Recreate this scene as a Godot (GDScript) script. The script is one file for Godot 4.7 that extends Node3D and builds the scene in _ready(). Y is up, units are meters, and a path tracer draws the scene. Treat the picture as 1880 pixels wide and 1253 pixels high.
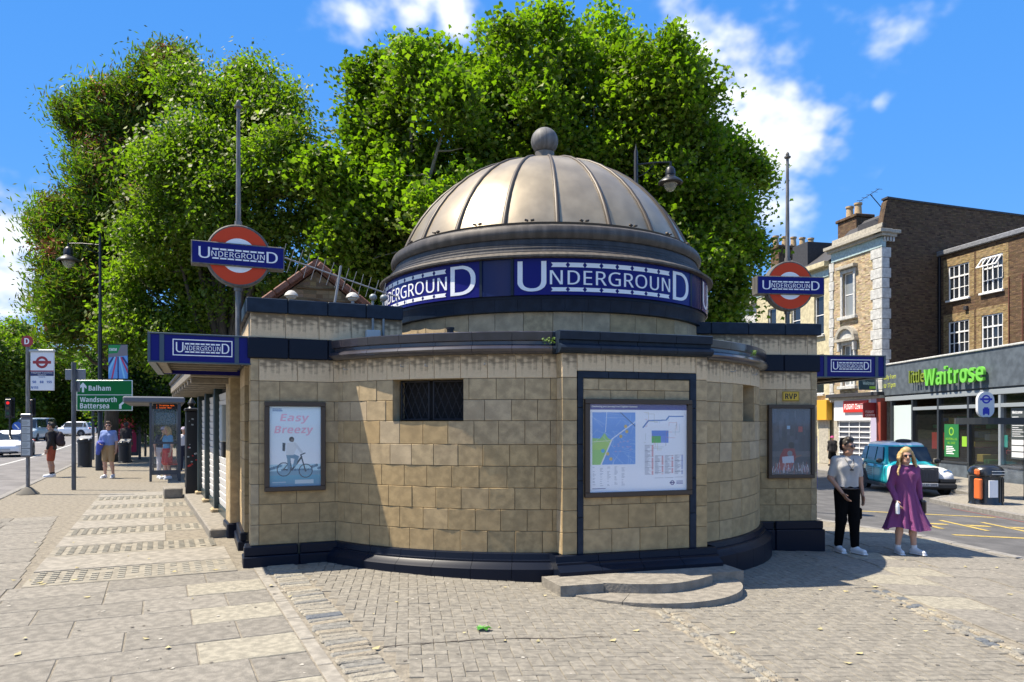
extends Node3D

# ---------- mesh builder: points are given counter-clockwise seen from outside ----------
class MB:
	var v := PackedVector3Array()
	var n := PackedVector3Array()
	var uv := PackedVector2Array()
	var c := PackedColorArray()
	var ix := PackedInt32Array()
	var col := Color(1, 1, 1)
	var X := Transform3D()

	func vert(p: Vector3, nn: Vector3, u := Vector2()) -> int:
		v.append(X * p)
		n.append((X.basis * nn).normalized())
		uv.append(u)
		c.append(col)
		return v.size() - 1

	func face(p: Array, hint := Vector3()) -> void:
		var nn: Vector3 = (p[1] - p[0]).cross(p[2] - p[0])
		if hint != Vector3() and nn.dot(hint) < 0:
			p = p.duplicate()
			p.reverse()
			nn = -nn
		nn = nn.normalized()
		var e: Vector3 = (p[1] - p[0]).normalized()
		var f: Vector3 = nn.cross(e)
		var s := v.size()
		for q in p:
			vert(q, nn, Vector2((q - p[0]).dot(e), (q - p[0]).dot(f)))
		for k in range(1, p.size() - 1):
			ix.append_array([s, s + k + 1, s + k])

	func quad(a: Vector3, b: Vector3, cc: Vector3, d: Vector3, hint := Vector3()) -> void:
		face([a, b, cc, d], hint)

	# a wall face whose uv run in metres along x and up y of the given frame
	func wall(t: Transform3D, x0: float, x1: float, y0: float, y1: float, z := 0.0) -> void:
		if x1 - x0 < 0.001 or y1 - y0 < 0.001:
			return
		var s := v.size()
		var nn := t.basis.z
		for q in [Vector2(x0, y0), Vector2(x1, y0), Vector2(x1, y1), Vector2(x0, y1)]:
			vert(t * Vector3(q.x, q.y, z), nn, Vector2(q.x, -q.y))
		ix.append_array([s, s + 2, s + 1, s, s + 3, s + 2])

	func box(t: Transform3D, size: Vector3, b := 0.0) -> void:
		var h := size * 0.5
		b = minf(b, minf(h.x, minf(h.y, h.z)) * 0.9)
		var sg := [-1.0, 1.0]
		for ax in 3:
			var j := (ax + 1) % 3
			var k := (ax + 2) % 3
			for s in sg:
				var pts := []
				for q in [[-1, -1], [1, -1], [1, 1], [-1, 1]]:
					var p := Vector3()
					p[ax] = s * h[ax]
					p[j] = q[0] * (h[j] - b)
					p[k] = q[1] * (h[k] - b)
					pts.append(t * p)
				if s < 0:
					pts.reverse()
				face(pts)
			if b > 0.0:
				for sj in sg:
					for sk in sg:
						var p1 := Vector3(); var p2 := Vector3(); var p3 := Vector3(); var p4 := Vector3()
						p1[ax] = -(h[ax] - b); p2[ax] = h[ax] - b; p3[ax] = p2[ax]; p4[ax] = p1[ax]
						p1[j] = sj * h[j]; p2[j] = p1[j]; p3[j] = sj * (h[j] - b); p4[j] = p3[j]
						p1[k] = sk * (h[k] - b); p2[k] = p1[k]; p3[k] = sk * h[k]; p4[k] = p3[k]
						var hint := Vector3()
						hint[j] = sj
						hint[k] = sk
						face([t * p1, t * p2, t * p3, t * p4], t.basis * hint)
		if b > 0.0:
			for sx in sg:
				for sy in sg:
					for sz in sg:
						var m := Vector3(sx * (h.x - b), sy * (h.y - b), sz * (h.z - b))
						face([t * Vector3(sx * h.x, m.y, m.z), t * Vector3(m.x, sy * h.y, m.z), t * Vector3(m.x, m.y, sz * h.z)], t.basis * Vector3(sx, sy, sz))

	func bx(x0: float, x1: float, y0: float, y1: float, z0: float, z1: float, b := 0.0) -> void:
		box(Transform3D(Basis(), Vector3((x0 + x1) / 2, (y0 + y1) / 2, (z0 + z1) / 2)), Vector3(absf(x1 - x0), absf(y1 - y0), absf(z1 - z0)), b)

	# rows of points; columns run counter-clockwise seen along the rows' direction
	func grid(rows: Array, closed := false, us := 1.0, vs := 1.0) -> void:
		var nr := rows.size()
		var nc: int = rows[0].size()
		var s := v.size()
		for i in nr:
			var r: PackedVector3Array = rows[i]
			var up: PackedVector3Array = rows[mini(i + 1, nr - 1)]
			var dn: PackedVector3Array = rows[maxi(i - 1, 0)]
			for j in nc:
				var jn := (j + 1) % nc if closed else mini(j + 1, nc - 1)
				var jp := (j + nc - 1) % nc if closed else maxi(j - 1, 0)
				var nn := (r[jn] - r[jp]).cross(up[j] - dn[j])
				if nn.length_squared() < 1e-16:
					nn = (up[jn] + dn[jn] - up[jp] - dn[jp]).cross(up[j] - dn[j])
				vert(r[j], nn.normalized() if nn.length_squared() > 1e-20 else (Vector3.UP if i > 0 else Vector3.DOWN), Vector2(j * us / maxf(1, nc - 1), -i * vs / maxf(1, nr - 1)))
		var last := nc if closed else nc - 1
		for i in nr - 1:
			for j in last:
				var a := s + i * nc + j
				var b := s + i * nc + (j + 1) % nc
				ix.append_array([a, b + nc, b, a, a + nc, b + nc])

	# profile of Vector2(radius, height), going up on the outside; angles in radians, 0 towards +z
	func lathe(o: Vector3, prof: Array, seg := 24, a0 := 0.0, a1 := TAU, sharp := 0.82) -> void:
		var ns := []
		for k in prof.size() - 1:
			var d: Vector2 = (prof[k + 1] - prof[k]).normalized()
			ns.append(Vector2(d.y, -d.x))
		var len := 0.0
		for k in prof.size() - 1:
			var n0: Vector2 = ns[k]
			var n1: Vector2 = ns[k]
			if k > 0 and ns[k - 1].dot(ns[k]) > sharp:
				n0 = (ns[k - 1] + ns[k]).normalized()
			if k < ns.size() - 1 and ns[k + 1].dot(ns[k]) > sharp:
				n1 = (ns[k + 1] + ns[k]).normalized()
			var s := v.size()
			var l2: float = len + prof[k].distance_to(prof[k + 1])
			for j in seg + 1:
				var a := lerpf(a0, a1, j / float(seg))
				var e := Vector3(sin(a), 0, cos(a))
				var rr: float = maxf(prof[k].x, prof[k + 1].x)
				vert(o + e * prof[k].x + Vector3.UP * prof[k].y, e * n0.x + Vector3.UP * n0.y, Vector2(a * rr, -len))
				vert(o + e * prof[k + 1].x + Vector3.UP * prof[k + 1].y, e * n1.x + Vector3.UP * n1.y, Vector2(a * rr, -l2))
			for j in seg:
				var q := s + j * 2
				ix.append_array([q, q + 3, q + 2, q, q + 1, q + 3])
			len = l2

	# closes the two ends of a partial lathe
	func lathe_caps(o: Vector3, prof: Array, a0: float, a1: float, depth: float) -> void:
		for a in [a0, a1]:
			var e := Vector3(sin(a), 0, cos(a))
			var side := Vector3(cos(a), 0, -sin(a)) * (-1.0 if a == a0 else 1.0)
			for k in prof.size() - 1:
				var p: Vector2 = prof[k]
				var q: Vector2 = prof[k + 1]
				if absf(p.y - q.y) < 0.0005:
					continue
				quad(o + e * (p.x - depth) + Vector3.UP * p.y, o + e * p.x + Vector3.UP * p.y, o + e * q.x + Vector3.UP * q.y, o + e * (q.x - depth) + Vector3.UP * q.y, side)

	func tube(path: Array, rad, seg := 8, caps := true) -> void:
		var nr := path.size()
		var up := Vector3.UP if absf((path[1] - path[0]).normalized().y) < 0.9 else Vector3.RIGHT
		var s := v.size()
		var len := 0.0
		for i in nr:
			var d: Vector3 = (path[mini(i + 1, nr - 1)] - path[maxi(i - 1, 0)]).normalized()
			var e := up.cross(d).normalized()
			var f := d.cross(e).normalized()
			up = f
			var r: float = rad[i] if rad is Array else rad
			if i > 0:
				len += path[i].distance_to(path[i - 1])
			for j in seg + 1:
				var a := TAU * j / seg
				var o := e * cos(a) + f * sin(a)
				vert(path[i] + o * r, o, Vector2(a * 0.1, len))
			if caps and (i == 0 or i == nr - 1):
				var ring := []
				for j in seg:
					var a := TAU * j / seg
					ring.append(path[i] + (e * cos(a) + f * sin(a)) * r)
				capq.append([ring, d if i > 0 else -d])
		for i in nr - 1:
			for j in seg:
				var a := s + i * (seg + 1) + j
				var b := a + seg + 1
				ix.append_array([a, b + 1, a + 1, a, b, b + 1])
		for q in capq:
			face(q[0], q[1])
		capq = []
	var capq := []

	func prism(poly: PackedVector2Array, t: Transform3D, h: float, sides := true) -> void:
		if Geometry2D.is_polygon_clockwise(poly):
			poly.reverse()
		var tr := Geometry2D.triangulate_polygon(poly)
		for z in [h, 0.0]:
			if z == 0.0 and not sides:
				continue
			var s := v.size()
			for q in poly:
				vert(t * Vector3(q.x, q.y, z), t.basis.z * (1.0 if z > 0 or h == 0 else -1.0), Vector2(q.x, -q.y))
			for k in range(0, tr.size(), 3):
				if z == h:
					ix.append_array([s + tr[k], s + tr[k + 2], s + tr[k + 1]] if (poly[tr[k + 1]] - poly[tr[k]]).cross(poly[tr[k + 2]] - poly[tr[k]]) > 0 else [s + tr[k], s + tr[k + 1], s + tr[k + 2]])
				else:
					ix.append_array([s + tr[k], s + tr[k + 1], s + tr[k + 2]] if (poly[tr[k + 1]] - poly[tr[k]]).cross(poly[tr[k + 2]] - poly[tr[k]]) > 0 else [s + tr[k], s + tr[k + 2], s + tr[k + 1]])
			if h == 0.0:
				return
		if sides:
			for k in poly.size():
				var a := poly[k]
				var b := poly[(k + 1) % poly.size()]
				quad(t * Vector3(a.x, a.y, 0), t * Vector3(b.x, b.y, 0), t * Vector3(b.x, b.y, h), t * Vector3(a.x, a.y, h))

	func ball(t: Transform3D, r: Vector3, seg := 12, rows := 8) -> void:
		var rs := []
		for i in rows + 1:
			var ph := PI * i / rows - PI / 2
			var row := PackedVector3Array()
			for j in seg:
				var a := TAU * j / seg
				row.append(t * Vector3(cos(ph) * sin(a) * r.x, sin(ph) * r.y, cos(ph) * cos(a) * r.z))
			rs.append(row)
		grid(rs, true)

	func mesh() -> ArrayMesh:
		var a := []
		a.resize(Mesh.ARRAY_MAX)
		a[Mesh.ARRAY_VERTEX] = v
		a[Mesh.ARRAY_NORMAL] = n
		a[Mesh.ARRAY_TEX_UV] = uv
		a[Mesh.ARRAY_COLOR] = c
		a[Mesh.ARRAY_INDEX] = ix
		var m := ArrayMesh.new()
		m.add_surface_from_arrays(Mesh.PRIMITIVE_TRIANGLES, a)
		return m

# ---------- naming and tree ----------
var taken := {}
var rng := RandomNumberGenerator.new()

func numbered(parent: Node, called: String) -> String:
	var key := str(parent.get_instance_id()) + called
	var k: int = taken.get(key, 0)
	taken[key] = k + 1
	return called if k == 0 else "%s_%03d" % [called, k]

func tag(o: Node, label: String, category: String, group := "") -> Node:
	o.set_meta("label", label)
	o.set_meta("category", category)
	if group:
		o.set_meta("group", group)
	return o

func thing(called: String, label: String, category: String, at := Vector3.ZERO, turn := 0.0, group := "") -> Node3D:
	var o := Node3D.new()
	o.name = numbered(self, called)
	add_child(o, true)
	o.position = at
	o.rotation.y = turn
	tag(o, label, category, group)
	return o

# one mesh under a parent; the mesh's points are in the parent's own space
func part(parent: Node3D, called: String, mb, m: Material, at := Transform3D()) -> MeshInstance3D:
	var o := MeshInstance3D.new()
	o.name = numbered(parent, called)
	o.mesh = mb.mesh() if mb is MB else mb
	o.material_override = m
	o.transform = at
	parent.add_child(o, true)
	return o

# the same, with the mesh's points given in world space
func wpart(parent: Node3D, called: String, mb, m: Material) -> MeshInstance3D:
	return part(parent, called, mb, m, parent.global_transform.affine_inverse())

func struct(called: String, mb, m: Material, kind := "structure") -> MeshInstance3D:
	var o := part(self, called, mb, m)
	o.set_meta("kind", kind)
	return o

func copy(o: Node3D, label: String, at: Vector3, turn: float) -> Node3D:
	var c: Node3D = o.duplicate()
	c.name = numbered(self, str(o.name).rstrip("0123456789_"))
	add_child(c, true)
	c.position = at
	c.rotation.y = turn
	c.set_meta("label", label)
	return c

func stuff(o: Node) -> Node:
	o.set_meta("kind", "stuff")
	return o

# ---------- materials ----------
var mats := {}
var tex := {}

func noise_tex(key: String, freq: float, lo: float, hi: float, oct := 4, size := 512, kind := FastNoiseLite.TYPE_SIMPLEX_SMOOTH, normal := 0.0) -> NoiseTexture2D:
	if tex.has(key):
		return tex[key]
	var f := FastNoiseLite.new()
	f.seed = hash(key) % 10000
	f.noise_type = kind
	f.frequency = freq
	f.fractal_octaves = oct
	var t := NoiseTexture2D.new()
	t.width = size
	t.height = size
	t.seamless = true
	t.noise = f
	if normal > 0.0:
		t.as_normal_map = true
		t.bump_strength = normal
	else:
		var g := Gradient.new()
		g.set_color(0, Color(lo, lo, lo))
		g.set_color(1, Color(hi, hi, hi))
		g.set_offset(0, 0.25)
		g.set_offset(1, 0.75)
		t.color_ramp = g
	tex[key] = t
	return t

# colour is a real-world linear base colour. o: blotch / fine / drip (texture scale per metre), bump (cm), coat, back, alpha, tex
func M(key: String, color := Color(0.5, 0.5, 0.5), rough := 0.8, metal := 0.0, o := {}) -> StandardMaterial3D:
	if mats.has(key):
		return mats[key]
	var m := StandardMaterial3D.new()
	m.resource_name = key
	m.albedo_color = color.linear_to_srgb()
	m.roughness = rough
	m.metallic = metal
	if o.has("blotch"):
		m.albedo_texture = noise_tex("blotch", 0.014, 0.85, 1.0, 6)
		m.uv1_triplanar = true
		m.uv1_world_triplanar = true
		m.uv1_scale = Vector3.ONE * o.blotch
	if o.has("drip"):
		m.albedo_texture = noise_tex("drip", 0.016, 0.72, 1.0, 5)
		m.uv1_triplanar = true
		m.uv1_world_triplanar = true
		m.uv1_scale = Vector3(o.drip, o.drip * 0.16, o.drip)
	if o.has("tex"):
		m.albedo_texture = o.tex
		m.uv1_scale = Vector3.ONE * o.get("scale", 1.0)
	if o.has("fine"):
		m.detail_enabled = true
		m.detail_blend_mode = BaseMaterial3D.BLEND_MODE_MUL
		m.detail_albedo = noise_tex("grit", 0.22, 0.62, 1.0, 3) if o.has("grit") else noise_tex("fine", 0.11, 0.82, 1.0, 3)
		m.detail_uv_layer = BaseMaterial3D.DETAIL_UV_2
		m.uv2_triplanar = true
		m.uv2_world_triplanar = true
		m.uv2_scale = Vector3.ONE * o.fine
	if o.has("bump"):
		m.heightmap_enabled = true
		m.heightmap_texture = noise_tex("relief", 0.05, 0.0, 1.0, 4)
		m.heightmap_scale = o.bump
		if not m.uv1_triplanar and not o.has("tex"):
			m.uv1_triplanar = true
			m.uv1_world_triplanar = true
			m.uv1_scale = Vector3.ONE * 2.0
	if o.has("coat"):
		m.clearcoat_enabled = true
		m.clearcoat = o.coat
		m.clearcoat_roughness = 0.06
	if o.has("back"):
		m.backlight_enabled = true
		m.backlight = o.back.linear_to_srgb()
		m.cull_mode = BaseMaterial3D.CULL_DISABLED
	if o.has("alpha"):
		m.transparency = BaseMaterial3D.TRANSPARENCY_ALPHA
		m.albedo_color.a = o.alpha
	if o.has("vc"):
		m.vertex_color_use_as_albedo = true
	if o.has("spec"):
		m.metallic_specular = o.spec
	mats[key] = m
	return m

# ---------- places: the eye is at the origin, EYE above the pavement by the left wing; d metres ahead ----------
const EYE := 1.73
func V(x: float, y: float, d: float) -> Vector3:
	return Vector3(x, y, -d)

# height of the pavement: it falls gently to the right
func g(x: float) -> float:
	var t := clampf(x + 1.3, -1.2, 14.8)
	if t < 1.2:
		return -0.036 * (t + 1.2) * (t + 1.2) / 4.8
	return -0.036 * minf(t, 7.8) - 0.049 * maxf(0.0, t - 7.8)

func frame(x: float, d: float, deg: float) -> Transform3D:
	var a := deg_to_rad(deg)
	return Transform3D(Vector3(cos(a), 0, -sin(a)), Vector3.UP, Vector3(sin(a), 0, cos(a)), V(x, 0, d))

# ---------- lettering ----------
var fonts := {}
func letters(mb: MB, text: String, w: float, h: float, place: Callable, font := "Droid Sans", bold := false, depth := 0.004) -> void:
	var key := font + str(bold)
	if not fonts.has(key):
		var sf := SystemFont.new()
		sf.font_names = PackedStringArray([font])
		sf.font_weight = 700 if bold else 400
		fonts[key] = sf
	var t := TextMesh.new()
	t.font = fonts[key]
	t.text = text
	t.font_size = 64
	t.pixel_size = 0.01
	t.curve_step = 2.0
	t.depth = 0.1
	var a := t.get_mesh_arrays()
	var vs: PackedVector3Array = a[Mesh.ARRAY_VERTEX]
	var id: PackedInt32Array = a[Mesh.ARRAY_INDEX]
	var lo := Vector3(1e9, 1e9, 1e9)
	var hi := -lo
	for p in vs:
		lo = lo.min(p)
		hi = hi.max(p)
	var s := hi - lo
	var sx := w / s.x if w > 0.0 else h / s.y
	var sy := h / s.y if h > 0.0 else sx
	for k in range(0, id.size(), 3):
		var q := []
		for e in 3:
			var p := vs[id[k + e]] - lo
			q.append(place.call(Vector3(p.x * sx, p.y * sy, p.z / s.z * depth)))
		mb.face([q[0], q[2], q[1]])

func sky_picture() -> ImageTexture:
	var W := 4096
	var H := 2048
	var f := FastNoiseLite.new()
	f.seed = 5
	f.noise_type = FastNoiseLite.TYPE_SIMPLEX_SMOOTH
	f.frequency = 3.0
	f.fractal_octaves = 6
	var f2 := FastNoiseLite.new()
	f2.seed = 11
	f2.frequency = 1.1
	f2.fractal_octaves = 3
	# banks of cloud: bearing, height (degrees), half width, half height, thickness
	var banks := [[19.5, 20.5, 3.6, 3.2, 1.15], [16.5, 24.5, 3.6, 3.6, 0.9], [22.3, 20.0, 2.6, 2.2, 1.0], [20.0, 16.0, 3.0, 2.2, 0.6], [14.0, 27.5, 2.8, 3.0, 0.6], [12.2, 31.5, 3.6, 1.8, 0.55],
		[27.0, 25.5, 2.0, 1.8, 0.55], [24.0, 26.3, 1.8, 1.0, 0.3], [29.5, 26.6, 2.4, 1.0, 0.4], [20.0, 26.4, 1.0, 1.6, 0.3], [26.5, 21.2, 0.6, 0.6, 0.5],
		[-8.0, 29.3, 2.6, 1.7, 0.8], [-11.8, 28.2, 2.6, 1.2, 0.75], [-10.0, 32.0, 2.6, 1.6, 0.55], [-14.0, 30.5, 1.0, 1.2, 0.4], [-4.6, 29.0, 1.6, 2.2, 0.85], [3.5, 33.5, 2.4, 1.2, 0.5],
		[-36.0, 12.5, 4.6, 3.0, 1.1], [-34.0, 9.0, 4.0, 2.4, 1.0], [-30.5, 8.0, 3.0, 2.2, 0.8], [-38.0, 16.6, 3.0, 0.8, 0.5]]
	var im := Image.create(W, H, false, Image.FORMAT_RGBF)
	var sun_at := sun_towards()
	var tint := func(c: Vector3, p: Vector3, a: float, nz: float) -> Vector3:
		var lum := 0.90 + 0.14 * clampf(nz * 2.0, -1.0, 1.0)
		return c.lerp(Vector3(0.64, 0.665, 0.71) * lum, a)
	for j in H:
		var el := 90.0 - 180.0 * (j + 0.5) / H
		var er := deg_to_rad(el)
		if el < 0.0:
			im.fill_rect(Rect2i(0, j, W, H - j), Color(0.20, 0.19, 0.17))
			break
		var t := clampf(el / 90.0, 0.0, 1.0)
		var k := pow(1.0 - t, 3.0)
		var base := Vector3(0.030, 0.145, 0.44).lerp(Vector3(0.085, 0.265, 0.60), k)
		base = base.lerp(Vector3(0.28, 0.44, 0.66), pow(1.0 - t, 16.0) * 0.8)
		var cr := cos(er)
		# the whole sky in coarse steps: broken cumulus, whiter round the sun
		if j % 6 == 0:
			for i in range(0, W, 6):
				var az := 360.0 * (i + 3.0) / W
				if az > 180.0:
					az -= 360.0
				var c := base
				if absf(az) > 41.0 or el > 36.0:
					var ar := deg_to_rad(az)
					var d := Vector3(sin(ar) * cr, sin(er), -cos(ar) * cr)
					var p := Vector3(d.x, d.y * 1.5, d.z)
					var far := maxf(absf(az) - 41.0, el - 36.0)
					var nz := f.get_noise_3dv(p * 1.6)
					var a := smoothstep(0.30, 0.80, 0.26 + f2.get_noise_3dv(p) * 0.9 + nz * 0.5) * smoothstep(0.0, 8.0, far)
					var ang := rad_to_deg(d.angle_to(sun_at))
					c += Vector3(0.5, 0.48, 0.42) * exp(-ang * ang / 200.0) + Vector3(0.10, 0.09, 0.07) * exp(-ang / 24.0)
					c = tint.call(c, p, a * 0.9, nz)
				im.fill_rect(Rect2i(i, j, 6, 6), Color(c.x, c.y, c.z))
	# the part in front, finely
	for j in range(int(H * 0.5 * (1.0 - 36.0 / 90.0)), H / 2):
		var el := 90.0 - 180.0 * (j + 0.5) / H
		var er := deg_to_rad(el)
		var t := clampf(el / 90.0, 0.0, 1.0)
		var base := Vector3(0.030, 0.145, 0.44).lerp(Vector3(0.085, 0.265, 0.60), pow(1.0 - t, 3.0))
		base = base.lerp(Vector3(0.28, 0.44, 0.66), pow(1.0 - t, 16.0) * 0.8)
		var cr := cos(er)
		var near := []
		for b in banks:
			if absf(el - b[1]) < b[3] * 2.2:
				near.append(b)
		for s in [0, 1]:
			var n := int(W * 41.0 / 360.0)
			for q in n:
				var i: int = q if s == 0 else W - 1 - q
				var az := 360.0 * (i + 0.5) / W
				if az > 180.0:
					az -= 360.0
				var dens := 0.0
				for b in near:
					var dx: float = (az - b[0]) / b[2]
					var dy: float = (el - b[1]) / b[3]
					var e := dx * dx + dy * dy
					if e < 5.0:
						dens = maxf(dens, b[4] * exp(-e * 0.75))
				var c := base
				if dens > 0.03:
					var ar := deg_to_rad(az)
					var p := Vector3(sin(ar) * cr, sin(er) * 1.5, -cos(ar) * cr)
					var nz := f.get_noise_3dv(p * 2.6)
					var n2 := f.get_noise_3dv(p * 9.0 + Vector3(7, 1, 3))
					var a := smoothstep(0.16, 0.95, dens * 0.95 + (nz * 1.05 + n2 * 0.35) * (0.35 + 0.65 * dens))
					if a > 0.0:
						c = tint.call(c, p, a * 0.95, nz)
				im.set_pixel(i, j, Color(c.x, c.y, c.z))
	return ImageTexture.create_from_image(im)

func sun_towards() -> Vector3:
	var el := deg_to_rad(60.5)
	var turn := deg_to_rad(2.5)
	return Vector3(-cos(turn) * cos(el), sin(el), -sin(turn) * cos(el))

func _ready() -> void:
	rng.seed = 7
	# camera: level, with the lens shifted upwards; the horizon is below the middle of the picture
	var cam := Camera3D.new()
	cam.name = "camera"
	cam.projection = Camera3D.PROJECTION_FRUSTUM
	cam.near = 0.1
	cam.far = 1500.0
	cam.size = 0.1 * 1253.0 / 1358.0
	cam.frustum_offset = Vector2(0, 0.1 * 153.5 / 1358.0)
	cam.position = Vector3(0, EYE, 0)
	add_child(cam)
	# sky
	var we := WorldEnvironment.new()
	we.name = "environment"
	var e := Environment.new()
	e.background_mode = Environment.BG_SKY
	var ps := PanoramaSkyMaterial.new()
	ps.panorama = sky_picture()
	e.sky = Sky.new()
	e.sky.sky_material = ps
	e.tonemap_mode = Environment.TONE_MAPPER_LINEAR
	e.tonemap_exposure = 1.95
	e.sdfgi_enabled = true
	e.ssao_enabled = true
	e.ssil_enabled = true
	we.environment = e
	add_child(we)
	# sun: high on the left, a little beyond the station
	var sun := DirectionalLight3D.new()
	sun.name = "sun"
	sun.light_energy = 1.6
	sun.light_color = Color(1.0, 0.955, 0.88)
	sun.light_angular_distance = 0.5
	sun.shadow_enabled = true
	var to_sun := sun_towards()
	sun.basis = Basis.looking_at(-to_sun, Vector3.UP)
	add_child(sun)

	build_ground()
	build_station()
	build_station_signs()
	build_roofs()
	build_street_right()
	build_street_left()
	build_trees()
	build_vehicles()
	build_people()

# ground height anywhere: the road beyond rises a little
func G(x: float, d: float) -> float:
	return g(x) + clampf(d - 45.0, 0.0, 90.0) * 0.013

func sheet(mb: MB, poly: PackedVector2Array, off: float) -> void:
	var xs := [-900.0, -2.5, -2.0, -1.6, -1.2, -0.8, -0.4, -0.1, 6.5, 13.5, 900.0]
	var ds := [-900.0, 45.0, 135.0, 900.0]
	for i in xs.size() - 1:
		for j in ds.size() - 1:
			var cell := PackedVector2Array([Vector2(xs[i], ds[j]), Vector2(xs[i + 1], ds[j]), Vector2(xs[i + 1], ds[j + 1]), Vector2(xs[i], ds[j + 1])])
			for q in Geometry2D.intersect_polygons(poly, cell):
				var tr := Geometry2D.triangulate_polygon(q)
				var s := mb.v.size()
				for p in q:
					mb.vert(V(p.x, G(p.x, p.y) + off, p.y), Vector3.UP, p)
				for k in range(0, tr.size(), 3):
					var cr: float = (q[tr[k + 1]] - q[tr[k]]).cross(q[tr[k + 2]] - q[tr[k]])
					mb.ix.append_array([s + tr[k], s + tr[k + 2], s + tr[k + 1]] if cr > 0 else [s + tr[k], s + tr[k + 1], s + tr[k + 2]])

func pv(a: Array) -> PackedVector2Array:
	var r := PackedVector2Array()
	for k in range(0, a.size(), 2):
		r.append(Vector2(a[k], a[k + 1]))
	return r

# the line of the left kerb, running away to the left
func left_kerb(t: float, off := 0.0) -> Vector2:
	return Vector2(-12.2 - 0.43 * t - 0.9028 * off, 17.66 + 0.9028 * t - 0.43 * off)

const SETT_A := Vector2(1.475, 7.28)
const SETT_B := Vector2(1.95, 4.9)

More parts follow.
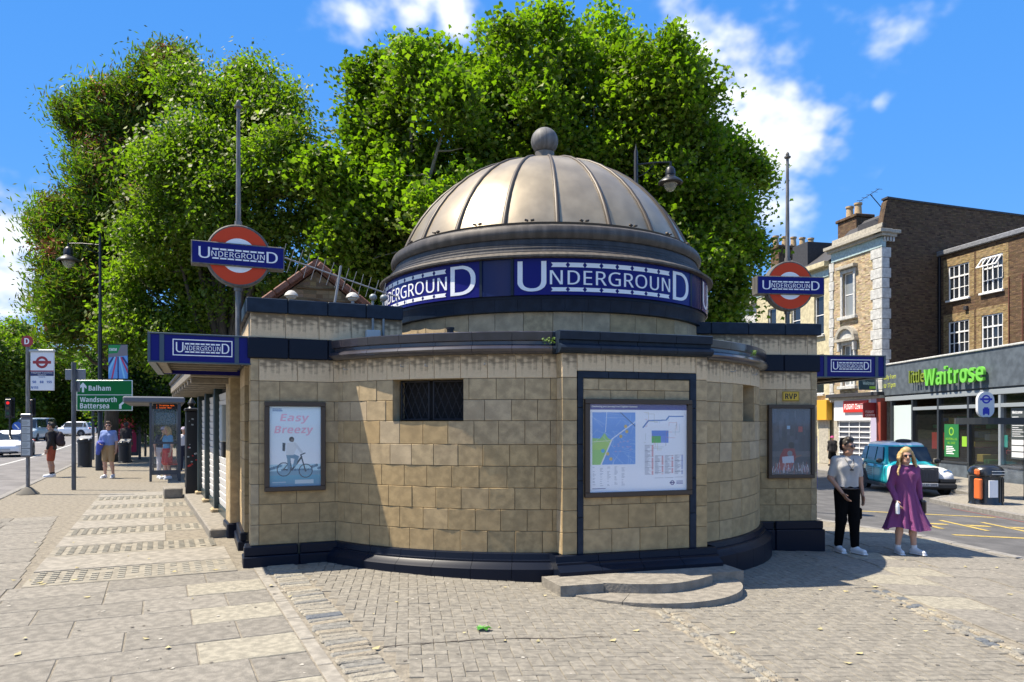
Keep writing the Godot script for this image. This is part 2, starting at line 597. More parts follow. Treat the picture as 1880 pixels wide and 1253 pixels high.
func build_ground() -> void:
	var slab_tones := []
	for k in 4:
		slab_tones.append(M("paving slab %d" % k, Color(0.32, 0.293, 0.243) * [1.0, 0.95, 1.05, 0.9][k] * 1.12, 0.9, 0.0, {"blotch": 1.3, "fine": 4.0, "grit": 1, "bump": 0.15}))
	var cream := M("cream paving slab", Color(0.47, 0.43, 0.33), 0.85, 0.0, {"blotch": 1.4, "fine": 4.0, "grit": 1, "bump": 0.1})
	var smooth := M("smooth concrete", Color(0.35, 0.32, 0.265), 0.85, 0.0, {"blotch": 0.9, "fine": 3.0, "bump": 0.08})
	var buff := M("buff tactile paving", Color(0.33, 0.298, 0.232), 0.88, 0.0, {"blotch": 0.6, "fine": 3.0, "bump": 0.2})
	var bar_m := M("worn tactile bars", Color(0.30, 0.28, 0.225), 0.85, 0.0, {"fine": 3.0})
	var joint := M("sandy mortar", Color(0.29, 0.255, 0.195), 0.95, 0.0, {"blotch": 1.2, "fine": 4.0, "bump": 0.4})
	var asphalt := M("asphalt", Color(0.125, 0.122, 0.12), 0.9, 0.0, {"blotch": 0.16, "fine": 2.5, "bump": 0.4})
	var pale := M("pale worn asphalt", Color(0.225, 0.212, 0.205), 0.9, 0.0, {"blotch": 0.12, "fine": 2.5, "bump": 0.3})
	var far := M("common grass", Color(0.07, 0.085, 0.03), 0.95, 0.0, {"blotch": 0.05, "fine": 1.0})
	var white := M("road paint", Color(0.66, 0.66, 0.63), 0.7, 0.0, {"blotch": 0.8, "fine": 4.0})
	var yellow := M("yellow road paint", Color(0.60, 0.44, 0.12), 0.7, 0.0, {"blotch": 0.8, "fine": 4.0})
	var red := M("red route paint", Color(0.30, 0.12, 0.10), 0.8, 0.0, {"blotch": 0.8, "fine": 4.0})

	var mb := MB.new()
	sheet(mb, pv([-850, -300, 850, -300, 850, 850, -850, 850]), -0.2)
	struct("ground", mb, far)
	# roads
	mb = MB.new()
	var a := left_kerb(-26)
	var b := left_kerb(140)
	var cc := left_kerb(140, 60)
	var dd := left_kerb(-26, 15)
	sheet(mb, PackedVector2Array([a, b, cc, left_kerb(44, 40), left_kerb(40, 15), dd]), -0.12)
	struct("road", mb, pale)
	mb = MB.new()
	sheet(mb, pv([4.0, -30, 14.5, -30, 14.6, 23, 16.6, 24.6, 16.6, 90, -2, 90, 1.0, 40, 4.0, 24]), -0.12)
	struct("side_road", mb, asphalt)
	# the island that the station stands on
	mb = MB.new()
	var isl := PackedVector2Array([left_kerb(-24), left_kerb(50), Vector2(-14, 66), Vector2(-3, 60), Vector2(3, 34), Vector2(5.4, 19), Vector2(6.5, 15.6), Vector2(7.6, 13.6), Vector2(7.95, 11.4), Vector2(8.2, 3), Vector2(8.4, -8)])
	sheet(mb, isl, -0.009)
	struct("pavement_bed", mb, joint)
	# the far footway by the shops
	mb = MB.new()
	sheet(mb, pv([13.5, -20, 24, -20, 24, 95, 16.0, 95, 16.0, 26.2, 15.7, 25.0, 14.2, 24.3, 13.3, 23.4, 13.1, 22.0]), 0.0)
	struct("footway", mb, smooth)
	# markings
	mb = MB.new()
	for k in 9:
		var t0 := -6.0 + k * 12.0
		sheet(mb, PackedVector2Array([left_kerb(t0, 3.05), left_kerb(t0 + 12.0, 3.05), left_kerb(t0 + 12.0, 3.2), left_kerb(t0, 3.2)]), -0.115)
	struct("lane_line", mb, white)
	for k in 14:
		mb = MB.new()
		var t0 := -6.0 + k * 6.0
		sheet(mb, PackedVector2Array([left_kerb(t0, 6.2), left_kerb(t0 + 3.4, 6.2), left_kerb(t0 + 3.4, 6.33), left_kerb(t0, 6.33)]), -0.115)
		struct("lane_dash", mb, white)
	# bus stop words and bars on the side road
	for q in [[7.95, 8.02, 3.0, 11.4], [8.12, 8.19, 3.0, 11.4]]:
		mb = MB.new()
		sheet(mb, pv([q[0], q[2], q[1], q[2], q[1] - 0.1, q[3], q[0] - 0.1, q[3]]), -0.114)
		struct("red_line", mb, red)
	for q in [[13.0, 21.5], [13.0, 12.0]]:
		mb = MB.new()
		sheet(mb, pv([12.72, q[1] - 9.0, 12.82, q[1] - 9.0, 12.82, q[1], 12.72, q[1]]), -0.114)
		struct("red_line", mb, red)
	for k in 6:
		mb = MB.new()
		var x0 := 9.3 + 0.5 * k
		sheet(mb, pv([x0, 16.1, x0 + 0.14, 16.1, x0 + 0.14, 17.9, x0, 17.9]) if k % 2 == 0 else pv([x0 - 0.3, 16.9, x0 + 0.2, 16.9, x0 + 0.2, 17.15, x0 - 0.3, 17.15]), -0.114)
		struct("yellow_marking", mb, yellow)
	for k in 2:
		mb = MB.new()
		sheet(mb, pv([9.0, 15.0 + k * 4.2, 12.6, 15.0 + k * 4.2, 12.6, 15.16 + k * 4.2, 9.0, 15.16 + k * 4.2]), -0.114)
		struct("yellow_marking", mb, yellow)

	# kerbs: stones laid end to end
	var granite := M("granite kerb", Color(0.30, 0.285, 0.26), 0.85, 0.0, {"blotch": 0.8, "fine": 4.0, "bump": 0.3})
	for run in [["kerb_left", [left_kerb(-24), left_kerb(30)]], ["kerb_right", [Vector2(8.4, -4), Vector2(8.2, 3), Vector2(7.95, 11.4), Vector2(7.6, 13.6), Vector2(6.5, 15.6), Vector2(5.4, 19), Vector2(4.6, 23)]], ["kerb_shops", [Vector2(13.5, 4), Vector2(13.1, 22.0), Vector2(13.3, 23.4), Vector2(14.2, 24.3), Vector2(15.7, 25.0), Vector2(16.0, 26.2), Vector2(16.0, 44)]]]:
		var kerb := Node3D.new()
		kerb.name = run[0]
		kerb.set_meta("kind", "structure")
		add_child(kerb)
		var pts: Array = run[1]
		for k in pts.size() - 1:
			var n := int(ceil(pts[k].distance_to(pts[k + 1]) / 0.92))
			for i in n:
				var p: Vector2 = pts[k].lerp(pts[k + 1], (i + 0.5) / n)
				var dir: Vector2 = (pts[k + 1] - pts[k]).normalized()
				var st := MB.new()
				var l: float = pts[k].distance_to(pts[k + 1]) / n - 0.008
				var t := Transform3D(Basis(Vector3(dir.x, 0, -dir.y), Vector3.UP, Vector3(dir.x, 0, -dir.y).cross(Vector3.UP)), V(p.x, g(p.x) - 0.1 + rng.randf_range(0.001, 0.006), p.y))
				st.box(t, Vector3(l, 0.22, 0.17), 0.012)
				part(kerb, "kerb_stone", st, granite)

	# paving in front of the left wing
	var P := frame(-3.2, 9.04, 25.5)
	var pavement := Node3D.new()
	pavement.name = "pavement"
	pavement.set_meta("kind", "structure")
	add_child(pavement)
	var put_slab := func(u0: float, u1: float, w0: float, w1: float, m: Material, called := "paving_slab", top := 0.0) -> void:
		var st := MB.new()
		st.box(Transform3D(), Vector3(u1 - u0 - 0.012, 0.07, w1 - w0 - 0.012), 0.006)
		var o := P * Vector3((u0 + u1) / 2, 0, (w0 + w1) / 2)
		var t := Transform3D(P.basis * Basis.from_euler(Vector3(rng.randf_range(-0.003, 0.003), 0, rng.randf_range(-0.003, 0.003))), Vector3(o.x, g(o.x) - 0.035 + top + rng.randf_range(-0.003, 0.002), o.z))
		part(pavement, called, st, m, t)
	for r in 9:
		var w0 := 0.24 + r * 0.585
		var u := 0.02 + (r % 2) * 0.0
		var first := true
		while u > -6.6:
			var l := rng.randf_range(0.74, 0.98)
			var is_cream := r % 2 == 1 and first
			if is_cream:
				l = 0.76
			elif first:
				l = 0.42
			if r == 0 and first:
				l = 0.55
			put_slab.call(u - l, u, w0, w0 + 0.585, cream if is_cream else slab_tones[rng.randi() % 4])
			u -= l
			first = false
	# rows further back, left of the ribbed strips
	for r in 12:
		var w0 := 0.24 - (r + 1) * 0.585
		var u := -2.36 - (r + 1) * 0.03
		var lim := -5.2 - r * 0.1
		while u > lim:
			var l := rng.randf_range(0.7, 1.0)
			put_slab.call(u - l, u, w0, w0 + 0.585, slab_tones[rng.randi() % 4])
			u -= l
	# smooth bands and ribbed bands beside the shutters
	var bars := MB.new()
	for s in 6:
		var w1 := 0.22 - s * 1.98
		put_slab.call(-2.34, -0.16 - (0.15 if s > 0 else 0.0), w1 - 0.88, w1, buff, "ribbed_slab")
		put_slab.call(-2.34, -0.16 - (0.75 if s > 0 else 0.0), w1 - 1.96, w1 - 0.9, smooth, "concrete_band", 0.002)
		for k in 15:
			for q in 6:
				if rng.randf() < 0.05:
					continue
				var o := P * Vector3(-2.22 + k * 0.137, 0, w1 - 0.78 + q * 0.125)
				bars.box(Transform3D(P.basis, Vector3(o.x, g(o.x) + 0.003, o.z)), Vector3(0.075, 0.012, 0.055), 0.004)
	stuff(part(pavement, "ribbing", bars, bar_m))
	# concrete strip and rough setts
	var sett_tones := []
	for k in 5:
		sett_tones.append(M("granite sett %d" % k, [Color(0.36, 0.325, 0.255), Color(0.41, 0.37, 0.285), Color(0.29, 0.275, 0.235), Color(0.15, 0.165, 0.18), Color(0.37, 0.32, 0.235)][k], 0.85, 0.0, {"blotch": 2.0, "fine": 5.0, "bump": 0.5}))
	for k in 8:
		put_slab.call(0.02, 0.15, -0.1 + k * 0.7, 0.6 + k * 0.7, smooth, "edging_strip", -0.004)
	var put_setts := func(t: Transform3D, length: float, width: float, across := 1) -> void:
		var w := 0.0
		while w < length:
			var l := rng.randf_range(0.085, 0.125)
			for q in across:
				var st := MB.new()
				st.box(Transform3D(), Vector3(width / across - 0.02 + rng.randf_range(-0.03, 0.01), 0.1, l - 0.008), 0.012)
				var o := t * Vector3(rng.randf_range(-0.012, 0.012) + (q - (across - 1) / 2.0) * width / across, 0, w + l / 2)
				var tt := Transform3D(t.basis * Basis.from_euler(Vector3(rng.randf_range(-0.06, 0.06), rng.randf_range(-0.07, 0.07), rng.randf_range(-0.04, 0.04))), Vector3(o.x, g(o.x) - 0.042 + rng.randf_range(-0.006, 0.006), o.z))
				part(pavement, "granite_sett", st, sett_tones[3] if rng.randf() < 0.09 else sett_tones[[0, 1, 2, 4][rng.randi() % 4]], tt)
			w += l
	put_setts.call(P * Transform3D(Basis(), Vector3(0.34, 0, 0.1)), 4.6, 0.36)
	var dir := (SETT_B - SETT_A).normalized()
	var sb := Basis(Vector3(-dir.y, 0, -dir.x), Vector3.UP, Vector3(dir.x, 0, -dir.y))
	put_setts.call(Transform3D(sb, V(SETT_A.x, 0, SETT_A.y)), 2.5, 0.22, 2)
	put_setts.call(Transform3D(Basis(), V(4.27, 0, 8.6)), 4.2, 0.24, 2)
	# block paving in herringbone
	var block := MB.new()
	block.box(Transform3D(), Vector3(0.196, 0.06, 0.096), 0.005)
	var bm := block.mesh()
	var tones := []
	for k in 5:
		tones.append(M("paving block %d" % k, Color(0.315, 0.287, 0.232) * [1.0, 0.94, 1.06, 0.97, 0.9][k] * 1.12, 0.9, 0.0, {"blotch": 1.5, "fine": 5.0, "grit": 1, "bump": 0.15}))
	var H := frame(1.0, 8.0, 8.0)
	var found := []
	var rest := []
	for i in range(-60, 100):
		for j in range(-16, 16):
			for kind in 2:
				var o := Vector2(i * 0.1 + j * 0.4, -i * 0.1)
				o += Vector2(0.1, 0.05) if kind == 0 else Vector2(0.25, 0.1)
				if absf(o.x) > 7.0 or absf(o.y) > 5.0:
					continue
				var p := H * Vector3(o.x, 0, o.y)
				var d := -p.z
				var l := P.affine_inverse() * p
				if d < 4.7 or d > 12.3 or p.x > 4.95 or l.x < 0.6 or absf(p.x) / d > 0.78:
					continue
				if p.x > 4.1 and d < 8.7 and p.x < 4.42 or (p.x > 4.42 and d < 11.0):
					continue
				if Vector2(p.x - 0.2, d - 12.25).length() < 3.72 or l.z < -0.1 and p.x < 0 or d > 11.3 and p.x < 4.6:
					continue
				var along := Vector2(p.x, d) - SETT_A
				var tt := along.dot(dir)
				if tt > -0.05 and absf(along.cross(dir)) < 0.17:
					continue
				found.append([d, p, kind])
	found.sort_custom(func(q, r): return q[0] < r[0])
	for k in 4:
		rest.append(MB.new())
	for k in found.size():
		var p: Vector3 = found[k][1]
		var slope := (g(p.x + 0.05) - g(p.x - 0.05)) / 0.1
		var bas := Basis(Vector3(0, 0, 1), slope) * H.basis * Basis.from_euler(Vector3(rng.randf_range(-0.012, 0.012), (PI / 2 if found[k][2] else 0.0) + rng.randf_range(-0.012, 0.012), rng.randf_range(-0.012, 0.012)))
		var t := Transform3D(bas, Vector3(p.x, g(p.x) - 0.03 + rng.randf_range(-0.003, 0.002), p.z))
		if k < 300:
			part(pavement, "paving_block", bm, tones[rng.randi() % 5], t)
		else:
			var q: MB = rest[rng.randi() % 4]
			q.X = t
			q.box(Transform3D(), Vector3(0.196, 0.06, 0.096), 0.005)
	for k in 4:
		stuff(part(pavement, "paving_blocks", rest[k], tones[k]))
	# slabs along the right kerb
	var R := frame(4.45, 8.0, 2.0)
	var rows := 0
	var z := -6.4
	while z < 3.4:
		var x := 0.0
		var dep := 0.6
		while x < 3.45:
			var l := minf(rng.randf_range(0.62, 0.92), 3.45 - x)
			if l < 0.1:
				break
			var o := R * Vector3(x + l / 2, 0, z + dep / 2)
			var inside := -o.z > 11.2 and o.x < 5.0
			if not inside and o.x < 8.0 - maxf(0, -o.z - 12.3) * 0.55:
				var st := MB.new()
				st.box(Transform3D(), Vector3(l - 0.012, 0.07, dep - 0.012), 0.006)
				var m: Material = cream if rng.randf() < 0.12 else slab_tones[rng.randi() % 4]
				part(pavement, "paving_slab", st, m, Transform3D(Basis(Vector3(0, 0, 1), -0.043) * R.basis, Vector3(o.x, g(o.x) - 0.035 + rng.randf_range(-0.003, 0.002), o.z)))
			x += l
		z += dep
		rows += 1
	# trodden gum and grit
	for kind in 2:
		var gum := MB.new()
		for k in 170:
			var d := rng.randf_range(5.1, 11.0)
			var x := rng.randf_range(-0.75, 0.72) * d
			if Vector2(x - 0.2, d - 12.25).length() < 4.1 or d > 8.8 and x > -4.2 and x < 4.8:
				continue
			var s := rng.randf_range(0.006, 0.02)
			gum.X = Transform3D(Basis(), V(x, g(x) + 0.0035, d))
			var pts := []
			for e in 7:
				pts.append(Vector3(cos(-e * 0.9) * s * rng.randf_range(0.7, 1.1), 0, sin(-e * 0.9) * s * rng.randf_range(0.7, 1.1)))
			gum.face(pts, Vector3.UP)
		stuff(struct("gum_spots", gum, M(["dark gum", "pale gum"][kind], [Color(0.12, 0.105, 0.085), Color(0.42, 0.39, 0.33)][kind], 0.8)))
	# a crack that wanders across the block paving
	var crack := MB.new()
	var cp := Vector2(-1.1, 5.78)
	for k in 26:
		var nx := cp + Vector2(0.075, 0.018 + rng.randf_range(-0.02, 0.022))
		var wd := rng.randf_range(0.004, 0.011)
		crack.quad(V(cp.x, g(cp.x) + 0.003, cp.y - wd), V(nx.x, g(nx.x) + 0.003, nx.y - wd), V(nx.x, g(nx.x) + 0.003, nx.y + wd), V(cp.x, g(cp.x) + 0.003, cp.y + wd), Vector3.UP)
		cp = nx
	struct("pavement_crack", crack, M("dark joint", Color(0.06, 0.05, 0.04), 0.95))
	# fallen leaves
	var lf := MB.new()
	for k in 80:
		var d := rng.randf_range(5.2, 11.0)
		var x := rng.randf_range(-0.75, 0.72) * d
		if Vector2(x - 0.2, d - 12.25).length() < 4.1 or d > 8.8 and x > -4.2 and x < 4.8:
			continue
		var yaw := rng.randf() * TAU
		var s := rng.randf_range(0.018, 0.05)
		lf.X = Transform3D(Basis(Vector3.UP, yaw), V(x, g(x) + 0.006, d))
		lf.face([Vector3(-s, 0.006, 0), Vector3(0, 0, s * 0.6), Vector3(s, 0.012, 0), Vector3(0, 0.002, -s * 0.6)], Vector3.UP)
	stuff(struct("leaf_litter", lf, M("dry leaf", Color(0.42, 0.36, 0.18), 0.8)))
	lf = MB.new()
	var gx := -0.245
	lf.X = Transform3D(Basis(), V(gx, g(gx) + 0.008, 6.35))
	for k in 5:
		var q := k * 1.15
		var e := Vector3(cos(q), 0, sin(q))
		var f := Vector3(-sin(q), 0, cos(q))
		lf.face([Vector3(0, 0.02, 0), e * 0.045 + f * 0.03 + Vector3.UP * 0.03, e * 0.075 + Vector3.UP * 0.008, e * 0.045 - f * 0.03 + Vector3.UP * 0.024], Vector3.UP)
	var leaf := part(self, "fallen_leaf", lf, M("fresh leaf", Color(0.06, 0.24, 0.02), 0.5))
	tag(leaf, "fresh bright green leaf lying alone on the grey block paving", "leaf")

const CX := 0.2
const CD := 12.25
const DX := 0.54
var station: Node3D
var stone_m := []
var glaze: StandardMaterial3D
var glaze2: StandardMaterial3D
const COURSES := [0.245, 0.495, 0.745, 0.995, 1.247, 1.498, 1.775, 2.02, 2.268, 2.547]

func sink(y: float) -> float:
	return y

func drip_tex() -> ImageTexture:
	# soot that has run down from the ledge above, in streaks of uneven length; the last row is the top of a block
	var S := 256
	var im := Image.create(S, S, false, Image.FORMAT_RGB8)
	var f := FastNoiseLite.new()
	f.seed = 3
	f.frequency = 0.05
	f.fractal_octaves = 5
	for i in S:
		var a := TAU * i / S
		var l := 0.30 + 1.1 * maxf(0.0, f.get_noise_2d(cos(a) * 75.0, sin(a) * 75.0) + 0.1)
		for j in S:
			var y := 1.0 - j / float(S)
			var n := f.get_noise_2d(i * 0.5, j * 0.35)
			var v := 1.0 - 0.42 * (1.0 - smoothstep(l * 0.05, l + 0.2, y + n * 0.45)) - 0.05 * n
			im.set_pixel(i, j, Color(v, v * 0.99, v * 0.97))
	return ImageTexture.create_from_image(im)

# a block of stone: an outer face of w by h at frame t, chamfered
func stone(parent: Node3D, t: Transform3D, w: float, h: float, m: Material, called := "stone_block") -> void:
	var st := MB.new()
	st.box(Transform3D(Basis(), Vector3(0, 0, -0.03)), Vector3(w - 0.005, h - 0.005, 0.06), 0.004)
	part(parent, called, st, m, parent.global_transform.affine_inverse() * t)

func pick_stone(y: float) -> Material:
	# golden and patched near the ground, greyer towards the top
	var k := rng.randf()
	if y < 1.1:
		return stone_m[[0, 1, 2, 3, 1, 2, 3][int(k * 6.99)]]
	if y < 1.8:
		return stone_m[[0, 1, 3, 7, 5, 6, 7][int(k * 6.99)]]
	return stone_m[[4, 5, 4, 7, 5, 0][int(k * 5.99)]]

# courses on a flat face, between x0 and x1 of frame t; holes are [x0, x1, y0, y1]
func courses(parent: Node3D, t: Transform3D, x0: float, x1: float, w: float, holes := [], top: Material = null, ys := COURSES) -> void:
	for k in ys.size() - 1:
		var x := x0
		var y0: float = ys[k]
		var y1: float = ys[k + 1]
		var first := true
		while x < x1 - 0.001:
			var l := w * rng.randf_range(0.96, 1.04)
			if first and k % 2 == 1:
				l *= 0.55
			first = false
			if x + l > x1 - w * 0.3:
				l = x1 - x
			var spans := [[x, x + l]]
			for h in holes:
				if y1 > h[2] + 0.02 and y0 < h[3] - 0.02:
					var nx := []
					for s in spans:
						if s[1] <= h[0] or s[0] >= h[1]:
							nx.append(s)
						else:
							if h[0] - s[0] > 0.02: nx.append([s[0], h[0]])
							if s[1] - h[1] > 0.02: nx.append([h[1], s[1]])
					spans = nx
			for s in spans:
				var m: Material = top if top and k == ys.size() - 2 else pick_stone(y0)
				stone(parent, t * Transform3D(Basis(), Vector3((s[0] + s[1]) / 2, (y0 + y1) / 2, rng.randf_range(-0.002, 0.002))), s[1] - s[0], y1 - y0, m)
			x += l

func ring(cx: float, r: float, deg: float, y := 0.0) -> Transform3D:
	var a := deg_to_rad(deg)
	return Transform3D(Basis(Vector3.UP, a), V(cx, y, CD) + Vector3(sin(a), 0, cos(a)) * r)

func lathe_part(parent: Node3D, called: String, cx: float, prof: Array, m: Material, d0: float, d1: float, seg: int, cap := 0.1) -> MeshInstance3D:
	var mb := MB.new()
	mb.lathe(V(cx, 0, CD), prof, seg, deg_to_rad(d0), deg_to_rad(d1))
	if cap > 0.0:
		mb.lathe_caps(V(cx, 0, CD), prof, deg_to_rad(d0), deg_to_rad(d1), cap)
	return wpart(parent, called, mb, m)

func build_station() -> void:
	station = thing("underground_station", "small domed stone underground station with blue enamel frieze and dark plinth", "station", V(CX, 0, CD))
	var tones := [Color(0.722, 0.522, 0.266), Color(0.689, 0.486, 0.233), Color(0.655, 0.466, 0.224), Color(0.722, 0.512, 0.247), Color(0.761, 0.578, 0.326), Color(0.735, 0.555, 0.308), Color(0.761, 0.591, 0.362), Color(0.709, 0.531, 0.296)]
	for k in 8:
		stone_m.append(M("sandstone %d" % k, tones[k], 0.85, 0.0, {"blotch": [0.9, 0.7, 1.1, 0.8, 0.9, 1.2, 0.6, 1.0][k], "fine": 3.0, "grit": 1, "bump": 0.035}))
	var stained := M("stained sandstone", Color(0.76, 0.595, 0.385), 0.85, 0.0, {"tex": drip_tex(), "scale": 1.0, "fine": 2.5})
	stained.uv1_scale = Vector3(0.8, 3.3, 1)
	glaze = M("blue black glazed tile", Color(0.007, 0.011, 0.023), 0.38, 0.0, {"spec": 0.3, "fine": 1.5})
	glaze2 = M("slate blue glazed tile", Color(0.020, 0.031, 0.050), 0.4, 0.0, {"spec": 0.28, "blotch": 0.9})
	var plum := M("brown black glazed moulding", Color(0.05, 0.045, 0.055), 0.28, 0.0, {"coat": 0.6, "blotch": 0.8})
	var mortar := M("dark stone joint", Color(0.14, 0.115, 0.075), 0.95)
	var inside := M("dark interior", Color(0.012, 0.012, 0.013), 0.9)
	var lead := M("weathered lead", Color(0.19, 0.165, 0.135), 0.55, 0.25, {"drip": 0.9, "fine": 1.5})
	var lead_d := M("dark lead", Color(0.065, 0.062, 0.065), 0.5, 0.2, {"drip": 1.2, "fine": 1.5})

	# ---- round front wall: backing with the two window openings left out
	var wall := lathe_part(station, "round_wall", CX, [Vector2(3.68, -0.45), Vector2(3.68, 0.25)], mortar, 0, 360, 90, 0)
	var win := [[-26.3, -12.0, 1.775, 2.268], [52.0, 60.0, 1.775, 2.268]]
	var bands := [[0.25, 1.775, []], [1.775, 2.268, win], [2.268, 2.6, []]]
	for b in bands:
		var at := -90.0
		for h in b[2]:
			lathe_part(wall, "wall_core", CX, [Vector2(3.685, b[0]), Vector2(3.685, b[1])], mortar, at, h[0], 24, 0)
			at = h[1]
		lathe_part(wall, "wall_core", CX, [Vector2(3.685, b[0]), Vector2(3.685, b[1])], mortar, at, 270, 60, 0)
	for h in win:
		var pr := [Vector2(3.45, h[2]), Vector2(3.45, h[3])]
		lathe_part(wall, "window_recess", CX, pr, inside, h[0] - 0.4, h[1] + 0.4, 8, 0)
		for e in [h[0], h[1]]:
			var mb := MB.new()
			var t := ring(CX, 3.69, e)
			mb.quad(t * Vector3(0, h[2], 0), t * Vector3(0, h[2], -0.26), t * Vector3(0, h[3], -0.26), t * Vector3(0, h[3], 0), t.basis.x * (1.0 if e == h[0] else -1.0))
			wpart(wall, "window_reveal", mb, stone_m[4])
		for y in [h[2], h[3]]:
			var mb := MB.new()
			mb.lathe(V(CX, 0, CD), [Vector2(3.44, y), Vector2(3.7, y)] if y == h[3] else [Vector2(3.71, y), Vector2(3.44, y)], 8, deg_to_rad(h[0]), deg_to_rad(h[1]))
			wpart(wall, "window_sill" if y == h[2] else "window_head", mb, glaze if y == h[2] else stone_m[5])
	# window grille: two iron leaves with lattice
	var iron := M("black iron", Color(0.012, 0.012, 0.016), 0.45, 0.3)
	for leaf in 2:
		var gm := MB.new()
		var a0: float = lerpf(-26.3, -12.0, leaf * 0.5) + 0.5
		var a1: float = lerpf(-26.3, -12.0, leaf * 0.5 + 0.5) - 0.5
		var p := func(a: float, y: float) -> Vector3: return ring(CX, 3.56, a, y).origin
		for q in [[a0, 1.79, a1, 1.79], [a0, 2.25, a1, 2.25], [a0, 1.79, a0, 2.25], [a1, 1.79, a1, 2.25]]:
			gm.tube([p.call(q[0], q[1]), p.call(q[2], q[3])], 0.014, 6)
		for k in 7:
			var s := (k - 2) / 4.0
			var x0 := clampf(s, 0, 1); var x1 := clampf(s + 0.5, 0, 1)
			if x1 - x0 < 0.02: continue
			var y0 := 1.79 + 0.46 * (x0 - s) * 2.0
			var y1 := 1.79 + 0.46 * (x1 - s) * 2.0
			gm.tube([p.call(lerpf(a0, a1, x0), y0), p.call(lerpf(a0, a1, x1), y1)], 0.006, 5)
			gm.tube([p.call(lerpf(a0, a1, x0), 4.04 - y0), p.call(lerpf(a0, a1, x1), 4.04 - y1)], 0.006, 5)
		wpart(station, "window_grille", gm, iron)
	# stone blocks of the round wall
	var step := 4.85
	for k in 9:
		var y0: float = COURSES[k]
		var y1: float = COURSES[k + 1]
		var deg := -46.5 + (k % 2) * step * 0.5
		while deg < 86.0:
			var w := step * rng.randf_range(0.93, 1.07)
			if deg + w > 5.0 and deg < 5.0:
				w = 5.0 - deg
			if deg > 4.9 and deg < 37.0:
				deg = 37.0
				continue
			var d0 := deg
			var d1 := deg + w
			deg += w
			var pieces := [[d0, d1]]
			for h in win:
				if k == 6 or k == 7:
					var nx := []
					for s in pieces:
						if s[1] <= h[0] + 0.2 or s[0] >= h[1] - 0.2:
							nx.append(s)
						else:
							if h[0] - s[0] > 0.4: nx.append([s[0], h[0]])
							if s[1] - h[1] > 0.4: nx.append([h[1], s[1]])
					pieces = nx
			for s in pieces:
				var m: Material = stained if k == 8 else pick_stone(y0)
				if k == 7 and s[0] > -34 and s[0] < 0: m = stone_m[4]
				stone(wall, ring(CX, 3.70 + rng.randf_range(-0.003, 0.003), (s[0] + s[1]) / 2, (y0 + y1) / 2), deg_to_rad(s[1] - s[0]) * 3.70, y1 - y0, m)

	# ---- flat bay with the map
	var B := frame(0.57, 8.40, 17.6)
	var bay := MB.new()
	bay.box(B * Transform3D(Basis(), Vector3(0.945, 1.05, -0.28)), Vector3(1.87, 3.0, 0.52))
	var bayp := wpart(station, "bay", bay, mortar)
	var xs := [0.0, 0.186, 0.258, 1.645, 1.733, 1.89]
	courses(bayp, B, 0.0, 0.186, 0.3, [], stained)
	courses(bayp, B, 1.733, 1.89, 0.3, [], stained)
	courses(bayp, B, 0.258, 1.645, 0.36, [], null, [0.245, 0.52, 0.80, 1.05, 1.25, 1.45, 1.65, 1.85, 2.02, 2.13, 2.262])
	courses(bayp, B, 0.186, 1.733, 0.36, [], stained, [2.345, 2.547])
	for q in [[0.186, 0.258], [1.645, 1.733]]:
		for k in 5:
			stone(bayp, B * Transform3D(Basis(), Vector3((q[0] + q[1]) / 2, 0.245 + 0.42 * (k + 0.5), 0.012)), q[1] - q[0], 0.42, glaze2, "border_tile")
	for k in 4:
		stone(bayp, B * Transform3D(Basis(), Vector3(0.186 + 1.547 * (k + 0.5) / 4, 2.305, 0.014)), 1.547 / 4, 0.08, glaze2, "border_tile")
	# sides of the bay
	for e in [[0.0, -1.0], [1.89, 1.0]]:
		for k in 9:
			var y0: float = COURSES[k]
			var t := B * Transform3D(Basis(Vector3.UP, e[1] * PI / 2), Vector3(e[0], (y0 + COURSES[k + 1]) / 2, -0.125))
			stone(bayp, t, 0.19, COURSES[k + 1] - y0, stone_m[5 + k % 3])

	# ---- plinths and cornices
	var plinth_prof := [Vector2(3.88, -0.45), Vector2(3.88, 0.085), Vector2(3.85, 0.105), Vector2(3.80, 0.135), Vector2(3.785, 0.15), Vector2(3.785, 0.17), Vector2(3.755, 0.175), Vector2(3.745, 0.24), Vector2(3.70, 0.25)]
	var cor_prof := [Vector2(3.70, 2.545), Vector2(3.77, 2.55), Vector2(3.81, 2.575), Vector2(3.825, 2.60), Vector2(3.81, 2.63), Vector2(3.77, 2.65), Vector2(3.755, 2.655), Vector2(3.755, 2.69), Vector2(3.79, 2.70), Vector2(3.80, 2.79), Vector2(3.78, 2.80), Vector2(3.40, 2.81)]
	var deg := -45.0
	while deg < 92.0:
		var w := 7.0
		if deg < 5.0 and deg + w > 5.0: w = 5.2 - deg
		if deg >= 5.0 and deg < 37.0:
			deg = 36.6
		lathe_part(station, "plinth_block", CX, plinth_prof, glaze, deg, deg + w - 0.07, 6, 0.06)
		lathe_part(station, "cornice_block", CX, cor_prof, plum if deg < -2 or deg > 34 else glaze2, deg, deg + w - 0.07, 6, 0.06)
		deg += w
	lathe_part(station, "plinth_rear", CX, plinth_prof, glaze, 94, 270, 40, 0)
	lathe_part(station, "cornice_rear", CX, cor_prof, glaze2, 94, 270, 40, 0)
	lathe_part(station, "plinth_core", CX, [Vector2(3.68, -0.45), Vector2(3.72, 0.244)], mortar, -60, 100, 30, 0)
	lathe_part(station, "flat_roof", CX, [Vector2(3.75, 2.78), Vector2(0.01, 2.79)], lead_d, 0, 360, 48, 0)
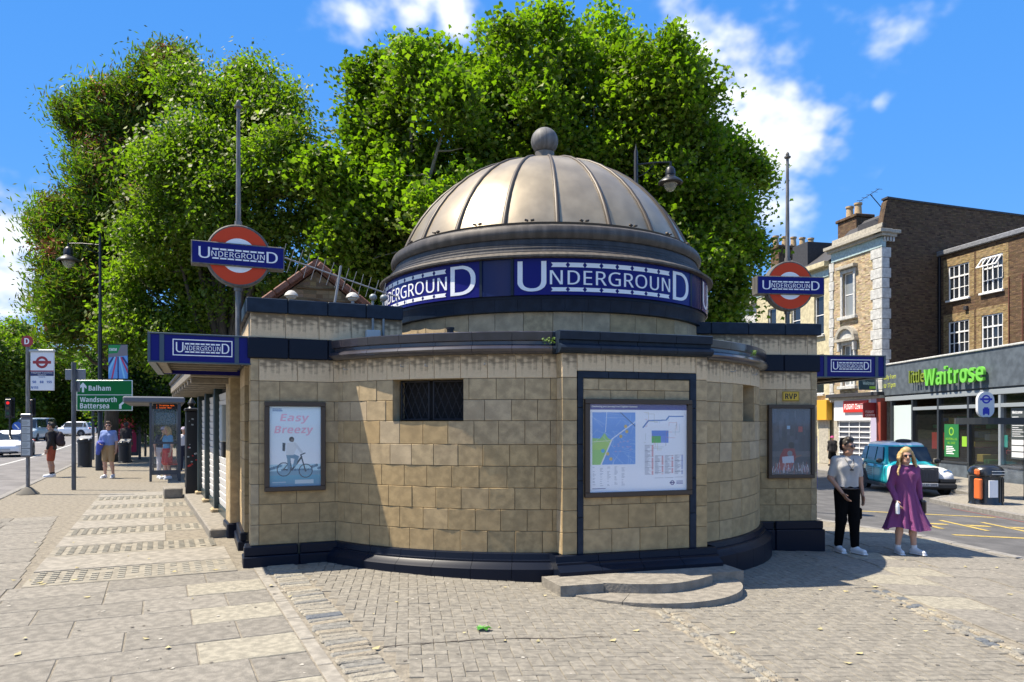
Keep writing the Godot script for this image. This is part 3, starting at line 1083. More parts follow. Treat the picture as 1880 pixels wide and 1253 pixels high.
	# straight runs on the bay: the same profiles swept along it
	for pr in [[plinth_prof, "plinth_block", glaze], [cor_prof, "cornice_block", glaze2]]:
		for k in 4:
			var mb := MB.new()
			var e0 := -0.10 if pr[0] == plinth_prof else -0.05
			var e1 := 1.99 if pr[0] == plinth_prof else 1.93
			var back := 3.685 if pr[0] == plinth_prof else 3.73
			var x0 := lerpf(e0, e1, k / 4.0)
			var x1 := lerpf(e0, e1, (k + 1) / 4.0) - 0.006
			for i in pr[0].size() - 1:
				var a: Vector2 = pr[0][i] - Vector2(back, 0)
				var b: Vector2 = pr[0][i + 1] - Vector2(back, 0)
				mb.quad(B * Vector3(x0, a.y, a.x), B * Vector3(x1, a.y, a.x), B * Vector3(x1, b.y, b.x), B * Vector3(x0, b.y, b.x))
				for e in [x0, x1]:
					mb.quad(B * Vector3(e, a.y, -0.35), B * Vector3(e, a.y, a.x), B * Vector3(e, b.y, b.x), B * Vector3(e, b.y, -0.35), B.basis.x * (1.0 if e == x1 else -1.0))
			wpart(station, pr[1], mb, pr[2])

	# ---- upper drum
	var drum := lathe_part(station, "drum", DX, [Vector2(2.46, 2.7), Vector2(2.46, 3.25)], mortar, 0, 360, 64, 0)
	for k in 22:
		var dg := -99.0 + k * 9.0
		stone(drum, ring(DX, 2.485 + rng.randf_range(-0.003, 0.003), dg + 4.5, 3.01), deg_to_rad(9.0) * 2.485, 0.42, stone_m[[4, 6, 0, 5, 4, 3, 6][rng.randi() % 7]])
	for k in 27:
		var dg := -94.5 + k * 7.0
		lathe_part(drum, "drum_tile", DX, [Vector2(2.5, 3.215), Vector2(2.545, 3.225), Vector2(2.56, 3.33), Vector2(2.585, 3.40), Vector2(2.5, 3.41)], glaze2, dg, dg + 6.93, 4, 0.05)
	lathe_part(drum, "drum_rear_band", DX, [Vector2(2.5, 3.215), Vector2(2.545, 3.225), Vector2(2.56, 3.33), Vector2(2.585, 3.40)], glaze2, 95, 265, 30, 0)
	lathe_part(station, "frieze_core", DX, [Vector2(2.585, 3.38), Vector2(2.585, 3.93)], glaze, 0, 360, 64, 0)
	lathe_part(station, "frieze_hood", DX, [Vector2(2.60, 3.905), Vector2(2.69, 3.91), Vector2(2.695, 3.935), Vector2(2.60, 3.99), Vector2(2.56, 4.0)], lead, 0, 360, 72, 0)
	lathe_part(station, "stepped_ring", DX, [Vector2(2.60, 3.98), Vector2(2.60, 4.0), Vector2(2.545, 4.035), Vector2(2.545, 4.06), Vector2(2.50, 4.085), Vector2(2.50, 4.11), Vector2(2.46, 4.13), Vector2(2.455, 4.20), Vector2(2.42, 4.21)], lead_d, 0, 360, 72, 0)
	lathe_part(station, "roll_moulding", DX, [Vector2(2.40, 4.185), Vector2(2.475, 4.20), Vector2(2.51, 4.25), Vector2(2.515, 4.30), Vector2(2.49, 4.36), Vector2(2.43, 4.395), Vector2(2.36, 4.40)], M("brown lead", Color(0.125, 0.11, 0.095), 0.5, 0.2, {"drip": 0.8, "fine": 1.5}), 0, 360, 72, 0)
	# ---- dome
	var bronze := M("bronze dome panel", Color(0.37, 0.305, 0.21), 0.36, 0.4, {"blotch": 0.35})
	var rib_m := M("dome rib", Color(0.07, 0.055, 0.04), 0.5, 0.2)
	var dome := lathe_part(station, "dome", DX, [Vector2(2.37, 4.39), Vector2(2.385, 4.44), Vector2(2.33, 4.45)], rib_m, 0, 360, 72, 0)
	var cap := func(r: float) -> float: return 3.541 + sqrt(maxf(0.0, 2.489 * 2.489 - r * r))
	for k in 20:
		var d0 := 1.8 + 18.0 * k
		var prof := []
		for i in 13:
			var s := i / 12.0
			var r := 2.325 * cos(s * PI / 2 * 0.93)
			prof.append(Vector2(r, cap.call(r)))
		var mb := MB.new()
		mb.lathe(V(DX, 0, CD), prof, 6, deg_to_rad(d0), deg_to_rad(d0 + 18.0), 0.7)
		wpart(dome, "dome_panel", mb, bronze)
		var path := []
		var rad := []
		for i in 13:
			var s := i / 12.0
			var r := 2.335 * cos(s * PI / 2 * 0.93)
			path.append(ring(DX, r, d0, cap.call(r) + 0.002).origin)
			rad.append(lerpf(0.042, 0.02, s))
		mb = MB.new()
		mb.tube(path, rad, 6)
		wpart(dome, "dome_rib", mb, rib_m)
		if k % 1 == 0:
			mb = MB.new()
			for e in [-0.05, 0.03]:
				mb.box(ring(DX, 2.36, d0 + 9.0, 4.47) * Transform3D(Basis(Vector3(0, 0, 1), e * 6.0), Vector3(e, 0, 0)), Vector3(0.05, 0.025, 0.04), 0.004)
			wpart(dome, "dome_clip", mb, rib_m)
	var top := MB.new()
	top.lathe(V(DX, 0, CD), [Vector2(0.50, 5.92), Vector2(0.49, 5.97), Vector2(0.40, 6.015), Vector2(0.20, 6.06), Vector2(0.16, 6.08), Vector2(0.15, 6.14), Vector2(0.16, 6.23)], 32)
	wpart(dome, "dome_cap", top, M("lead cap", Color(0.20, 0.175, 0.145), 0.5, 0.4, {"blotch": 1.0}))
	top = MB.new()
	top.ball(Transform3D(Basis(), V(DX, 6.42, CD)), Vector3.ONE * 0.225, 32, 20)
	wpart(dome, "finial_ball", top, M("grey finial", Color(0.22, 0.215, 0.21), 0.65, 0.1, {"drip": 1.5, "fine": 3.0}))

	# ---- wings
	var L := frame(-3.20, 9.04, 23.0)
	build_wing(L, true, stained, mortar, inside)
	var R := frame(4.72, 11.43, 6.0)
	build_wing(R, false, stained, mortar, inside)

func build_wing(t: Transform3D, left: bool, stained: Material, mortar: Material, inside: Material) -> void:
	# the left wing runs to the right of its corner, the right wing to the left of it
	var x0 := 0.0 if left else -2.3
	var x1 := 1.9 if left else 0.0
	var dep := 2.45
	var name := "left_wing" if left else "right_wing"
	var mb := MB.new()
	var open0 := 0.28
	var open1 := 1.25
	var ex := 0.0 if left else 0.0
	var s := -1.0 if left else 1.0      # outward side of the street wall
	# front core, side pier, lintel and rear core
	if left:
		mb.box(t * Transform3D(Basis(), Vector3(0.95, 1.42, -0.135)), Vector3(1.86, 3.74, 0.25))
		mb.box(t * Transform3D(Basis(), Vector3(0.18, 1.42, -1.86)), Vector3(0.32, 3.74, 1.2))
		mb.box(t * Transform3D(Basis(), Vector3(0.18, 2.9, -0.8)), Vector3(0.32, 0.74, 1.1))
	else:
		mb.box(t * Transform3D(Basis(), Vector3(-1.15, 1.27, -0.135)), Vector3(2.26, 4.04, 0.25))
		mb.box(t * Transform3D(Basis(), Vector3(-0.18, 1.27, -1.86)), Vector3(0.32, 4.04, 1.2))
		mb.box(t * Transform3D(Basis(), Vector3(-0.18, 2.9, -0.8)), Vector3(0.32, 0.74, 1.1))
	var core := wpart(station, "wing_wall", mb, mortar)
	mb = MB.new()
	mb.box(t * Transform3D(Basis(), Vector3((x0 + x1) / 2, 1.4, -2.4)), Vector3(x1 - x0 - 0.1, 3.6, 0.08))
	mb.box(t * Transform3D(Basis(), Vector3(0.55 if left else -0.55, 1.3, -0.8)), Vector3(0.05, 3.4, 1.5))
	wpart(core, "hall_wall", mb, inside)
	# stone courses on the front
	courses(core, t, x0 + (0.1 if left else 0.0), x1 - (0.0 if left else 0.1), 0.46, [], stained)
	var xx := 0.02 if left else -0.02
	var qx := [0.0, 0.1] if left else [-0.1, 0.0]
	for k in 9:
		stone(core, t * Transform3D(Basis(), Vector3((qx[0] + qx[1]) / 2, (COURSES[k] + COURSES[k + 1]) / 2, 0.0)), 0.1, COURSES[k + 1] - COURSES[k], stone_m[4 + k % 4])
	# side faces
	var side := t * Transform3D(Basis(Vector3.UP, s * PI / 2), Vector3(0, 0, 0))
	# in the side frame x runs along the street wall: for the left wing from the back to the corner
	if left:
		courses(core, side, -open0, -0.005, 0.4)
		courses(core, side, -dep, -open1, 0.6, [], stained)
		courses(core, side, -dep, -0.005, 0.5, [], stained, [2.80, 3.11])
	else:
		courses(core, side, 0.005, open0, 0.4)
		courses(core, side, open1, dep, 0.6, [], stained)
		courses(core, side, 0.005, dep, 0.5, [], stained, [2.80, 3.11])
	# upper storey front
	courses(core, t, x0, x1, 0.42, [], stained, [2.80, 3.11])
	# glazed bands, plinth, coping
	var runs := [["band_block", 2.547, 2.80, 0.035, glaze], ["coping_block", 3.105, 3.285, 0.05, glaze2]]
	for r in runs:
		var n := 4
		for k in n:
			var a: float = lerpf(x0 - (r[3] if left else 0.0), x1 + (0.0 if left else r[3]), k / float(n))
			var b: float = lerpf(x0 - (r[3] if left else 0.0), x1 + (0.0 if left else r[3]), (k + 1) / float(n))
			var st := MB.new()
			st.box(t * Transform3D(Basis(), Vector3((a + b) / 2, (r[1] + r[2]) / 2, r[3] / 2 - 0.05)), Vector3(b - a - 0.006, r[2] - r[1], r[3] + 0.1), 0.01)
			wpart(core, r[0], st, r[4])
		for k in 5:
			var a := 0.1 + (dep - 0.1) * k / 5.0
			var b := 0.1 + (dep - 0.1) * (k + 1) / 5.0
			var st := MB.new()
			st.box(t * Transform3D(Basis(), Vector3(s * (r[3] / 2 - 0.05) + ex, (r[1] + r[2]) / 2, -(a + b) / 2)), Vector3(r[3] + 0.1, r[2] - r[1], b - a - 0.006), 0.01)
			wpart(core, r[0], st, r[4])
	# plinth: two steps
	var low := -0.2 if left else -0.5
	for q in [[x0 - (0.09 if left else 0.0), x1 + (0.0 if left else 0.09), 0.0]]:
		for k in 3:
			var a: float = lerpf(q[0], q[1], k / 3.0)
			var b: float = lerpf(q[0], q[1], (k + 1) / 3.0)
			var st := MB.new()
			st.box(t * Transform3D(Basis(), Vector3((a + b) / 2, (low + 0.12) / 2, 0.0)), Vector3(b - a - 0.005, 0.12 - low, 0.17), 0.012)
			st.box(t * Transform3D(Basis(), Vector3((a + b) / 2, 0.182, -0.015)), Vector3(b - a - 0.03, 0.123, 0.13), 0.012)
			wpart(core, "plinth_block", st, glaze)
	for q in [[0.06, open0], [open1, dep]]:
		var st := MB.new()
		st.box(t * Transform3D(Basis(), Vector3(0, (low + 0.12) / 2, -(q[0] + q[1]) / 2)), Vector3(0.17, 0.12 - low, q[1] - q[0]), 0.012)
		st.box(t * Transform3D(Basis(), Vector3(0, 0.182, -(q[0] + q[1]) / 2)), Vector3(0.11, 0.123, q[1] - q[0] - 0.02), 0.012)
		wpart(core, "plinth_block", st, glaze)
	# roof of the wing
	var rf := MB.new()
	rf.box(t * Transform3D(Basis(), Vector3((x0 + x1) / 2, 3.2, -dep / 2)), Vector3(x1 - x0 - 0.04, 0.1, dep - 0.06))
	wpart(core, "wing_roof", rf, M("roof felt", Color(0.08, 0.078, 0.075), 0.9))

var enamel: StandardMaterial3D
var sign_white: StandardMaterial3D
var sign_red: StandardMaterial3D
var strip_m: StandardMaterial3D

# the underground wording: tall first and last letters, small capitals between two broken bars. place maps (x, y, z) of a w by h field
func wording(mb: MB, w: float, h: float, place: Callable, depth := 0.004, dashes := 7) -> void:
	var at := func(x: float, y: float) -> Callable:
		return func(p: Vector3) -> Vector3: return place.call(p + Vector3(x, y, 0))
	letters(mb, "U", w * 0.14, h, at.call(0.0, 0.0), "Droid Sans", false, depth)
	letters(mb, "NDERGROUN", w * 0.675, h * 0.47, at.call(w * 0.157, h * 0.22), "Droid Sans", false, depth)
	letters(mb, "D", w * 0.145, h, at.call(w * 0.855, 0.0), "Droid Sans", false, depth)
	for y in [[0.0, 0.13], [0.80, 0.95]]:
		var x0 := w * 0.16
		var l := w * 0.67 / dashes
		for k in dashes:
			var a := x0 + k * l + l * 0.03
			var b := x0 + (k + 1) * l - l * 0.03
			var n := minf(h * 0.06, l * 0.1)
			var p := []
			for q in [[a, y[0]], [(a + b) / 2, y[0]], [b, y[0]], [b - n, (y[0] + y[1]) / 2], [b, y[1]], [(a + b) / 2, y[1]], [a, y[1]], [a + n, (y[0] + y[1]) / 2]]:
				p.append(place.call(Vector3(q[0], q[1] * h, depth)))
			mb.face([p[0], p[1], p[5], p[7]])
			mb.face([p[7], p[5], p[6]])
			mb.face([p[1], p[3], p[5]])
			mb.face([p[1], p[2], p[3]])
			mb.face([p[3], p[4], p[5]])

func disc_pts(r: float, n := 48) -> PackedVector2Array:
	var q := PackedVector2Array()
	for k in n:
		q.append(Vector2(cos(TAU * k / n), sin(TAU * k / n)) * r)
	return q

func ring_mesh(mb: MB, t: Transform3D, r0: float, r1: float, n := 48) -> void:
	for k in n:
		var a := TAU * k / n
		var b := TAU * (k + 1) / n
		mb.quad(t * Vector3(cos(a) * r0, sin(a) * r0, 0), t * Vector3(cos(a) * r1, sin(a) * r1, 0), t * Vector3(cos(b) * r1, sin(b) * r1, 0), t * Vector3(cos(b) * r0, sin(b) * r0, 0), t.basis.z)

func roundel(label: String, at: Vector3, deg: float, base_y: float, top_y: float) -> void:
	var o := thing("roundel_sign", label, "sign", Vector3(at.x, base_y, at.z), deg_to_rad(deg), "enamel roundels on poles above the canopies")
	var c := at.y - base_y
	var grey := M("pole grey", Color(0.30, 0.29, 0.28), 0.5, 0.3, {"drip": 2.0, "fine": 3.0})
	var case_m := M("roundel case", Color(0.23, 0.22, 0.20), 0.6, 0.2, {"drip": 2.0, "fine": 3.0})
	var mb := MB.new()
	mb.tube([Vector3(0, 0, -0.02), Vector3(0, c - 0.36, -0.02)], 0.035, 12)
	mb.tube([Vector3(0, c - 0.43, -0.02), Vector3(0, c - 0.37, -0.02)], 0.05, 12)
	part(o, "pole", mb, grey)
	mb = MB.new()
	mb.tube([Vector3(0, c + 0.37, -0.02), Vector3(0, top_y - base_y - 0.06, -0.02)], [0.033, 0.022], 12)
	mb.tube([Vector3(0, c + 0.37, -0.02), Vector3(0, c + 0.45, -0.02)], 0.045, 12)
	part(o, "mast", mb, grey)
	mb = MB.new()
	mb.lathe(Vector3(0, top_y - base_y - 0.07, -0.02), [Vector2(0.022, 0.0), Vector2(0.05, 0.02), Vector2(0.05, 0.04), Vector2(0.025, 0.05), Vector2(0.03, 0.075), Vector2(0.02, 0.1), Vector2(0.001, 0.12)], 12)
	part(o, "mast_finial", mb, case_m)
	mb = MB.new()
	mb.lathe(Vector3(), [Vector2(0.002, -0.07), Vector2(0.375, -0.07), Vector2(0.39, -0.06), Vector2(0.39, 0.06), Vector2(0.375, 0.07), Vector2(0.372, 0.064), Vector2(0.002, 0.064)], 56)
	part(o, "disc_case", mb, case_m, Transform3D(Basis(Vector3.RIGHT, PI / 2), Vector3(0, c, 0)))
	for s in 2:
		var t := Transform3D(Basis(Vector3.UP, s * PI), Vector3(0, c, 0))
		mb = MB.new()
		ring_mesh(mb, t.translated_local(Vector3(0, 0, 0.0665)), 0.215, 0.362)
		part(o, "red_ring", mb, sign_red)
		mb = MB.new()
		mb.prism(disc_pts(0.216), t.translated_local(Vector3(0, 0, 0.066)), 0.0)
		part(o, "white_disc", mb, sign_white)
	mb = MB.new()
	mb.box(Transform3D(Basis(), Vector3(0, c, 0)), Vector3(1.10, 0.285, 0.19), 0.006)
	var bar := part(o, "bar_case", mb, case_m)
	for s in 2:
		var t := Transform3D(Basis(Vector3.UP, s * PI), Vector3(0, c, 0))
		mb = MB.new()
		mb.wall(t, -0.535, 0.535, -0.128, 0.128, 0.0975)
		part(bar, "enamel_plate", mb, enamel)
		mb = MB.new()
		wording(mb, 0.93, 0.14, func(p): return t * Vector3(p.x - 0.465, p.y - 0.07, 0.098 + p.z), 0.003)
		part(bar, "lettering", mb, sign_white)

func canopy(t: Transform3D, left: bool) -> void:
	var s := -1.0 if left else 1.0
	var w := 1.12
	var y0 := 2.475
	var y1 := 2.795
	var o := Node3D.new()
	o.name = numbered(station, "canopy")
	station.add_child(o, true)
	var edge := M("canopy edging", Color(0.055, 0.085, 0.11), 0.45, 0.2)
	var under := M("canopy underside", Color(0.30, 0.26, 0.20), 0.7, 0.0, {"blotch": 1.0, "fine": 3.0})
	var x0 := -w if left else 0.0
	var x1 := 0.0 if left else w
	var mb := MB.new()
	var z0 := -0.015
	mb.box(t * Transform3D(Basis(), Vector3((x0 + x1) / 2, (y0 + y1) / 2, z0 - 0.03)), Vector3(w, y1 - y0, 0.06), 0.004)
	mb.box(t * Transform3D(Basis(), Vector3(s * (w - 0.03), (y0 + y1) / 2, -1.25)), Vector3(0.06, y1 - y0, 2.36), 0.004)
	mb.box(t * Transform3D(Basis(), Vector3((x0 + x1) / 2, (y0 + y1) / 2, -2.42)), Vector3(w, y1 - y0, 0.06), 0.004)
	wpart(o, "fascia", mb, enamel)
	mb = MB.new()
	for y in [y0 - 0.006, y1 + 0.006]:
		mb.box(t * Transform3D(Basis(), Vector3((x0 + x1) / 2, y, z0 - 0.025)), Vector3(w + 0.02, 0.018, 0.09), 0.004)
		mb.box(t * Transform3D(Basis(), Vector3(s * (w - 0.03), y, -1.25)), Vector3(0.085, 0.018, 2.36), 0.004)
	for q in [0.155, 0.98] if left else [0.14, 0.98]:
		mb.box(t * Transform3D(Basis(), Vector3(s * q, (y0 + y1) / 2, z0 + 0.006)), Vector3(0.05, y1 - y0, 0.012), 0.002)
	mb.box(t * Transform3D(Basis(), Vector3(s * (w - 0.006), (y0 + y1) / 2, z0)), Vector3(0.03, y1 - y0, 0.03), 0.003)
	wpart(o, "edging", mb, edge)
	mb = MB.new()
	mb.box(t * Transform3D(Basis(), Vector3((x0 + x1) / 2, 2.73, -1.25)), Vector3(w - 0.1, 0.06, 2.3))
	wpart(o, "roof_sheet", mb, M("roof felt"))
	mb = MB.new()
	for k in 5:
		mb.box(t * Transform3D(Basis(), Vector3((x0 + x1) / 2, 2.60, -0.35 - k * 0.46)), Vector3(w - 0.1, 0.16, 0.05), 0.004)
	mb.box(t * Transform3D(Basis(), Vector3(s * (w - 0.12), 2.50, -1.25)), Vector3(0.12, 0.03, 2.3), 0.004)
	wpart(o, "joist", mb, under)
	# the lettered panel
	var c := s * 0.535 if left else s * 0.56
	mb = MB.new()
	var fw := 0.66
	var fh := 0.195
	var yc := 2.645
	for q in [[c - fw / 2, c + fw / 2, yc + fh / 2 - 0.011, yc + fh / 2], [c - fw / 2, c + fw / 2, yc - fh / 2, yc - fh / 2 + 0.011], [c - fw / 2, c - fw / 2 + 0.011, yc - fh / 2 + 0.011, yc + fh / 2 - 0.011], [c + fw / 2 - 0.011, c + fw / 2, yc - fh / 2 + 0.011, yc + fh / 2 - 0.011]]:
		mb.box(t * Transform3D(Basis(), Vector3((q[0] + q[1]) / 2, (q[2] + q[3]) / 2, z0 + 0.002)), Vector3(q[1] - q[0], q[3] - q[2], 0.004))
	wpart(o, "white_border", mb, sign_white)
	mb = MB.new()
	wording(mb, 0.59, 0.12, func(p): return t * Vector3(c - 0.295 + p.x, yc - 0.06 + p.y, z0 + 0.001 + p.z), 0.003)
	wpart(o, "lettering", mb, sign_white)

func pic_line(im: Image, a: Vector2, b: Vector2, w: float, c: Color) -> void:
	var n := int(a.distance_to(b) * 1.5) + 1
	var r := int(maxf(1, w))
	for k in n + 1:
		var p := a.lerp(b, k / float(n))
		im.fill_rect(Rect2i(int(p.x - w / 2), int(p.y - w / 2), r, r), c)

func pic_disc(im: Image, o: Vector2, r: float, c: Color, r0 := 0.0) -> void:
	for y in range(int(o.y - r), int(o.y + r) + 1):
		for x in range(int(o.x - r), int(o.x + r) + 1):
			var q := Vector2(x, y).distance_to(o)
			if q <= r and q >= r0 and x >= 0 and y >= 0 and x < im.get_width() and y < im.get_height():
				im.set_pixel(x, y, c)

func pic_poly(im: Image, pts: Array, c: Color) -> void:
	var pg := PackedVector2Array(pts)
	var lo := pg[0]
	var hi := pg[0]
	for p in pg:
		lo = lo.min(p)
		hi = hi.max(p)
	for y in range(maxi(0, int(lo.y)), mini(im.get_height(), int(hi.y) + 1)):
		for x in range(maxi(0, int(lo.x)), mini(im.get_width(), int(hi.x) + 1)):
			if Geometry2D.is_point_in_polygon(Vector2(x + 0.5, y + 0.5), pg):
				im.set_pixel(x, y, c)

func sheet_mat(key: String, im: Image) -> StandardMaterial3D:
	var m := M(key, Color(0.95, 0.95, 0.95), 0.6)
	m.albedo_texture = ImageTexture.create_from_image(im)
	return m

func picture(mb: MB, t: Transform3D, w: float, h: float) -> void:
	var s := mb.v.size()
	for q in [[0, 0], [1, 0], [1, 1], [0, 1]]:
		mb.vert(t * Vector3((q[0] - 0.5) * w, (q[1] - 0.5) * h, 0), t.basis.z, Vector2(q[0], 1 - q[1]))
	mb.ix.append_array([s, s + 2, s + 1, s, s + 3, s + 2])

# a framed case on a wall: t is the wall's frame, (x, y) the middle
func poster_case(called: String, label: String, t: Transform3D, x: float, y: float, w: float, h: float, m: Material) -> Node3D:
	var c := t * Transform3D(Basis(), Vector3(x, y, 0.0))
	var o := Node3D.new()
	o.name = numbered(self, called)
	add_child(o, true)
	o.transform = c
	tag(o, label, "poster", "framed posters on the station walls")
	var fr := M("brown bronze frame", Color(0.085, 0.062, 0.045), 0.45, 0.4, {"fine": 4.0})
	var mb := MB.new()
	var b := 0.058
	for q in [[-w / 2, w / 2, h / 2 - b, h / 2], [-w / 2, w / 2, -h / 2, -h / 2 + b], [-w / 2, -w / 2 + b, -h / 2 + b, h / 2 - b], [w / 2 - b, w / 2, -h / 2 + b, h / 2 - b]]:
		mb.bx(q[0], q[1], q[2], q[3], -0.01, 0.055, 0.006)
	part(o, "frame", mb, fr)
	mb = MB.new()
	mb.bx(-w / 2 + 0.01, w / 2 - 0.01, -h / 2 + 0.01, h / 2 - 0.01, -0.02, 0.012)
	part(o, "backing", mb, M("black iron"))
	mb = MB.new()
	picture(mb, Transform3D(Basis(), Vector3(0, 0, 0.016)), w - 2 * b, h - 2 * b)
	part(o, "printed_sheet", mb, m)
	mb = MB.new()
	mb.bx(-w / 2 + b * 0.8, w / 2 - b * 0.8, -h / 2 + b * 0.8, h / 2 - b * 0.8, 0.030, 0.034)
	var gl := M("poster glass", Color(1, 1, 1), 0.03, 0.0, {"alpha": 0.04, "spec": 0.35})
	part(o, "glass_pane", mb, gl)
	return o

func bicycle_print() -> Image:
	var im := Image.create(240, 372, false, Image.FORMAT_RGB8)
	for y in 372:
		var c := Color(0.84, 0.92, 0.95).lerp(Color(0.93, 0.95, 0.96), y / 250.0)
		if y > 268:
			c = Color(0.72, 0.87, 0.91)
		if y > 318:
			c = Color(0.36, 0.66, 0.74).lerp(Color(0.24, 0.52, 0.66), (y - 318) / 54.0)
		im.fill_rect(Rect2i(0, y, 240, 1), c)
	var dk := Color(0.10, 0.20, 0.26)
	var mid := Color(0.42, 0.58, 0.66)
	for k in 26:
		var x := k * 10.0
		var hgt := 10 + (k * 37) % 17
		pic_disc(im, Vector2(x, 300 - (hgt if k < 6 or k > 19 else 4)), 7, Color(0.36, 0.54, 0.64) if k % 2 else Color(0.26, 0.44, 0.54))
		im.fill_rect(Rect2i(int(x) - 5, 300, 10, 20), Color(0.44, 0.62, 0.70))
	im.fill_rect(Rect2i(14, 10, 42, 4), Color(0.15, 0.35, 0.6))
	im.fill_rect(Rect2i(14, 18, 46, 4), Color(0.15, 0.35, 0.6))
	for w in [Vector2(66, 292), Vector2(168, 300)]:
		pic_disc(im, w, 33, dk, 29)
		pic_disc(im, w, 5, dk)
		for k in 10:
			pic_line(im, w, w + Vector2(cos(k * 0.63), sin(k * 0.63)) * 29, 1, Color(0.5, 0.64, 0.7))
	pic_line(im, Vector2(66, 292), Vector2(104, 296), 4, dk)
	pic_line(im, Vector2(104, 296), Vector2(150, 236), 6, dk)
	pic_line(im, Vector2(168, 300), Vector2(146, 226), 5, dk)
	pic_line(im, Vector2(146, 226), Vector2(166, 218), 4, dk)
	pic_line(im, Vector2(104, 296), Vector2(92, 236), 4, dk)
	pic_line(im, Vector2(82, 234), Vector2(104, 234), 6, dk)
	pic_line(im, Vector2(66, 292), Vector2(98, 254), 3, dk)
	# rider: trousers, shirt, arms, head
	pic_poly(im, [Vector2(76, 222), Vector2(104, 218), Vector2(138, 232), Vector2(122, 280), Vector2(108, 280), Vector2(116, 244), Vector2(98, 240), Vector2(96, 300), Vector2(84, 302), Vector2(82, 246)], mid)
	pic_poly(im, [Vector2(80, 170), Vector2(120, 166), Vector2(128, 190), Vector2(112, 226), Vector2(76, 226)], Color(0.86, 0.88, 0.88))
	pic_line(im, Vector2(120, 176), Vector2(150, 214), 9, Color(0.82, 0.85, 0.86))
	pic_disc(im, Vector2(102, 152), 12, Color(0.10, 0.10, 0.11))
	pic_disc(im, Vector2(105, 157), 8, Color(0.40, 0.38, 0.36))
	pic_poly(im, [Vector2(60, 168), Vector2(74, 170), Vector2(72, 208), Vector2(60, 206)], dk)
	im.fill_rect(Rect2i(118, 342, 88, 18), Color(0.72, 0.80, 0.83))
	im.fill_rect(Rect2i(14, 350, 62, 4), Color(0.62, 0.74, 0.80))
	return im

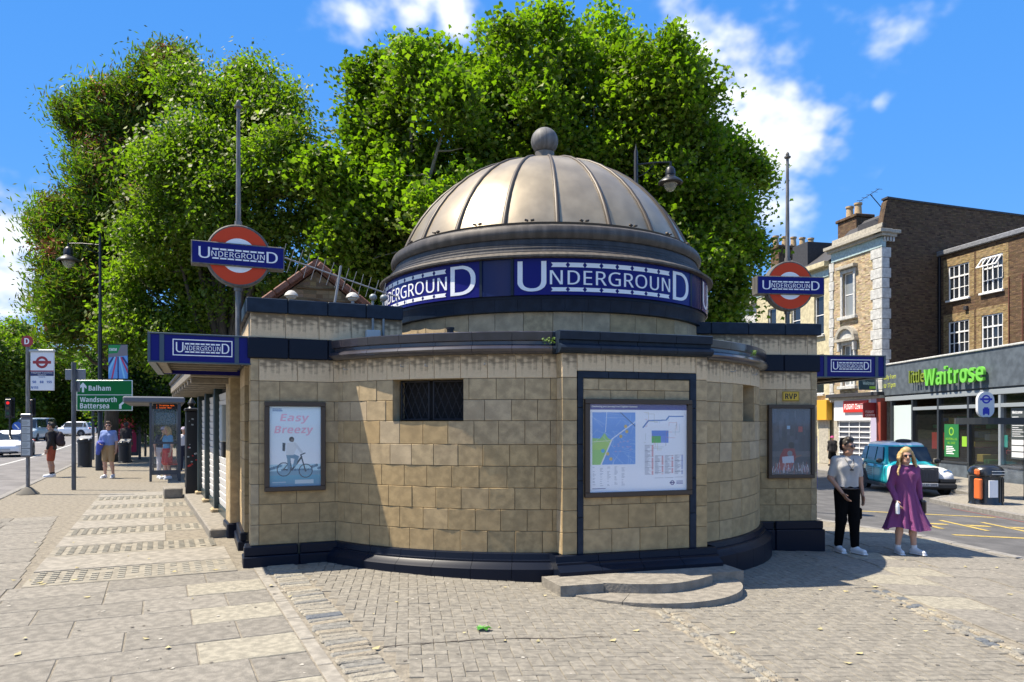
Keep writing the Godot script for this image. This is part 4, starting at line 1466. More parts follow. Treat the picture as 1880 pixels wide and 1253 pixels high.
func map_print() -> Image:
	var W := 500
	var H := 404
	var im := Image.create(W, H, false, Image.FORMAT_RGB8)
	im.fill(Color(0.95, 0.955, 0.965))
	im.fill_rect(Rect2i(0, 0, W, 26), Color(0.07, 0.07, 0.50))
	var r := RandomNumberGenerator.new()
	r.seed = 21
	var x0 := 16
	var y0 := 38
	var mw := 216
	var mh := 240
	var m := Image.create(mw, mh, false, Image.FORMAT_RGB8)
	m.fill(Color(0.42, 0.63, 0.88))
	pic_poly(m, [Vector2(0, 118), Vector2(40, 120), Vector2(60, 94), Vector2(78, 118), Vector2(96, 128), Vector2(42, 240), Vector2(0, 240)], Color(0.62, 0.82, 0.45))
	pic_poly(m, [Vector2(0, 140), Vector2(92, 134), Vector2(70, 172), Vector2(0, 172)], Color(0.70, 0.84, 0.42))
	pic_disc(m, Vector2(52, 176), 9, Color(0.35, 0.66, 0.86))
	for k in 46:
		var a := Vector2(r.randf() * mw, r.randf() * mh)
		var an: float = [0.7, 2.3, 0.2, 1.7][r.randi() % 4] + r.randf_range(-0.2, 0.2)
		var b := a + Vector2(cos(an), sin(an)) * r.randf_range(30, 90)
		if a.x < 90 and a.y > 118:
			continue
		pic_line(m, a, b, 1.6, Color(0.76, 0.85, 0.95))
	pic_line(m, Vector2(44, 240), Vector2(100, 122), 5, Color(0.93, 0.92, 0.90))
	pic_line(m, Vector2(100, 122), Vector2(216, 44), 4, Color(0.90, 0.92, 0.95))
	pic_line(m, Vector2(66, 90), Vector2(72, 0), 3, Color(0.88, 0.92, 0.96))
	pic_line(m, Vector2(140, 0), Vector2(216, 64), 3, Color(0.20, 0.33, 0.48))
	pic_line(m, Vector2(0, 136), Vector2(96, 130), 3, Color(0.92, 0.90, 0.72))
	for p in [Vector2(142, 110), Vector2(172, 88), Vector2(166, 64), Vector2(76, 190), Vector2(92, 214)]:
		pic_disc(m, p, 8, Color(0.86, 0.74, 0.42))
	for k in 14:
		m.fill_rect(Rect2i(100 + r.randi() % 90, 130 + r.randi() % 50, 10, 5), Color(0.66, 0.66, 0.84))
	im.blit_rect(m, Rect2i(0, 0, mw, mh), Vector2i(x0, y0))
	for c in 5:
		for k in 18:
			if r.randf() < 0.75:
				im.fill_rect(Rect2i(18 + c * 36, 288 + k * 5, 8 + r.randi() % 10, 2), Color(0.66, 0.68, 0.72))
	# line diagram
	var bl := Color(0.30, 0.48, 0.72)
	pic_line(im, Vector2(272, 108), Vector2(300, 76), 5, bl)
	pic_line(im, Vector2(300, 76), Vector2(392, 74), 5, bl)
	pic_line(im, Vector2(392, 74), Vector2(408, 56), 5, bl)
	pic_line(im, Vector2(408, 56), Vector2(482, 56), 5, bl)
	im.fill_rect(Rect2i(316, 122, 88, 26), Color(0.38, 0.55, 0.84))
	im.fill_rect(Rect2i(316, 148, 48, 32), Color(0.36, 0.72, 0.36))
	im.fill_rect(Rect2i(364, 148, 40, 32), Color(0.45, 0.58, 0.86))
	var cols := [Color(0.80, 0.45, 0.42), Color(0.55, 0.62, 0.56), Color(0.62, 0.60, 0.50), Color(0.45, 0.60, 0.66), Color(0.74, 0.66, 0.42)]
	for k in 16:
		var p := Vector2(280 + r.randi() % 190, 50 + r.randi() % 160)
		for s in 3:
			var q: Vector2 = p + [Vector2(r.randf_range(-60, 60), 0), Vector2(0, r.randf_range(-50, 50))][(s + k) % 2]
			q = q.clamp(Vector2(278, 34), Vector2(484, 214))
			pic_line(im, p, q, 1.3, cols[k % 5])
			p = q
	for c in 4:
		var cx: int = [280, 332, 384, 436][c]
		var cy: int = [190, 240, 240, 238][c]
		for k in (330 - cy) / 4:
			im.fill_rect(Rect2i(cx, cy + k * 4, 12 + r.randi() % 22, 2), Color(0.66, 0.66, 0.70))
			if r.randf() < 0.85:
				im.fill_rect(Rect2i(cx + 36, cy + k * 4, 9, 3), Color(0.86, 0.55, 0.55) if c < 3 else Color(0.6, 0.64, 0.8))
		for k in 5:
			im.fill_rect(Rect2i(cx, cy + k * 26, 46, 1), Color(0.35, 0.35, 0.4))
	pic_disc(im, Vector2(424, 368), 11, Color(0.10, 0.10, 0.42), 7)
	im.fill_rect(Rect2i(410, 366, 28, 5), Color(0.10, 0.10, 0.42))
	for k in 3:
		im.fill_rect(Rect2i(446, 360 + k * 6, 34, 3), Color(0.35, 0.37, 0.6))
	im.fill_rect(Rect2i(16, 386, 66, 3), Color(0.35, 0.37, 0.5))
	return im

func dark_print() -> Image:
	var im := Image.create(220, 352, false, Image.FORMAT_RGB8)
	im.fill(Color(0.20, 0.22, 0.27))
	var r := RandomNumberGenerator.new()
	r.seed = 4
	for k in 30:
		var x := r.randi() % 220
		im.fill_rect(Rect2i(x, r.randi() % 160, 6 + r.randi() % 26, 30 + r.randi() % 90), Color(0.17, 0.18, 0.24).lerp(Color(0.30, 0.32, 0.36), r.randf()))
	im.fill_rect(Rect2i(0, 228, 220, 30), Color(0.33, 0.33, 0.35))
	pic_disc(im, Vector2(112, 196), 17, Color(0.10, 0.09, 0.10))
	pic_poly(im, [Vector2(70, 214), Vector2(130, 214), Vector2(142, 262), Vector2(108, 330), Vector2(34, 330), Vector2(50, 250)], Color(0.55, 0.13, 0.14))
	pic_disc(im, Vector2(104, 240), 15, Color(0.48, 0.50, 0.52))
	pic_line(im, Vector2(136, 262), Vector2(168, 250), 6, Color(0.50, 0.34, 0.28))
	pic_poly(im, [Vector2(60, 258), Vector2(126, 252), Vector2(128, 290), Vector2(64, 292)], Color(0.74, 0.76, 0.80))
	for k in 60:
		var x := r.randi() % 220
		pic_line(im, Vector2(x, 330 + r.randi() % 20), Vector2(x + r.randf_range(-9, 9), 284 + r.randi() % 40), 2, [Color(0.72, 0.76, 0.82), Color(0.28, 0.42, 0.58), Color(0.80, 0.82, 0.84), Color(0.60, 0.20, 0.22)][r.randi() % 4])
	im.fill_rect(Rect2i(152, 96, 24, 30), Color(0.62, 0.26, 0.24))
	im.fill_rect(Rect2i(88, 92, 18, 18), Color(0.55, 0.70, 0.80))
	return im

func build_station_signs() -> void:
	enamel = M("blue enamel", Color(0.012, 0.012, 0.145), 0.25, 0.0, {"spec": 0.28})
	sign_white = M("white enamel", Color(0.82, 0.83, 0.83), 0.3)
	sign_red = M("red enamel", Color(0.60, 0.06, 0.018), 0.4, 0.0, {"spec": 0.3})
	var panel_m := M("blue glass panel", Color(0.012, 0.022, 0.09), 0.2, 0.0, {"spec": 0.3})
	var c := V(DX, 0, CD)
	# frieze: five lettered panels with plain ones between
	for k in 5:
		var a0 := -11.3 + k * 72.0
		if k == 2 or k == 3:
			pass
		var pl := lathe_part(station, "frieze_sign", DX, [Vector2(2.60, 3.42), Vector2(2.612, 3.425), Vector2(2.612, 3.90), Vector2(2.60, 3.905)], enamel, a0, a0 + 61.4, 28, 0.02)
		var mb := MB.new()
		var s0 := deg_to_rad(a0 + 1.0)
		var rr := 2.6135
		wording(mb, deg_to_rad(59.2) * rr, 0.395, func(p):
			var a: float = s0 + p.x / rr
			return c + Vector3(sin(a), 0, cos(a)) * (rr + p.z) + Vector3.UP * (3.468 + p.y), 0.004, 8)
		wpart(pl, "lettering", mb, sign_white)
		for q in [[a0 + 61.55, a0 + 71.85]]:
			lathe_part(station, "frieze_panel", DX, [Vector2(2.60, 3.42), Vector2(2.606, 3.425), Vector2(2.606, 3.90), Vector2(2.60, 3.905)], panel_m, q[0], q[1], 6, 0.02)
			mb = MB.new()
			for e in [[q[0], q[0] + 0.8], [q[1] - 0.8, q[1]]]:
				mb.lathe(c, [Vector2(2.604, 3.42), Vector2(2.625, 3.425), Vector2(2.625, 3.90), Vector2(2.604, 3.905)], 2, deg_to_rad(e[0]), deg_to_rad(e[1]))
			wpart(station, "frieze_strip", mb, glaze2)
	var L := frame(-3.20, 9.04, 23.0)
	var R := frame(4.72, 11.43, 6.0)
	canopy(L, true)
	canopy(R, false)
	roundel("red and white roundel with a blue bar on the mast above the left canopy", V(-3.46, 3.853, 9.35), 23.0, 2.80, 5.80)
	roundel("red and white roundel with a blue bar on the mast above the right wing", V(4.34, 3.90, 11.62), 6.0, 3.25, 5.98)
	# framed posters
	var o := poster_case("poster_case", "framed pale poster of a man on a bicycle on the left wing", L, 0.53, 1.457, 0.735, 1.11, sheet_mat("bicycle print", bicycle_print()))
	var pink := M("pink print", Color(0.78, 0.42, 0.52), 0.6)
	var mb := MB.new()
	letters(mb, "Easy", 0.34, 0.12, func(p): return Vector3(-0.19 + p.x + p.y * 0.2, 0.285 + p.y, 0.0165 + p.z), "Droid Sans", true, 0.001)
	letters(mb, "Breezy", 0.46, 0.12, func(p): return Vector3(-0.26 + p.x + p.y * 0.2, 0.135 + p.y, 0.0165 + p.z), "Droid Sans", true, 0.001)
	part(o, "printed_lettering", mb, pink)
	var B := frame(0.57, 8.40, 17.6)
	o = poster_case("map_case", "large framed white street map and bus guide on the flat bay", B, 0.959, 1.458, 1.385, 1.135, sheet_mat("map print", map_print()))
	mb = MB.new()
	letters(mb, "Continuing your journey from Clapham Common", 0.58, 0.0, func(p): return Vector3(-0.60 + p.x, 0.467 + p.y, 0.0165 + p.z), "Droid Sans", true, 0.001)
	part(o, "printed_lettering", mb, sign_white)
	poster_case("poster_case", "framed dark poster with a figure in red on the right wing", R, -0.435, 1.47, 0.745, 1.13, sheet_mat("dark print", dark_print()))
	# yellow plate above it
	o = thing("yellow_plate", "small yellow plate lettered RVP above the dark poster", "sign")
	o.transform = R * Transform3D(Basis(), Vector3(-0.43, 2.165, 0.0))
	mb = MB.new()
	mb.bx(-0.135, 0.135, -0.075, 0.075, 0.0, 0.012, 0.003)
	part(o, "plate", mb, M("yellow plate", Color(0.62, 0.40, 0.03), 0.4))
	mb = MB.new()
	letters(mb, "RVP", 0.19, 0.085, func(p): return Vector3(-0.095 + p.x, -0.042 + p.y, 0.011 + p.z), "Droid Sans", true, 0.003)
	part(o, "lettering", mb, M("black print", Color(0.01, 0.01, 0.01), 0.5))
	mb = MB.new()
	for q in [[-0.13, 0.13, 0.064, 0.070], [-0.13, 0.13, -0.070, -0.064], [-0.13, -0.124, -0.064, 0.064], [0.124, 0.13, -0.064, 0.064]]:
		mb.bx(q[0], q[1], q[2], q[3], 0.011, 0.0135)
	part(o, "border", mb, M("black print"))
	# blue box at the corner of the right wing
	mb = MB.new()
	mb.box(R * Transform3D(Basis(), Vector3(0.03, 1.15, -0.2)), Vector3(0.05, 0.82, 0.22), 0.008)
	tag(wpart(self, "blue_board", mb, M("bright blue board", Color(0.015, 0.02, 0.42), 0.4)), "narrow bright blue board on the street corner of the right wing", "board")

	# steps under the map
	var st_m := M("worn step stone", Color(0.30, 0.27, 0.22), 0.85, 0.0, {"blotch": 1.0, "fine": 3.0, "bump": 0.3})
	var flat := B * Transform3D(Basis(Vector3.RIGHT, -PI / 2), Vector3())   # x along the bay, y outwards, z up
	flat = B * Transform3D(Basis(Vector3(1, 0, 0), Vector3(0, 0, 1), Vector3(0, -1, 0)), Vector3())
	o = thing("stone_steps", "two low curved stone steps below the street map", "steps", B * Vector3(0.9, -0.15, 0.5))
	var up := Transform3D(Basis(Vector3(1, 0, 0), Vector3(0, 0, 1), Vector3(0, 1, 0)), Vector3())
	var plan := func(pts: PackedVector2Array, y0: float, y1: float, called: String) -> void:
		var q := MB.new()
		var tr := Geometry2D.triangulate_polygon(pts)
		for k in range(0, tr.size(), 3):
			var f := []
			for e in 3:
				f.append(B * Vector3(pts[tr[k + e]].x, y1, pts[tr[k + e]].y))
			q.face(f, Vector3.UP)
		var mid := Vector2()
		for p in pts:
			mid += p / pts.size()
		for k in pts.size():
			var a := pts[k]
			var b := pts[(k + 1) % pts.size()]
			q.quad(B * Vector3(a.x, y0, a.y), B * Vector3(b.x, y0, b.y), B * Vector3(b.x, y1, b.y), B * Vector3(a.x, y1, a.y), B.basis * Vector3((a + b).x / 2 - mid.x, 0, (a + b).y / 2 - mid.y))
		wpart(o, called, q, st_m)
	plan.call(pv([-0.29, 0.12, 0.215, 0.12, 0.215, 0.655, -0.27, 0.64]), -0.3, 0.045, "step_stone")
	plan.call(pv([1.56, 0.12, 2.06, 0.12, 2.04, 0.52, 1.56, 0.52]), -0.4, 0.045, "step_stone")
	var arc := pv([0.22, 0.12, 1.555, 0.12])
	arc.reverse()
	arc = PackedVector2Array([Vector2(1.555, 0.12), Vector2(0.22, 0.12)])
	for k in 17:
		var x := lerpf(0.22, 1.555, k / 16.0)
		arc.append(Vector2(x, 0.63 + 0.24 * sin(PI * k / 16.0)))
	plan.call(arc, -0.3, 0.046, "step_stone")
	for s in 3:
		arc = PackedVector2Array()
		var t0 := lerpf(200.0, -18.0, s / 3.0)
		var t1 := lerpf(200.0, -18.0, (s + 1) / 3.0) + 0.4
		arc.append(Vector2(0.9, 0.2))
		for k in 11:
			var a := deg_to_rad(lerpf(t0, t1, k / 10.0))
			arc.append(Vector2(0.9 + 1.11 * cos(a), 0.2 + 1.11 * sin(a)))
		plan.call(arc, -0.5, -0.055, "step_stone")

func build_roofs() -> void:
	var L := frame(-3.20, 9.04, 23.0)
	# gabled tiled roof behind the left wing
	var o := thing("gabled_outbuilding", "small brick gable with red tile verges rising behind the left wing", "building", V(-3.6, 0, 13.6), deg_to_rad(16.0))
	var brick_m := M("old yellow brick", Color(0.30, 0.225, 0.13), 0.9, 0.0, {"tex": brick_tex("yellow"), "scale": 0.37, "bump": 0.5})
	var tile := M("red clay tile", Color(0.30, 0.135, 0.085), 0.8, 0.0, {"blotch": 1.2, "fine": 3.0, "bump": 0.3})
	var mb := MB.new()
	mb.prism(pv([-1.0, -0.2, 1.0, -0.2, 1.0, 3.75, 0.0, 4.55, -1.0, 3.75]), Transform3D(Basis(), Vector3(0, 0, -3.0)), 3.0)
	part(o, "gable_wall", mb, brick_m)
	mb = MB.new()
	for y in [4.0, 4.22]:
		mb.bx(-0.62 if y < 4.1 else -0.35, 0.62 if y < 4.1 else 0.35, y, y + 0.035, 0.0, 0.035, 0.006)
	part(o, "brick_ledge", mb, brick_m)
	for s in [-1, 1]:
		mb = MB.new()
		var b := Basis(Vector3(0, 0, 1), -s * 0.675)
		mb.box(Transform3D(b, Vector3(s * 0.58, 4.16, -1.5)), Vector3(1.5, 0.07, 3.1))
		var slope := part(o, "roof_slope", mb, tile)
		for k in 5:
			mb = MB.new()
			mb.box(Transform3D(b, Vector3(s * 0.58, 4.16, 0.07) + b * Vector3(-0.6 + k * 0.3, 0.05, 0)), Vector3(0.288, 0.12, 0.16), 0.02)
			part(slope, "verge_tile", mb, tile)
		for r in 5:
			for k in 8:
				mb = MB.new()
				mb.box(Transform3D(b * Basis(Vector3(0, 0, 1), s * 0.06), Vector3(s * 0.58, 4.16, -0.2 - k * 0.36) + b * Vector3(-0.6 + r * 0.3, 0.05, 0)), Vector3(0.32, 0.02, 0.345), 0.004)
				part(slope, "roof_tile", mb, tile)
	mb = MB.new()
	mb.tube([Vector3(0, 4.66, 0.12), Vector3(0, 4.66, -3.0)], 0.09, 10)
	part(o, "ridge_tile", mb, tile)
	# aerial with many rods
	var alu := M("grey aluminium", Color(0.30, 0.30, 0.30), 0.45, 0.6)
	o = thing("rod_aerial", "long tilted aerial with many short rods above the left wing", "aerial", V(-2.42, 3.2, 10.2))
	mb = MB.new()
	mb.tube([Vector3(-0.06, 0, 0), Vector3(0.06, 0.72, 0)], 0.018, 8)
	part(o, "mast", mb, alu)
	mb = MB.new()
	var p0 := Vector3(-0.74, 0.84, 0.0)
	var p1 := Vector3(0.78, 0.36, -0.45)
	mb.tube([p0, p1], 0.011, 6)
	part(o, "boom", mb, alu)
	for k in 16:
		var p := p0.lerp(p1, k / 15.0)
		var l := lerpf(0.19, 0.13, k / 15.0)
		mb = MB.new()
		var tilt := Vector3(0.30 + rng.randf_range(-0.06, 0.06), 0.93, 0.1).normalized()
		mb.tube([p - tilt * l, p + tilt * l], 0.0045, 5)
		part(o, "rod", mb, alu)
	# mushroom vents
	for k in 2:
		o = thing("mushroom_vent", ["grey mushroom vent at the left of the gable on the wing roof", "grey mushroom vent at the right of the gable on the wing roof"][k], "vent", V([-3.03, -2.22][k], 3.28, [10.15, 10.3][k]), 0.0, "mushroom vents on the left wing roof")
		mb = MB.new()
		mb.tube([Vector3(0, -0.05, 0), Vector3(0, 0.2, 0)], 0.022, 10)
		part(o, "stem", mb, alu)
		mb = MB.new()
		mb.lathe(Vector3(0, 0.17, 0), [Vector2(0.03, 0.0), Vector2(0.065, 0.02), Vector2(0.068, 0.04), Vector2(0.095, 0.045), Vector2(0.08, 0.08), Vector2(0.04, 0.115), Vector2(0.001, 0.125)], 16)
		part(o, "cap", mb, M("pale vent cap", Color(0.42, 0.41, 0.38), 0.6))
	# conduits and a box on the wing front
	var galv := M("painted conduit", Color(0.20, 0.23, 0.24), 0.5, 0.2)
	for k in 2:
		var x: float = [1.50, 1.64][k]
		o = thing("conduit", ["grey conduit with a junction box on the left wing parapet", "thin grey conduit beside the junction box on the left wing parapet"][k], "conduit", L * Vector3(x, 2.8, 0.03), deg_to_rad(23))
		mb = MB.new()
		mb.tube([Vector3(0, 0.03, 0), Vector3(0, 0.56, 0)], 0.017, 8)
		part(o, "pipe", mb, galv)
		mb = MB.new()
		mb.ball(Transform3D(Basis(), Vector3(0, 0.58, 0.02)), Vector3(0.05, 0.045, 0.05), 10, 6)
		part(o, "conduit_head", mb, galv)
		mb = MB.new()
		if k == 0:
			mb.bx(-0.1, 0.09, 0.0, 0.15, -0.02, 0.08, 0.012)
			part(o, "junction_box", mb, M("pale grey box", Color(0.36, 0.40, 0.40), 0.5))
		else:
			mb.tube([Vector3(0, 0, 0), Vector3(0, 0.05, 0)], 0.03, 8)
			part(o, "pipe_foot", mb, galv)
	# small vent can on the flat roof
	mb = MB.new()
	mb.lathe(Vector3(), [Vector2(0.042, 0), Vector2(0.042, 0.10), Vector2(0.052, 0.102), Vector2(0.052, 0.125), Vector2(0.002, 0.127)], 14)
	tag(part(self, "vent_can", mb, M("black iron"), Transform3D(Basis(), V(-0.76, 2.80, 9.1))), "small black capped vent pipe on the ledge left of the frieze", "vent")
	# iron hooks and a rod under the moulding
	var iron := M("black iron")
	for q in [-38, -24, -19, -8, 46, 58]:
		mb = MB.new()
		var t := ring(CX, 3.71, q, 2.42)
		mb.tube([t * Vector3(0, 0, -0.02), t * Vector3(0, 0, 0.05), t * Vector3(0.01, 0.02, 0.06)], 0.007, 6)
		wpart(station, "wall_hook", mb, M("pale vent cap"))
	# weeds in the moulding
	var leaf := M("weed leaf", Color(0.10, 0.17, 0.03), 0.7, 0.0, {"back": Color(0.08, 0.16, 0.02)})
	for q in [[3.2, 2.66, "green weed growing from the moulding where the bay begins"], [52.0, 2.66, "small weed in the moulding at the right of the round wall"]]:
		mb = MB.new()
		var t := ring(CX, 3.82, q[0], q[1])
		for k in 40:
			var p := t * Vector3(rng.randf_range(-0.07, 0.07), rng.randf_range(-0.01, 0.06), rng.randf_range(0.0, 0.05))
			var e := Vector3(rng.randf_range(-1, 1), rng.randf_range(-0.3, 1), rng.randf_range(-1, 1)).normalized() * 0.014
			var f := Vector3(rng.randf_range(-1, 1), rng.randf_range(-1, 1), rng.randf_range(-1, 1)).cross(e).normalized() * 0.009
			mb.face([p - e, p + f, p + e, p - f])
		tag(wpart(self, "weed", mb, leaf), q[2], "weed")

func brick_tex(kind: String) -> ImageTexture:
	if tex.has("brick " + kind):
		return tex["brick " + kind]
	# 12 by 36 bricks, 2.7 m a side
	var S := 1080
	var im := Image.create(S, S, false, Image.FORMAT_RGB8)
	var r := RandomNumberGenerator.new()
	r.seed = hash(kind)
	im.fill(Color(0.80, 0.76, 0.70) if kind == "yellow" else Color(0.66, 0.62, 0.56))
	for row in 36:
		var x := -45 if row % 2 else 0
		while x < S:
			var header := r.randf() < 0.15
			var l := 45 if header else 90
			var v := r.randf_range(0.72, 1.0)
			var c := Color(v, v * r.randf_range(0.93, 1.0), v * r.randf_range(0.84, 0.98))
			if r.randf() < 0.12:
				c = Color(v * 0.8, v * 0.72, v * 0.66)
			im.fill_rect(Rect2i(x + 2, row * 30 + 2, l - 4, 26), c)
			if x < 0:
				im.fill_rect(Rect2i(x + 2 + S, row * 30 + 2, l - 4, 26), c)
			x += l
	tex["brick " + kind] = ImageTexture.create_from_image(im)
	return tex["brick " + kind]

func aim(x: float, d: float, dx: float, dd: float) -> Transform3D:
	# a wall frame at (x, d) whose own x axis runs along (dx, dd); z points out of the wall, to the left of that run seen from above
	var e := Vector3(dx, 0, -dd).normalized()
	return Transform3D(e, Vector3.UP, e.cross(Vector3.UP), V(x, 0, d))

# wall face with rectangular openings [x0, x1, y0, y1] and their reveals
func holed(mb: MB, t: Transform3D, x0: float, x1: float, y0: float, y1: float, holes: Array, dep := 0.14) -> void:
	var xs := [x0, x1]
	var ys := [y0, y1]
	for h in holes:
		xs.append_array([h[0], h[1]])
		ys.append_array([h[2], h[3]])
	xs.sort()
	ys.sort()
	for i in xs.size() - 1:
		for j in ys.size() - 1:
			var c := Vector2((xs[i] + xs[i + 1]) / 2, (ys[j] + ys[j + 1]) / 2)
			var open := false
			for h in holes:
				if c.x > h[0] and c.x < h[1] and c.y > h[2] and c.y < h[3]:
					open = true
			if not open:
				mb.wall(t, xs[i], xs[i + 1], ys[j], ys[j + 1])
	for h in holes:
		for q in [[h[0], h[2], h[0], h[3], 1, 0], [h[1], h[2], h[1], h[3], -1, 0], [h[0], h[2], h[1], h[2], 0, 1], [h[0], h[3], h[1], h[3], 0, -1]]:
			mb.quad(t * Vector3(q[0], q[1], 0), t * Vector3(q[2], q[3], 0), t * Vector3(q[2], q[3], -dep), t * Vector3(q[0], q[1], -dep), t.basis * Vector3(q[4], q[5], 0))

# a window in an opening: frame with bars cols by rows, panes behind. ajar: the top light tilted out
func window(o: Node3D, t: Transform3D, x0: float, x1: float, y0: float, y1: float, cols: int, rows: int, m: Material, glass: Material, dep := 0.1, bar := 0.035, split := 0.0) -> void:
	var mb := MB.new()
	var f := 0.065
	var b := func(mb: MB, a0: float, a1: float, b0: float, b1: float, z: float, th: float) -> void:
		mb.box(t * Transform3D(Basis(), Vector3((a0 + a1) / 2, (b0 + b1) / 2, -dep + z)), Vector3(a1 - a0, b1 - b0, th), 0.006)
	b.call(mb, x0, x1, y0, y0 + f, 0.0, 0.07)
	b.call(mb, x0, x1, y1 - f, y1, 0.0, 0.07)
	b.call(mb, x0, x0 + f, y0 + f, y1 - f, 0.0, 0.07)
	b.call(mb, x1 - f, x1, y0 + f, y1 - f, 0.0, 0.07)
	var w := wpart(o, "window", mb, m)
	for k in range(1, cols):
		mb = MB.new()
		var x := lerpf(x0, x1, k / float(cols))
		var wide := bar * (2.0 if cols % 2 == 0 and k * 2 == cols else 1.0)
		b.call(mb, x - wide / 2, x + wide / 2, y0 + f, y1 - f, 0.008, 0.045)
		wpart(w, "glazing_bar", mb, m)
	for k in range(1, rows):
		mb = MB.new()
		var y := lerpf(y0, y1, k / float(rows))
		b.call(mb, x0 + f, x1 - f, y - bar / 2, y + bar / 2, 0.004, 0.04)
		wpart(w, "glazing_bar", mb, m)
	if split > 0.0:
		mb = MB.new()
		b.call(mb, x0 + f, x1 - f, lerpf(y0, y1, split) - bar, lerpf(y0, y1, split) + bar, 0.014, 0.06)
		wpart(w, "transom", mb, m)
	for i in cols:
		for j in rows:
			mb = MB.new()
			var a := lerpf(x0, x1, i / float(cols))
			var c := lerpf(x0, x1, (i + 1) / float(cols))
			var e := lerpf(y0, y1, j / float(rows))
			var g2 := lerpf(y0, y1, (j + 1) / float(rows))
			mb.box(t * Transform3D(Basis.from_euler(Vector3(rng.randf_range(-0.02, 0.02), rng.randf_range(-0.02, 0.02), 0)), Vector3((a + c) / 2, (e + g2) / 2, -dep - 0.012)), Vector3(c - a, g2 - e, 0.008))
			wpart(w, "pane", mb, glass)

func slab(o: Node3D, called: String, t: Transform3D, x0: float, x1: float, y0: float, y1: float, z0: float, z1: float, m: Material, bev := 0.01) -> MeshInstance3D:
	var mb := MB.new()
	mb.box(t * Transform3D(Basis(), Vector3((x0 + x1) / 2, (y0 + y1) / 2, (z0 + z1) / 2)), Vector3(x1 - x0, y1 - y0, z1 - z0), bev)
	return wpart(o, called, mb, m)

